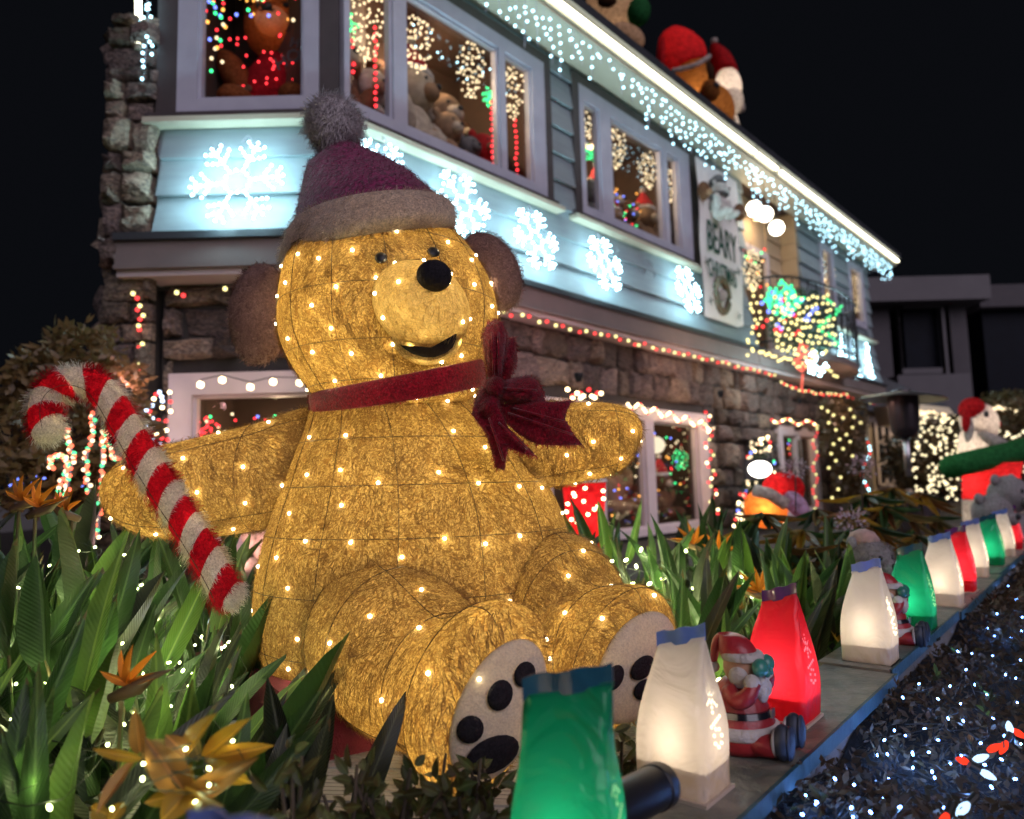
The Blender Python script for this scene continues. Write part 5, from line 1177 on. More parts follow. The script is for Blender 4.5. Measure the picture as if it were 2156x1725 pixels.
for l_, (x, y, Y, f) in {'orange bird of paradise flower at the upper left edge': (40, 1062, 1.9, 1), 'second orange flower left of the lit rope canes': (75, 1075, 1.85, 1), 'orange flower between the rope canes and the bear paw': (152, 1082, 2.0, -1), 'glowing orange flower in the middle of the left leaves': (256, 1452, 1.32, 1), 'orange flower in the planting right of the bear leg': (1604, 1252, 2.6, -1), 'tall orange flower beside the French window post': (1465, 1150, 3.0, -1), 'orange flower low between the right hand leaves': (1500, 1170, 2.9, 1)}.items():
    flower(l_, P(x, y, Y), .085 if Y < 2.3 else .11, 0, f)
# croton at the lower left
def croton():
    T = thing('croton_plant', 'yellow and bronze leaved croton at the lower left in front of the garden', 'plant', P(394, 1760, 1.0))
    L_ = [(295, 1582, 285, 1482, 28, 'brown'), (392, 1671, 305, 1548, 56, 'brown'), (390, 1584, 458, 1500, 34, 'yellow'), (434, 1592, 536, 1510, 30, 'yellow'), (438, 1597, 580, 1570, 34, 'yellow'), (402, 1675, 556, 1588, 40, 'brown'), (440, 1614, 536, 1652, 36, 'yellow'), (297, 1597, 193, 1576, 18, 'yellow'), (281, 1606, 205, 1718, 26, 'brown'), (394, 1671, 335, 1735, 46, 'yellow'), (394, 1675, 288, 1604, 16, 'olive'), (396, 1667, 404, 1606, 36, 'yellow'), (392, 1590, 350, 1545, 34, 'brown'), (300, 1590, 350, 1560, 30, 'olive'), (400, 1670, 470, 1700, 34, 'yellow'), (396, 1668, 300, 1690, 34, 'yellow'), (420, 1600, 400, 1540, 28, 'olive'), (240, 1720, 190, 1700, 30, 'yellow'), (230, 1735, 260, 1690, 26, 'yellow')]
    for i, (a, b, c, d, w_, k) in enumerate(L_):
        Y = 1.02 + rnd(-.03, .03); put_leaf(T, leafmesh('croton_' + k + str(i % 3), lance, LM[k], .3, rnd(-.25, .3)), P(a, b, Y), P(c, d, Y - .06 * (d > b) + rnd(-.05, .05)), rm(w_, 1.0) * 1.15, (rnd(-.4, .4), -1, .35))
    for a, b in (((394, 1671), (394, 1590)), ((394, 1671), (420, 1780)), ((394, 1600), (295, 1590)), ((394, 1600), (438, 1597)), ((394, 1780), (394, 1671))): put_stalk(T, LM['bark'], P(*a, 1.03), P(*b, 1.03), .0018)
    fairy(T, [P(391, 1577, 1.0), P(302, 1608, .98), P(440, 1618, .98), P(300, 1640, .97), P(410, 1690, .95), P(440, 1653, .96), P(345, 1640, 1.0), P(236, 1703, .95), P(490, 1560, 1.05), P(500, 1625, 1.0)], EM['gw'], .0022)
croton()
# small leaved shrubs by the ledge
def shrub(name, label, c, rx, ry, rz, n, size, m, cat='shrub', group=None, tips=False, nb=7, mesh=None):
    T = thing(name, label, cat, c, group); me = mesh or leafmesh(name, lance, m, .2, .15, 4); c = V(c)
    for k in range(nb):
        a = rnd(0, 6.283); e = c + V((math.cos(a) * rx * rnd(.3, .9), math.sin(a) * ry * rnd(.3, .9), rz * rnd(1.0, 1.9))); put_stalk(T, LM['bark'], c, e, .004)
        for j in range(n // nb):
            t = rnd(.35, 1.05); p = c.lerp(e, t) + V((rnd(-.02, .02), rnd(-.02, .02), rnd(-.02, .02))); d = (V((rnd(-1, 1), rnd(-1, 1), rnd(-.1, 1.2)))).normalized()
            put_leaf(T, me, p, p + d * size * rnd(.6, 1.2), size * .42, (rnd(-1, 1), -1, rnd(0, 1)))
    return T
for i, (x, y, Y, lb) in enumerate(((620, 1740, 1.02, 'in front of the deck mat, lower left of centre'), (735, 1730, 1.15, 'small leaved shrub below the red box'), (830, 1700, 1.2, 'beneath the big bear foot'), (905, 1690, 1.25, 'in front of the bear sole'), (985, 1720, 1.2, 'left of the green luminaria bag'), (1060, 1700, 1.3, 'behind the green luminaria bag'), (1200, 1620, 1.45, 'between the bear feet behind the ledge'), (1300, 1600, 1.5, 'behind the white luminaria bag'))):
    shrub('small_leaved_shrub', ('boxwood shrub ' if 'shrub' not in lb else '') + lb, P(x, y, Y) - V((0, 0, .09)), .10, .10, .085, 60, .036, LM['box'], 'shrub', 'small leaved shrubs behind the ledge')
# right garden
RIGHT = [(.62, 2.75, .50, 14, 'just right of the bear leg'), (.40, 3.1, .52, 14, 'against the French window under the bear arm'), (.95, 2.9, .46, 14, 'behind the white and red bags'), (.85, 3.5, .52, 14, 'in front of the French window post'), (1.25, 3.3, .44, 13, 'left of the drooping olive shrub'), (.75, 2.4, .28, 10, 'low behind the Santa figurine'), (.20, 3.4, .50, 10, 'hidden behind the bear body'), (1.1, 2.75, .34, 10, 'behind the red luminaria bag'), (.45, 2.3, .22, 8, 'at the right foot of the bear')]
for x, y, h, n, lb in RIGHT: strel('bird of paradise clump ' + lb, x, y, h, int(n * 1.6), .24, 'strel', ln=(.22, .36), wd=(.034, .07))
T = thing('fairy_light_string', 'green white fairy lights in the planting right of the bear', 'string lights', (.8, 2.8, ZG + .2), 'fairy lights in the planting')
pts = [P(x + rnd(-3, 3), y + rnd(-3, 3), Y) for x, y, Y in [(1290, 1180, 2.9), (1340, 1195, 2.9), (1395, 1215, 2.8), (1420, 1240, 2.8), (1443, 1250, 2.7), (1370, 1250, 2.7), (1385, 1300, 2.6), (1398, 1305, 2.6), (1360, 1275, 2.7), (1310, 1210, 2.8), (1440, 1330, 2.4), (1445, 1405, 2.2), (1415, 1385, 2.3), (1500, 1195, 2.9), (1520, 1265, 2.7), (1530, 1225, 2.8), (1545, 1260, 2.7), (1550, 1300, 2.6), (1535, 1320, 2.5), (1500, 1345, 2.4), (1515, 1365, 2.4), (1478, 1320, 2.5), (1470, 1290, 2.6), (1490, 1400, 2.3), (1420, 1465, 2.1), (1555, 1350, 2.5), (1330, 1230, 2.7), (1300, 1260, 2.6), (1460, 1240, 2.7), (1350, 1160, 2.9), (1400, 1165, 3.0), (1530, 1180, 3.0), (1575, 1230, 2.8), (1510, 1430, 2.1), (1460, 1375, 2.3), (1475, 1425, 2.1)]] + [P(rnd(1270, 1600), rnd(1150, 1420), 2.75 + rnd(-.3, .3)) for _ in range(26)]
fairy(T, pts, EM['gw'], .0062)
# drooping olive shrubs in whorls
def whorl_shrub(label, x, y, tops, zb=ZG, n=12, ln=.20):
    T = thing('drooping_leaf_shrub', label, 'shrub', (x, y, zb), 'drooping olive shrubs'); b = V((x, y, zb))
    for c in tops:
        mid = b.lerp(c, .5) + V((rnd(-.06, .06), rnd(-.06, .06), -.02)); part('branch', MB().tube(path_sample([b, mid, c], 4), [.016] * 4 + [.012] * 3 + [.008] * 2, 6), LM['bark'], T, True)
        for i in range(n):
            a = 6.283 * i / n + rnd(-.2, .2); up = rnd(-.75, .35); up = up * 1.5 - .85; d = V((math.cos(a), math.sin(a), up)).normalized(); m_ = random.choice([LM['olive'], LM['olive'], LM['brown'], LM['strel'], LM['yellow']] if up < 0 else [LM['olive'], LM['strel']])
            put_leaf(T, leafmesh('droop%d' % (i % 3), lance, m_, .25, -.35 - .1 * (i % 3)), c, c + d * ln * rnd(.7, 1.15), ln * .20, (d.x, d.y, 1.2))
whorl_shrub('drooping olive shrub in front of the orange inflatable bear', 1.55, 3.6, [P(x, y, Y) for x, y, Y in ((1560, 1150, 3.4), (1610, 1085, 3.6), (1640, 1160, 3.3), (1690, 1120, 3.5), (1700, 1185, 3.3), (1580, 1200, 3.1), (1720, 1075, 3.9))])
whorl_shrub('drooping olive shrub left of the frosted bear figure', 1.95, 3.7, [P(x, y, Y) for x, y, Y in ((1760, 1130, 3.6), (1790, 1080, 3.9), (1820, 1045, 4.0), (1835, 1110, 3.7), (1740, 1185, 3.4), (1775, 1170, 3.4), (1860, 1070, 3.9))])
whorl_shrub('drooping olive shrub under the patio heater', 2.5, 4.3, [P(x, y, Y) for x, y, Y in ((1880, 1030, 4.4), (1905, 1085, 4.2), (1935, 1040, 4.5), (1930, 1130, 4.0), (1870, 1160, 3.9), (1960, 1090, 4.3))])
whorl_shrub('sparse drooping shrub behind the red luminaria bag', 1.35, 2.9, [P(x, y, Y) for x, y, Y in ((1650, 1215, 2.9), (1700, 1230, 2.8), (1600, 1240, 2.9), (1740, 1290, 2.7))], n=9, ln=.2)
for i, (x, y, Y, lb) in enumerate(((1815, 985, 3.9, 'pale lilac blossom head beside the corner post'), (1792, 1100, 3.5, 'pale lilac blossom head in the middle of the olive shrub'), (1675, 990, 4.2, 'pale blossom head right of the orange inflatable'))):
    T = thing('lilac_blossom', lb, 'flower', P(x, y, Y), 'pale lilac blossom heads'); m = MB()
    for _ in range(130):
        d = V((rnd(-1, 1), rnd(-1, 1), rnd(-.6, 1))).normalized(); p = P(x, y, Y) + d * rnd(.03, .075); s_ = V((rnd(-1, 1), rnd(-1, 1), rnd(-1, 1))).normalized() * .008; m.add([p - s_, p + s_, p + d * .02], [(0, 1, 2)])
    part('floret', m, mat('lilac_petal', (.52, .38, .42), (.40, .28, .33), .6, 20), T, False, 'stuff', fixn=False); part('stem', MB().tube([P(x, y, Y), P(x, y + 90, Y)], .004, 5), LM['bark'], T)
# dim tree at the left, behind the canes
def leafy(name, label, clumps, n, size, m, cat, trunk=None, group=None, sub=1.0):
    T = thing(name, label, cat, trunk[0] if trunk else clumps[0][0], group); mb = MB()
    for c, r_ in clumps:
        c = V(c); k = int(n * r_ ** 2 / sum(q[1] ** 2 for q in clumps))
        for _ in range(k):
            d = V((rnd(-1, 1), rnd(-1, 1), rnd(-1, 1))).normalized() * r_ * rnd(.35, 1) ** .6; p = c + V((d.x, d.y, d.z * .85)); f = V((rnd(-1, 1), rnd(-1, 1), rnd(-.3, 1))).normalized(); s_ = f.cross(V((rnd(-1, 1), rnd(-1, 1), rnd(-1, 1)))).normalized() * size * .22; q = p + f * size * rnd(.6, 1.3)
            mb.add([p, p.lerp(q, .45) + s_, q, p.lerp(q, .45) - s_], [(0, 1, 2, 3)])
    part('crown', mb, m, T, False, 'stuff', fixn=False)
    if trunk:
        part('trunk', MB().tube(trunk, [.05 - .03 * i / len(trunk) for i in range(len(trunk))], 7), LM['bark'], T, True)
        for c, r_ in clumps: part('branch', MB().tube([trunk[-1], V(c)], [.016, .006], 5), LM['bark'], T, True)
    return T
leafy('garden_tree', 'dim olive tree at the left edge behind the candy cane', [(P(175, 745, 4.2), .22), (P(110, 800, 4.1), .24), (P(60, 830, 4.0), .16), (P(35, 925, 3.8), .22), (P(200, 850, 4.2), .26), (P(250, 800, 4.3), .16), (P(150, 930, 4.0), .26), (P(260, 900, 4.2), .2), (P(60, 1010, 3.6), .24), (P(180, 1010, 3.9), .25), (P(255, 985, 4.0), .2)], 5200, .075, LM['olive'], 'tree', [G(150, 1180, ZG) * 1, P(140, 1080, 3.9), P(150, 980, 4.0), P(160, 880, 4.1)])
# rope light canes
def rope_cane(label, pts, Y):
    T = thing('rope_light_cane', label, 'light decoration', P(pts[-1][0], pts[-1][1], Y), 'lit rope canes left of the bear'); q = path_sample([P(x, y, Y) for x, y in pts], 8)
    part('frame', MB().tube(q, .006, 5), M['trim'], T, True); ms = [emit_('r'), emit_('w'), emit_('g')]
    for i, p in enumerate(q): inst('bulb', bulb_mesh(.011, ms[(0, 0, 1, 0, 2, 0, 1, 0, 1, 2)[i % 10]]), Matrix.Translation(p + V((rnd(-.012, .012), 0, rnd(-.006, .006)))), T)
_e = {}
def emit_(k):
    if k not in _e: _e[k] = {'r': emit('cane_red_bulb', (1.0, .16, .08), 2.8), 'w': emit('cane_warm_bulb', (1.0, .70, .42), 3.2), 'g': emit('cane_green_bulb', (.12, 1.0, .38), 2.0)}[k]
    return _e[k]
rope_cane('leftmost lit rope cane with a low curled hook', [(108, 985), (106, 968), (120, 958), (138, 965), (140, 990), (120, 1040), (118, 1090), (122, 1135)], 3.3)
rope_cane('lit rope cane standing under the candy cane hook', [(138, 905), (146, 930), (152, 965), (145, 1010), (140, 1060), (150, 1120)], 3.2)
rope_cane('tall lit rope cane right of the candy cane hook', [(195, 868), (197, 905), (184, 955), (182, 1000), (190, 1050), (196, 1120)], 3.4)
rope_cane('rightmost lit rope cane against the bear paw', [(252, 965), (240, 960), (228, 925), (222, 905), (215, 930), (214, 990), (210, 1050), (206, 1130)], 3.5)
T = thing('fairy_light_string', 'small blue fairy lights low in the far left background', 'string lights', P(60, 1010, 5.5), 'fairy lights in the planting'); fairy(T, [P(70 + rnd(-60, 110), 1000 + rnd(-15, 22), 5.3) for _ in range(26)] + [P(72, 934, 5), P(152, 917, 5), P(168, 910, 5)], EM['blue'], .012, False)

# ------------------------------------------------------------------ hedge in front of the wall, with its lights
def hedge_z(t, n):
    return .842 - .10 * min(1, max(0, n - .05) / .5) - .05 * max(0, n - .3) + .045 * noise.noise(V((t * 2.3, n * 3.1, .3))) + .03 * noise.noise(V((t * 7, n * 8, 2.3)))
def hedge():
    T = thing('clipped_hedge', 'dark small leaved hedge in front of the boards, full of cold blue lights', 'hedge', led(2, 1, 0))
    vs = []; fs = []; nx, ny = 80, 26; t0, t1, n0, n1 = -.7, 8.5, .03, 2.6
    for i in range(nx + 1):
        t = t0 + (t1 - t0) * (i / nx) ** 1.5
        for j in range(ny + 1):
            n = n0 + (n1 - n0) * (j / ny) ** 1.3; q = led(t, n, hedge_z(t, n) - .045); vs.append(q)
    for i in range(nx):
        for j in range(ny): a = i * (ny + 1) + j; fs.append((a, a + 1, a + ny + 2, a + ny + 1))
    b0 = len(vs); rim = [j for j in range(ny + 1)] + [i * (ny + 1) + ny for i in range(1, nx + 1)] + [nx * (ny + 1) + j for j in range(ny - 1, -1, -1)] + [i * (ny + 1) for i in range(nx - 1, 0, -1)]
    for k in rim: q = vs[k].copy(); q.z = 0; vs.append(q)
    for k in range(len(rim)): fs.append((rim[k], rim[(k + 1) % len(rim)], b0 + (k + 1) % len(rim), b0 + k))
    part('shade_core', MB().add(vs, fs), mat('hedge_shade', (.004, .0045, .004), (.002, .0025, .002), .9, 60, 1.0, 200), T)  # near-black core painted as the shade inside the hedge
    dark = MB(); lt = MB(); tw = MB()
    N = 62000
    for k in range(N):
        t = -.6 + 8.6 * rnd(0, 1) ** 2.5; n = .06 + rnd(0, 1) ** 1.15 * (1.25 + t * .2); z = hedge_z(t, n) - rnd(0, .06) ** 1.0 + rnd(-.01, .018); sz = .0125 * rnd(.6, 1.6) * (1 + max(0, t - 1.5) * .28)
        f = V((rnd(-1, 1), rnd(-1, 1), rnd(-.5, 1.1))).normalized(); s_ = f.cross(V((rnd(-1, 1), rnd(-1, 1), rnd(-1, 1)))).normalized() * sz * .32; p = led(t, n, z); q = p + f * sz * 1.6
        (dark if random.random() < .90 else lt).add([p, p.lerp(q, .5) + s_, q, p.lerp(q, .5) - s_ ], [(0, 1, 2), (0, 2, 3)])
        if k % 7 == 0:
            d = V((rnd(-1, 1), rnd(-1, 1), rnd(-.3, .8))).normalized() * rnd(.02, .06); w_ = V((.0007, .0007, 0)); tw.add([p, p + w_, p + d], [(0, 1, 2)])
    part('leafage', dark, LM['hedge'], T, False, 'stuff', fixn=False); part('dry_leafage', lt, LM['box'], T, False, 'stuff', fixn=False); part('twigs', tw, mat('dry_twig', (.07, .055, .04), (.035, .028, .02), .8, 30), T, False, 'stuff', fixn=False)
    for k in range(150):                                   # upright fresh shoots standing over the clipped top
        t = -.3 + 3.4 * rnd(0, 1) ** 1.4; n = .10 + rnd(0, .95); b = led(t, n, hedge_z(t, n) - .02); h = rnd(.02, .05); d0 = V((rnd(-.3, .3), rnd(-.3, .3), 1)).normalized(); put_stalk(T, LM['bark'], b, b + d0 * h, .0012)
        for j in range(random.choice((2, 3, 4))):
            a = rnd(0, 6.28); p = b + d0 * h * rnd(.5, 1); q = p + V((math.cos(a) * .6, math.sin(a) * .6, rnd(.2, 1.1))) * rnd(.018, .032); 
            if k * 3 + j < 290: put_leaf(T, leafmesh('shoot%d' % (j % 2), lance, LM[random.choice(('box', 'box', 'dark', 'brown', 'strel_y'))], .3, .2, 4), p, q, rnd(.008, .014), (rnd(-1, 1), -1, .5))
    return T
hedge()
def onh(x, y, up=.012):
    z = .78
    for _ in range(6):
        q = G(x, y, z); d = q - LO; z = hedge_z(d.dot(LU), d.dot(LN)) + up
    return G(x, y, z)
T = thing('fairy_light_string', 'cold blue white fairy lights scattered over the clipped hedge', 'string lights', onh(1950, 1500), 'fairy lights in the hedge')
HP = [(2082, 1320), (2035, 1412), (2055, 1442), (2000, 1445), (1998, 1512), (2045, 1375), (2078, 1460), (2030, 1515), (1882, 1535), (1908, 1548), (1945, 1535), (1925, 1590), (1918, 1586), (1955, 1582), (1998, 1608), (1960, 1623), (1965, 1640), (1925, 1618), (2108, 1600), (2112, 1548), (2150, 1565), (1895, 1700), (1835, 1710), (1990, 1700), (2040, 1680), (2062, 1565), (2122, 1235), (2140, 1262), (2100, 1290), (2150, 1300), (2090, 1380), (2130, 1345), (2120, 1420), (2090, 1510), (2140, 1480), (2015, 1370), (1850, 1590), (1875, 1640), (1800, 1650), (1760, 1640), (1720, 1690), (1790, 1700), (1690, 1715), (2025, 1590), (2140, 1640), (2090, 1655), (2148, 1390), (1975, 1470), (1900, 1470), (1935, 1440), (2075, 1610), (1860, 1560), (1975, 1560), (2145, 1195), (2100, 1330), (2140, 1430)]
for x, y in HP: inst('bulb', bulb_mesh(.0025, EM['bluefairy']), M4(onh(x + rnd(-3, 3), y + rnd(-3, 3)), basis((rnd(-1, 1), rnd(-1, 1), rnd(-1, 1))), (1, 1, 1.7)), T)
for _ in range(14):  # bulbs added under the leaves to give a blue glow
    x, y = random.choice(HP); inst('bulb', bulb_mesh(.0025, EM['bluefairy']), M4(onh(min(2156, x + rnd(-70, 70)), min(1720, y + rnd(-50, 50)), -.022), basis((rnd(-1, 1), rnd(-1, 1), rnd(-1, 1))), (1, 1, 1.7)), T)
for k in range(26):
    x, y = random.choice(HP); q = [onh(x + rnd(-45, 45), y + rnd(-25, 25), rnd(.0, .03)) for _ in range(4)]; part('cable', MB().tube(path_sample(q, 4), .0011, 4), M['wire'], T, True)
def c9(label, x, y, dx, dy, m, sz=.0125):
    T = thing('faceted_bulb', label, 'bulb', onh(x, y), 'large faceted bulbs in the hedge'); b = onh(x, y, .03); d = (CAMM @ V((dx, -dy, .2))).normalized(); Mx = basis(d)
    part('glass', MB().lathe([(.003, 0), (sz * .5, sz * .5), (sz * .62, sz * 1.1), (sz * .5, sz * 1.8), (sz * .25, sz * 2.4), (.001, sz * 2.6)], b, Mx, 8), m, T); part('socket', MB().lathe([(.007, -.02), (.007, 0)], b, Mx, 8), M['wire'], T)
rb = emit('faceted_red_bulb', (1.0, .05, .02), 1.3); wb = emit('faceted_white_bulb', (.50, .72, 1.0), 1.8)
for a in ((2040, 1606, -1, -.4, rb, 'red faceted bulb at the lower right, pointing left'), (2048, 1602, 1, -.5, wb, 'white faceted bulb beside the left pointing red one'), (2062, 1622, .8, .4, wb, 'white faceted bulb low in the bright bunch at lower right'), (2078, 1582, .9, -.6, rb, 'small red faceted bulb above the white bunch'), (2120, 1560, -.6, .8, rb, 'red faceted bulb near the right edge of the hedge'), (2130, 1535, .8, .5, rb, 'curled red faceted bulb at the right photo edge'), (2128, 1545, -.3, -.9, wb, 'white faceted bulb near the right photo edge'), (2040, 1690, -.9, .7, wb, 'white faceted bulb at the bottom right'), (1995, 1712, -.5, .8, rb, 'dim red faceted bulb at the bottom edge')):
    c9(a[5], a[0], a[1], a[2], a[3], a[4])

# ------------------------------------------------------------------ black floodlight on the ledge
T = thing('floodlight', 'black cylindrical floodlight lying on the ledge between green and white bags', 'spotlight', P(1345, 1700, 1.06)); a, b = P(1255, 1722, .98), P(1392, 1652, 1.14); d = (b - a).normalized()
part('housing', MB().lathe([(.028, 0), (.031, .01), (.031, .17), (.033, .172), (.033, .195), (.0295, .20), (.024, .203)], a, basis(d), 28), M['black'], T, 'edge'); part('lens', MB().lathe([(.024, .2035), (.001, .205)], a, basis(d), 20), M['neighbor_glass'], T); part('bracket', MB().tube([a + d * .09 - V((0, 0, .03)), a + d * .09 - V((0, 0, .075))], .008, 6), M['black'], T)

# ------------------------------------------------------------------ Santa figurines
ST = dict(red=mat('glazed_red', (.36, .02, .03), (.26, .015, .02), .4, 12, .3, 60, coat=.2), white=mat('painted_white', (.62, .58, .54), (.48, .44, .42), .7, 20, .7, 90), boot=mat('dark_boot_paint', (.025, .035, .06), (.015, .02, .035), .55, 10), green=mat('green_mitten_paint', (.05, .26, .20), (.03, .17, .14), .35, 10, coat=.3), skin=mat('painted_skin', (.55, .30, .20), (.45, .24, .16), .6, 14), blk=mat('belt_paint', (.012, .012, .018), (.008, .008, .012), .2, 8, coat=.6))
def santa(label, base, h, f, mit=True):
    T = thing('santa_figurine', label, 'figurine', base, 'sitting Santa figurines on the ledge'); f = V(f).normalized(); rt = f.cross(V((0, 0, 1))); up = V((0, 0, 1)); B = Matrix((rt, f, up)).transposed(); q = lambda x, y, z: V(base) + (rt * x + f * y + up * z) * h
    e = lambda nm, c, r_, mt, Mx=None, sg=20, rg=12: part(nm, MB().ell(q(*c), [v * h for v in r_], (B @ Mx) if Mx else B, sg, rg), mt, T, True)
    part('coat', MB().lathe([(.30 * h, .0), (.335 * h, .06 * h), (.335 * h, .17 * h), (.30 * h, .27 * h), (.265 * h, .36 * h), (.235 * h, .46 * h), (.19 * h, .54 * h), (.12 * h, .60 * h)], base, B, 26), ST['red'], T, True)
    part('coat_hem', MB().lathe([(.33 * h, .12 * h), (.352 * h, .14 * h), (.35 * h, .215 * h), (.32 * h, .235 * h)], base, B, 26), ST['white'], T, True)
    part('belt', MB().lathe([(.285 * h, .30 * h), (.305 * h, .305 * h), (.29 * h, .355 * h), (.262 * h, .358 * h)], base, B, 26), ST['blk'], T, 'edge')
    part('buckle', MB().box(q(0, .30, .33), (.045 * h, .012 * h, .035 * h), B.col[0], B.col[1], B.col[2]), M['metal'], T)
    part('hem_front', MB().box(q(.0, .33, .10), (.035 * h, .02 * h, .12 * h), B.col[0], B.col[1], B.col[2]), ST['white'], T)
    for s_ in (-1, 1):
        e('leg', (s_ * .17, .26, .10), (.12, .20, .10), ST['red']); e('boot', (s_ * .18, .43, .15), (.115, .085, .155), ST['boot']); e('boot_sole', (s_ * .18, .49, .15), (.10, .035, .145), ST['boot']); e('boot_cuff', (s_ * .17, .37, .14), (.115, .035, .125), ST['white'])
        part('sleeve', MB().tube(path_sample([q(s_ * .19, -.02, .53), q(s_ * .28, .08, .47), q(s_ * .27, .18, .52), q(s_ * .20, .21, .62)], 4), [.075 * h] * 9 + [.068 * h] * 4, 12), ST['red'], T, True); e('cuff', (s_ * .21, .20, .62), (.085, .07, .075), ST['white']); e('mitten', (s_ * .095, .245, .735), (.095, .07, .08), ST['green']); e('thumb', (s_ * .05, .29, .68), (.03, .03, .035), ST['green'])
    e('head', (0, .05, .70), (.165, .17, .17), ST['skin']); e('nose', (0, .25, .66), (.035, .04, .032), ST['skin']); e('beard', (0, .17, .56), (.14, .115, .15), ST['white']); e('beard_curl', (.05, .24, .50), (.06, .05, .08), ST['white']); e('beard_curl', (-.05, .245, .53), (.06, .05, .08), ST['white'])
    for s_ in (-1, 1): e('moustache', (s_ * .06, .235, .615), (.07, .04, .03), ST['white'], Matrix.Rotation(s_ * .35, 3, 'Y')); e('sideburn', (s_ * .14, .06, .64), (.06, .09, .10), ST['white'])
    part('hat', MB().loft([(q(0, .03, .80), rt * .17 * h, f * .17 * h), (q(0, .01, .88), rt * .165 * h, f * .16 * h), (q(0, -.03, .96), rt * .12 * h, f * .12 * h), (q(0, -.09, .985), rt * .08 * h, f * .07 * h), (q(0, -.16, .93), rt * .06 * h, f * .05 * h), (q(0, -.20, .82), rt * .05 * h, f * .04 * h), (q(0, -.215, .72), rt * .04 * h, f * .03 * h)], 20, 4), ST['red'], T, True)
    part('hat_trim', MB().loft([(q(0, .06, .775), rt * .17 * h, f * .17 * h), (q(0, .06, .78), rt * .195 * h, f * .19 * h), (q(0, .055, .83), rt * .195 * h, f * .185 * h), (q(0, .05, .85), rt * .165 * h, f * .16 * h)], 22, 3), ST['white'], T, True); e('pompom', (0, -.215, .67), (.05, .05, .05), ST['white'])
    return T
SF = LN * .75 + V((.45, -.25, 0))
santa('near Santa figurine with green mittens over his eyes, sitting before the red bag', led(.292, -.055, .8755), .215, SF)
santa('second Santa figurine half hidden behind the white bag, in front of a green bag', led(1.40, -.04, .8755), .215, SF)

# ------------------------------------------------------------------ frosted bears and dogs behind the ledge
fr_m = mat('frosted_tinsel', (.42, .38, .38), (.20, .18, .185), .8, 90, 1.0, 260)
def frosted(label, c, h, f=(.5, -1, 0), hat=True):
    T = thing('frosted_bear', label, 'bear decoration', c, 'frosted tinsel figures behind the ledge'); f = V(f).normalized(); rt = f.cross(V((0, 0, 1))); B = Matrix((rt, f, V((0, 0, 1)))).transposed(); q = lambda x, y, z: V(c) + (rt * x + f * y + V((0, 0, 1)) * z) * h
    e = lambda nm, c_, r_, mt: part(nm, MB().ell(q(*c_), [v * h for v in r_], B, 20, 14), mt, T, True)
    b = e('body', (0, 0, .30), (.24, .22, .34), fr_m); hd = e('head', (0, .04, .76), (.20, .20, .20), fr_m); e('muzzle', (0, .22, .71), (.09, .08, .075), fr_m); e('nose', (0, .30, .73), (.035, .025, .03), M['black'])
    for s_ in (-1, 1): e('ear', (s_ * .15, 0, .92), (.06, .04, .06), fr_m); e('eye', (s_ * .07, .215, .80), (.022, .02, .022), M['black']); e('arm', (s_ * .23, .08, .38), (.08, .08, .2), fr_m)
    fuzz(b, fr_m, T, 2500, .012, .0016, .8); fuzz(hd, fr_m, T, 1800, .012, .0016, .8)
    if hat: part('knit_hat', MB().lathe([(.14 * h, 0), (.135 * h, .04 * h), (.10 * h, .10 * h), (.03 * h, .13 * h)], q(0, 0, .91), B, 18), mat('rib_knit', (.50, .32, .28), (.35, .22, .20), .9, 60), T, True); part('scarf', MB().lathe([(.16 * h, 0), (.2 * h, .03 * h), (.15 * h, .07 * h)], q(0, 0, .57), B, 18), ST['red'], T, True)
    return T
frosted('frosted tinsel bear in a knit hat behind the first far white bag', V((P(1822, 1200, 2.75).x, 2.75, ZG)), .415)
frosted('frosted grey dog head behind the far green bag', V((P(2083, 1100, 4.9).x, 4.9, ZG - .12)), .62, hat=False); frosted('pale frosted dog head behind the last white bag', V((P(2120, 1090, 5.6).x, 5.6, ZG - .1)), .72, hat=False)

# ------------------------------------------------------------------ inflatables
IN = {k: fabric('inflatable_' + k, c, tuple(x * .85 for x in c), .5, 5, .2, fine=30) for k, c in dict(white=(.85, .78, .70), red=(.80, .025, .03), green=(.04, .25, .07), brown=(.42, .16, .035), orange=(.80, .25, .04), beige=(.60, .42, .28), darkb=(.10, .045, .02), lilac=(.75, .60, .85)).items()}
def lamp_in(T, c, e, col=(1, .82, .65)):
    l = bpy.data.lights.new('inner_lamp', 'POINT'); l.energy = e; l.color = col; l.shadow_soft_size = .06; o = bpy.data.objects.new('inner_lamp', l); o.location = c; COL.objects.link(o); adopt(o, T)
def E3(T, nm, x, y, Y, rx, ry, m, rot=0, dy=None, sg=24, rg=16):
    return part(nm, MB().ell(P(x, y, Y), (rm(rx, Y), dy if dy else rm(min(rx, ry), Y), rm(ry, Y)), Matrix.Rotation(R(rot), 3, 'Y'), sg, rg), m, T, True)
Y = 9.0
T = thing('inflatable_dog', 'tall white inflatable dog in a red hat and shirt with outstretched green arms', 'inflatable', P(2090, 1140, Y))
E3(T, 'head', 2062, 890, Y, 36, 44, IN['white'], -8); E3(T, 'neck', 2056, 940, Y, 34, 50, IN['white']); E3(T, 'muzzle', 2098, 935, Y - .15, 44, 17, IN['white'], 32); E3(T, 'ear', 2040, 905, Y - .3, 9, 26, IN['white'], 12); E3(T, 'nose', 2101, 893, Y - .1, 6, 8, IN['red'])
E3(T, 'hat', 2046, 861, Y - .05, 26, 24, IN['red'], -30); E3(T, 'hat_tail', 2034, 885, Y - .32, 8, 26, IN['red'], 8); E3(T, 'eye', 2077, 872, Y - .35, 5, 7, M['black'])
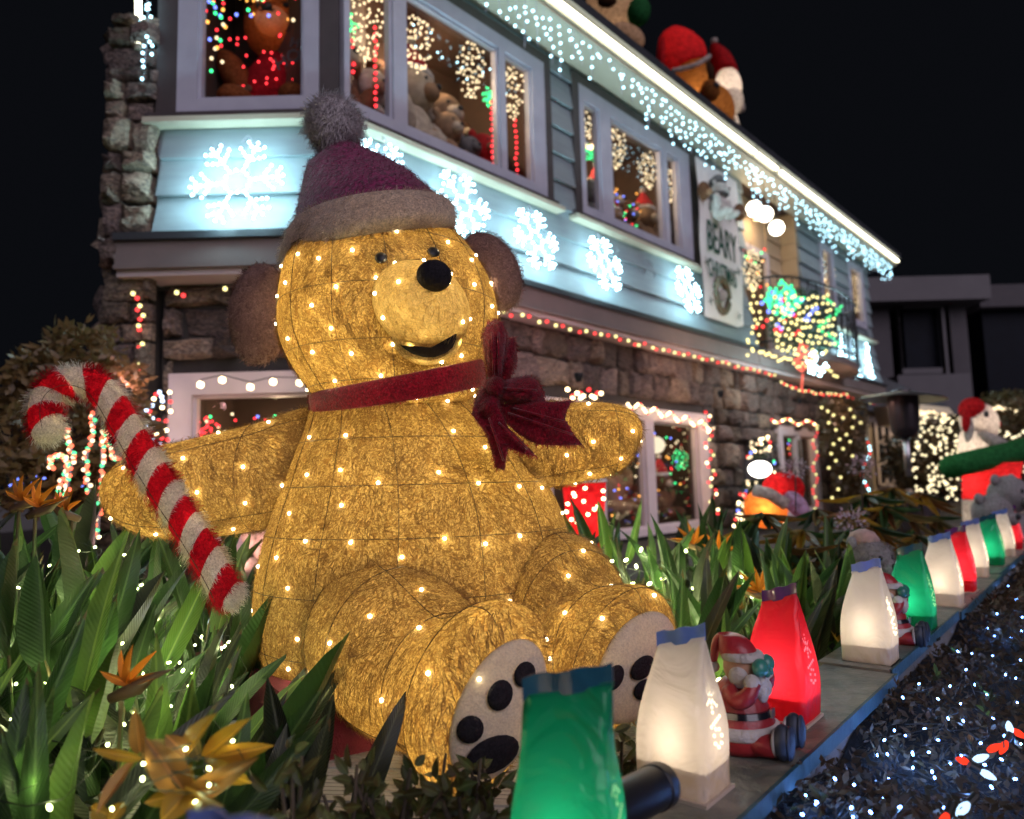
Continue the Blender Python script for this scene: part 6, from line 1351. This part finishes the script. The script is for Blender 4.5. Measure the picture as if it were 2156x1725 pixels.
part('arms', MB().tube(path_sample([P(1998, 985, Y - .1), P(2020, 978, Y - .25), P(2080, 965, Y - .25), P(2140, 950, Y - .2), P(2180, 940, Y - .1)], 5), [.05] + [.14] * 18 + [.12, .1], 16), IN['green'], T, True)
part('shirt', MB().loft([(P(2087, 975, Y), V((rm(48, Y), 0, 0)), V((0, .4, 0))), (P(2085, 1010, Y), V((rm(42, Y), 0, 0)), V((0, .4, 0))), (P(2084, 1052, Y), V((rm(42, Y), 0, 0)), V((0, .4, 0)))], 24, 4), IN['red'], T, True)
part('trousers', MB().loft([(P(2084, 1050, Y), V((rm(42, Y), 0, 0)), V((0, .4, 0))), (P(2090, 1095, Y), V((rm(46, Y), 0, 0)), V((0, .42, 0))), (P(2092, 1150, Y), V((rm(50, Y), 0, 0)), V((0, .42, 0)))], 24, 4), IN['white'], T, True)
for x, y, e in ((2062, 890, 9), (2084, 1015, 12), (2090, 1100, 12), (2056, 945, 6)): lamp_in(T, P(x, y, Y), e)
Y = 5.6
T = thing('inflatable_bear', 'orange inflatable bear bending over in a red and white Santa hat by the far window', 'inflatable', P(1640, 1110, Y))
E3(T, 'body', 1612, 1070, Y, 45, 42, IN['orange'], 20); E3(T, 'hat', 1648, 1032, Y - .1, 42, 36, IN['red'], 25); E3(T, 'hat_side', 1668, 1020, Y - .14, 20, 30, IN['red'], -40)
part('hat_trim', MB().tube([P(1588, 1032, Y - .3), P(1620, 1040, Y - .36), P(1655, 1062, Y - .36)], .045, 12), IN['white'], T, True); E3(T, 'hat_flap', 1676, 1062, Y - .2, 20, 36, IN['lilac'], -38); E3(T, 'pompom', 1704, 1084, Y - .2, 15, 15, IN['white'])
for x, y, e in ((1612, 1070, 2.5), (1650, 1035, 2.5), (1680, 1065, 1)): lamp_in(T, P(x, y, Y - .1), e)
q_ = P(1600, 988, 6.2); T = thing('floodlight', 'blinding white floodlight beside the orange inflatable bear', 'spotlight', q_); part('lamp_face', MB().ell(q_, (.10, .02, .07)), emit('flood_glare', (1, .93, .80), 12), T); part('housing', MB().box(q_ + V((0, .04, 0)), (.12, .03, .09)), M['black'], T)
# on the roof
zr_ = ZR + .2
Y = FR.on(1450, 243, -.75).y
T = thing('roof_inflatable_bear', 'brown inflatable bear with a drooping red Santa hat on the roof edge', 'inflatable', P(1450, 240, Y))
E3(T, 'head', 1462, 158, Y, 42, 52, IN['brown'], -25, .25); E3(T, 'muzzle', 1494, 193, Y - .12, 22, 26, IN['brown'], 10, .16); E3(T, 'body', 1500, 235, Y + .15, 48, 60, IN['brown'], 0, .3); E3(T, 'nose', 1507, 180, Y - .25, 8, 7, M['black']); E3(T, 'eye_patch', 1490, 152, Y - .12, 14, 26, IN['darkb'], -12, .12)
part('hat', MB().loft([(P(1442, 146, Y), V((rm(50, Y), 0, rm(12, Y))), V((0, .30, 0))), (P(1434, 110, Y), V((rm(52, Y), 0, rm(8, Y))), V((0, .32, 0))), (P(1424, 80, Y), V((rm(38, Y), 0, 0)), V((0, .24, 0))), (P(1420, 62, Y), V((rm(14, Y), 0, 0)), V((0, .1, 0)))], 24, 5), IN['red'], T, True)
E3(T, 'hat_tail', 1394, 112, Y - .1, 12, 38, IN['red'], 6, .1); part('hat_trim', MB().tube(path_sample([P(1415, 149, Y - .24), P(1440, 144, Y - .3), P(1470, 134, Y - .3), P(1494, 118, Y - .2)], 4), .035, 12), IN['white'], T, True)
lamp_in(T, P(1468, 185, Y), 4); lamp_in(T, P(1434, 105, Y), 2.5); lamp_in(T, P(1500, 235, Y + .1), 3)
Y = FR.on(1535, 300, -.75).y
T = thing('roof_inflatable_snowman', 'white bearded inflatable in a pointed red hat on the roof', 'inflatable', P(1540, 300, Y))
part('hat', MB().loft([(P(1527, 152, Y), V((rm(27, Y), 0, 0)), V((0, .22, 0))), (P(1517, 120, Y), V((rm(22, Y), 0, 0)), V((0, .18, 0))), (P(1507, 100, Y), V((rm(12, Y), 0, 0)), V((0, .1, 0))), (P(1503, 92, Y), V((rm(4, Y), 0, 0)), V((0, .04, 0)))], 20, 4), IN['red'], T, True); E3(T, 'pompom', 1504, 86, Y, 8, 7, IN['white'])
E3(T, 'head', 1534, 180, Y, 28, 42, IN['white'], -8); E3(T, 'beard', 1540, 215, Y - .15, 26, 30, IN['white'], 15); E3(T, 'chin', 1555, 222, Y - .1, 12, 18, IN['white'], -30); E3(T, 'body', 1520, 275, Y + .1, 38, 60, IN['white']); part('belt', MB().tube([P(1508, 236, Y - .2), P(1530, 240, Y - .28), P(1550, 252, Y - .2)], .012, 6), M['black'], T, True)
lamp_in(T, P(1534, 185, Y), 6); lamp_in(T, P(1540, 222, Y - .1), 2.5); lamp_in(T, P(1520, 250, Y + .1), 5)
Y = FR.on(1300, 135, -.8).y
T = thing('roof_inflatable_reindeer', 'beige inflatable with a green scarf cropped by the top of the photo', 'inflatable', P(1320, 100, Y))
E3(T, 'body', 1290, 5, Y, 60, 62, IN['beige']); E3(T, 'leg', 1318, 78, Y - .1, 44, 28, IN['beige'], 25); E3(T, 'scarf', 1345, 25, Y - .2, 26, 32, IN['green'], 10); E3(T, 'nose', 1278, 2, Y - .6, 22, 14, IN['darkb']); lamp_in(T, P(1290, 20, Y), 3); lamp_in(T, P(1320, 78, Y), .8)

# ------------------------------------------------------------------ patio heater, neighbour, far garden
Y = 7.2
T = thing('patio_heater', 'dark patio heater with a wide polished reflector at the far end of the house', 'patio heater', V((P(1900, 1000, Y).x, Y, ZG)))
tp = P(1900, 838, Y); bx = V((tp.x, Y, 0))
part('reflector', MB().lathe([(.0, .03), (.14, .03), (.38, -.02), (.40, -.035), (.385, -.04), (.14, .0)], tp + V((0, 0, .02)), Matrix.Rotation(R(4), 3, 'Y'), 40), M['metal'], T, 'edge')
part('cap', MB().lathe([(.0, .09), (.08, .08), (.10, .03)], tp, None, 20), M['metal_dark'], T); part('burner', MB().lathe([(.14, .02), (.145, -.06), (.13, -.30), (.12, -.34), (.07, -.40)], tp, None, 24), M['metal_dark'], T, 'edge')
part('pole', MB().tube([tp - V((0, 0, .38)), V((tp.x, Y, ZG + .6))], .033, 14), M['metal'], T, True); part('tank', MB().lathe([(.24, 0), (.24, .7), (.05, .74)], V((tp.x, Y, ZG - .3)), None, 24), M['metal_dark'], T)
def neighbor():
    T = thing('neighbour_house', 'dark boxy modern house standing behind the far end of the lit house', 'house', P(1950, 900, 22)); Y = 22
    def bx(nm, x0, x1, y0, y1, a, b, m):
        p, q = P(x0, y0, a), P(x1, y1, a); return part(nm, MB().box(((p.x + q.x) / 2, (a + b) / 2, (p.z + q.z) / 2), (abs(q.x - p.x) / 2, (b - a) / 2, abs(q.z - p.z) / 2)), m, T)
    bx('wall', 1700, 1899, 598, 1000, Y, Y + 8, M['neighbor']); bx('wall', 1993, 2065, 598, 1000, Y, Y + 8, M['neighbor']); bx('wall', 1899, 1993, 598, 642, Y, Y + 8, M['neighbor']); bx('wall', 1899, 1993, 782, 1000, Y, Y + 8, M['neighbor'])
    bx('parapet', 1690, 2088, 588, 628, Y - .7, Y + 8, M['neighbor_trim']); bx('balcony_wall', 1890, 2062, 790, 1000, Y - .6, Y, M['neighbor_trim']); bx('pane', 1899, 1993, 642, 782, Y + .2, Y + .3, M['neighbor_glass'])
    for x0, x1, y0, y1 in ((1890, 1903, 636, 790), (1980, 2000, 636, 790), (1900, 1985, 630, 646), (1900, 1985, 776, 786)): bx('window_frame', x0, x1, y0, y1, Y - .1, Y + .1, M['neighbor_trim'])
    bx('wing_wall', 2065, 2400, 640, 1100, Y + 2, Y + 9, M['neighbor_glass']); bx('roof_slab', 2060, 2300, 600, 640, Y + 1.5, Y + 9, M['neighbor'])
neighbor()
def shed():
    Y = 15; T = thing('garden_room', 'low garden room with a dark roof and tall muntined doors beyond the heater', 'building', P(1850, 1010, Y))
    def q(x, y, Y_=Y): return P(x, y, Y_)
    part('roof', MB().prism([q(1750, 800), q(1832, 782), q(1990, 850), q(2060, 905), q(1990, 880), q(1900, 868), q(1750, 860)], (0, 3, 0)), M['roof'], T)
    wl = mat('cream_lit_wall', (.50, .42, .34), (.42, .35, .28), .7, 3); m = MB(); a, b = q(1755, 862), q(2000, 1090); m.box(((a.x + b.x) / 2, Y + .4, (a.z + b.z) / 2), ((b.x - a.x) / 2, .1, (a.z - b.z) / 2)); part('wall', m, wl, T)
    for x0, x1 in ((1852, 1893), (1900, 1935)):
        a, b = q(x0, 885), q(x1, 1020); dr = part('door', MB().box(((a.x + b.x) / 2, Y + .25, (a.z + b.z) / 2), ((b.x - a.x) / 2, .04, (a.z - b.z) / 2)), M['neighbor_glass'], T)
        for i in range(4): z = b.z + (a.z - b.z) * i / 3; part('muntin', MB().box(((a.x + b.x) / 2, Y + .19, z), ((b.x - a.x) / 2, .02, .03)), wl, dr)
        for i in range(3): x = a.x + (b.x - a.x) * i / 2; part('muntin', MB().box((x, Y + .19, (a.z + b.z) / 2), (.03, .02, (a.z - b.z) / 2)), wl, dr)
    T2 = thing('garden_umbrella', 'cream canopy edged with warm bulbs left of the inflatable dog', 'umbrella', q(1975, 1000)); part('canopy', MB().prism([q(1925, 850, 13), q(1998, 858, 13), q(2035, 905, 13), q(1935, 895, 13)], (0, 1.5, .1)), mat('canopy_cloth', (.62, .52, .40), (.55, .45, .35), .7, 3), T2); part('pole', MB().tube([q(1985, 880, 13.5), q(1985, 1050, 13.5)], .03, 8), M['wire'], T2)
    T3 = thing('light_string', 'warm bulbs along the cream canopy and the far hedge top', 'string lights', q(1960, 870, 12.7), 'warm strings in the far garden'); bulbs([q(x, 866 + (x - 1925) * .17 + rnd(-4, 4), 12.7) for x in range(1925, 2040, 5)] + [q(x, y, 12) for x, y in ((2092, 862), (2102, 858), (2112, 860), (2125, 864), (2078, 872), (2140, 868), (2070, 886), (2088, 890))], .042, EM['warm_soft'], T3)
    l = bpy.data.lights.new('canopy_lamp', 'POINT'); l.energy = 60; l.color = (1, .72, .42); l.shadow_soft_size = .1; o = bpy.data.objects.new('canopy_lamp', l); o.location = q(1930, 905, 13.6); COL.objects.link(o); adopt(o, T2)
shed()
farlf = leafmat('far_foliage', (.05, .06, .03), (.028, .034, .02), .5, 3, .2)
T = leafy('lit_tree', 'round tree wrapped in hundreds of warm white bulbs left of the inflatable dog', [(P(1965, 960, 11.5), .75), (P(1990, 930, 11.5), .5), (P(1935, 990, 11.5), .5), (P(2010, 1010, 11.5), .5)], 2500, .16, farlf, 'tree', [P(1975, 1130, 11.5), P(1975, 1050, 11.5), P(1970, 980, 11.5)])
pts = []
while len(pts) < 190:
    x, y = rnd(1905, 2045), rnd(872, 1060)
    if ((x - 1968) / 62) ** 2 + ((y - 960) / 92) ** 2 < 1 or (y > 1000 and 1915 < x < 2040 and y < 1052): pts.append(P(x, y, 10.9 + rnd(-.2, .2)))
bulbs(pts, .020, emit('tree_warm_bulb', (1, .84, .50), 2.4), T)
T = leafy('lit_tree', 'tree full of warm bulbs at the right edge behind the inflatable dog', [(P(2130, 940, 12), .7), (P(2150, 900, 12), .6), (P(2150, 1030, 12), .7)], 2200, .16, farlf, 'tree', [P(2135, 1130, 12), P(2135, 1000, 12)]); bulbs([P(rnd(2100, 2160), rnd(905, 1070), 11.2 + rnd(-.2, .2)) for _ in range(80)], .020, emit('tree_warm_bulb_b', (1, .86, .54), 2.2), T)
leafy('clipped_tree', 'yellow green clipped tree top at the right edge under the dark house', [(P(2110, 876, 13), .55), (P(2150, 868, 13), .5), (P(2070, 890, 13), .3)], 2600, .12, leafmat('yellow_green_foliage', (.20, .19, .03), (.12, .12, .02), .5, 3, .3), 'tree', [P(2110, 1000, 13), P(2110, 900, 13)])
T = thing('ivy_column', 'tall mass of dark ivy with sparse yellow bulbs on the wall end', 'climbing plant', FR.pt(10.2, ZG, .3)); m = MB()
for _ in range(5200):
    y = rnd(838, 1045); w_ = 46 if y < 960 else 30; x = 1776 + rnd(-1, 1) * w_ + (8 if y > 960 else 0); c = FR.on(x, y, .3 + rnd(-.12, .2)); f = V((rnd(-1, 1), rnd(-1, 1), rnd(-1, .4))).normalized() * .07; s_ = f.cross(V((rnd(-1, 1), rnd(-1, 1), rnd(-1, 1)))).normalized() * .022; m.add([c, c + f * .5 + s_, c + f, c + f * .5 - s_], [(0, 1, 2, 3)])
part('foliage', m, leafmat('ivy_leaf', (.035, .075, .025), (.02, .045, .018), .4, 6, .2), T, False, 'stuff', fixn=False); bulbs([FR.on(x, y, .6) for x, y in ((1730, 858), (1743, 866), (1755, 874), (1745, 890), (1760, 905), (1775, 880), (1790, 862), (1798, 878), (1795, 900), (1782, 915), (1768, 925), (1755, 935), (1775, 945), (1750, 955), (1760, 970), (1790, 930), (1812, 890), (1745, 985), (1770, 1005), (1795, 960), (1765, 1030), (1752, 1048))], .02, CW, T)
T = thing('christmas_tree', 'slim Christmas tree thick with warm bulbs between the two ground floor windows', 'christmas tree', FR.pt(6.7, ZG, .6)); m = MB(); pts = []
for i in range(170):
    t = rnd(0, 1) ** .7; y = 918 + t * 190; pts.append(FR.on(1600 + rnd(-1, 1) * (20 + 36 * t), y, .6 + rnd(-.1, .1)))
ccs = [EM['warm'], EM['warm_soft'], EM['warm_soft'], EM['warm_soft'], EM['redstr'], EM['warm_soft'], EM['green'], EM['warm_soft'], EM['warm'], EM['blue']]
for i, p in enumerate(pts): inst('bulb', bulb_mesh(.019, ccs[i % 10]), Matrix.Translation(p), T)
for _ in range(2600):
    t = rnd(0, 1) ** .6; c = FR.on(1600 + rnd(-1, 1) * (12 + 36 * t), 918 + t * 190, .55 + rnd(-.15, .1)); f = V((rnd(-1, 1), rnd(-1, 1), rnd(-1, .3))).normalized() * .09; s_ = f.cross(V((0, 0, 1))).normalized() * .012; m.add([c, c + f * .5 + s_, c + f, c + f * .5 - s_], [(0, 1, 2, 3)])
part('needles', m, mat('fir_needles', (.02, .06, .025), (.012, .035, .018), .6, 20), T, False, 'stuff', fixn=False); part('trunk', MB().tube([FR.pt(6.7, ZG, .55), FR.pt(6.7, ZG + 1.1, .55)], .03, 8), LM['bark'], T, True)
# red glowing barrel right of the bear, ornamented small things at ground
T = thing('red_lit_barrel', 'red glowing translucent barrel strung with warm bulbs right of the bear body', 'light decoration', FR.on(1236, 1150, .8)); c = P(1232, 1085, 4.2); h_ = rm(70, 4.2)
part('shell', MB().lathe([(rm(34, 4.2), -h_ * 1.1), (rm(40, 4.2), 0), (rm(46, 4.2), h_)], c, None, 24), IN['red'], T, True); part('rim', MB().tube([c + V((math.cos(a * .3) * rm(47, 4.2), math.sin(a * .3) * rm(47, 4.2), h_)) for a in range(22)], .008, 5), M['trim_low'], T, True)
bulbs([P(1232 + 40 * math.sin(i * 1.9), 1028 + i * 5.5, 3.95) for i in range(15)], .012, EM['warm'], T); lamp_in(T, c, 2.2, (1, .7, .6))
for x, y, r_, c, lb in ((505, 1450, 52, (.30, .05, .04), 'terracotta red pot left of the red box'), (455, 1470, 42, (.22, .07, .05), 'dark clay pot among the left leaves'), (560, 1420, 30, (.30, .16, .12), 'small clay pot under the bright green plant')):
    T = thing('clay_pot', lb, 'pot', P(x, y + 50, 2.35), 'clay pots left of the bear'); r2 = rm(r_, 2.35); q = P(x, y + 40, 2.35); q.z = ZG
    part('pot', MB().lathe([(r2 * .75, 0), (r2, r2 * 1.7), (r2 * 1.08, r2 * 1.72), (r2 * 1.08, r2 * 1.95), (r2 * .95, r2 * 1.95)], q, None, 24), mat('clay' + str(r_), c, tuple(v * .6 for v in c), .75, 12, .3), T, 'edge'); part('soil', MB().lathe([(r2 * .94, r2 * 1.8), (0.001, r2 * 1.85)], q, None, 18), M['soil'], T)
shrub('potted_succulent', 'bright green succulent lit by a cold lamp just left of the bear', P(558, 1385, 2.5) - V((0, 0, .1)), .06, .06, .10, 120, .05, LM['lit'], 'plant', None, nb=9)
T = thing('ground_lamp', 'small cold white lamp lighting the succulent beside the bear', 'lamp', P(530, 1330, 2.6)); part('lens', MB().ell(P(522, 1326, 2.7), (.02, .02, .02), None, 12, 8), emit('cold_ground_lamp', (.7, .82, 1.0), 30), T, True); part('stake', MB().tube([P(522, 1330, 2.7), P(522, 1400, 2.7)], .006, 5), M['black'], T)
l = bpy.data.lights.new('ground_lamp', 'POINT'); l.energy = 2.2; l.color = (.75, .85, 1); l.shadow_soft_size = .03; o = bpy.data.objects.new('ground_lamp', l); o.location = P(545, 1350, 2.35); COL.objects.link(o); adopt(o, T)
T = thing('slatted_deck_mat', 'grey slatted deck mat on the soil in front of the red box', 'deck mat', (-.45, 1.55, ZG))
for i in range(44):
    y = 1.18 + i * .0185; part('slat', MB().box((-.42, y, ZG + .012 + (.004 if i % 9 == 0 else 0)), (.46, .0075, .006), (1, -.12, 0), (.12, 1, 0)), M['slat'], T)
for x in (-.7, -.15): part('batten', MB().box((x, 1.58, ZG + .003), (.015, .42, .003)), M['slat'], T)
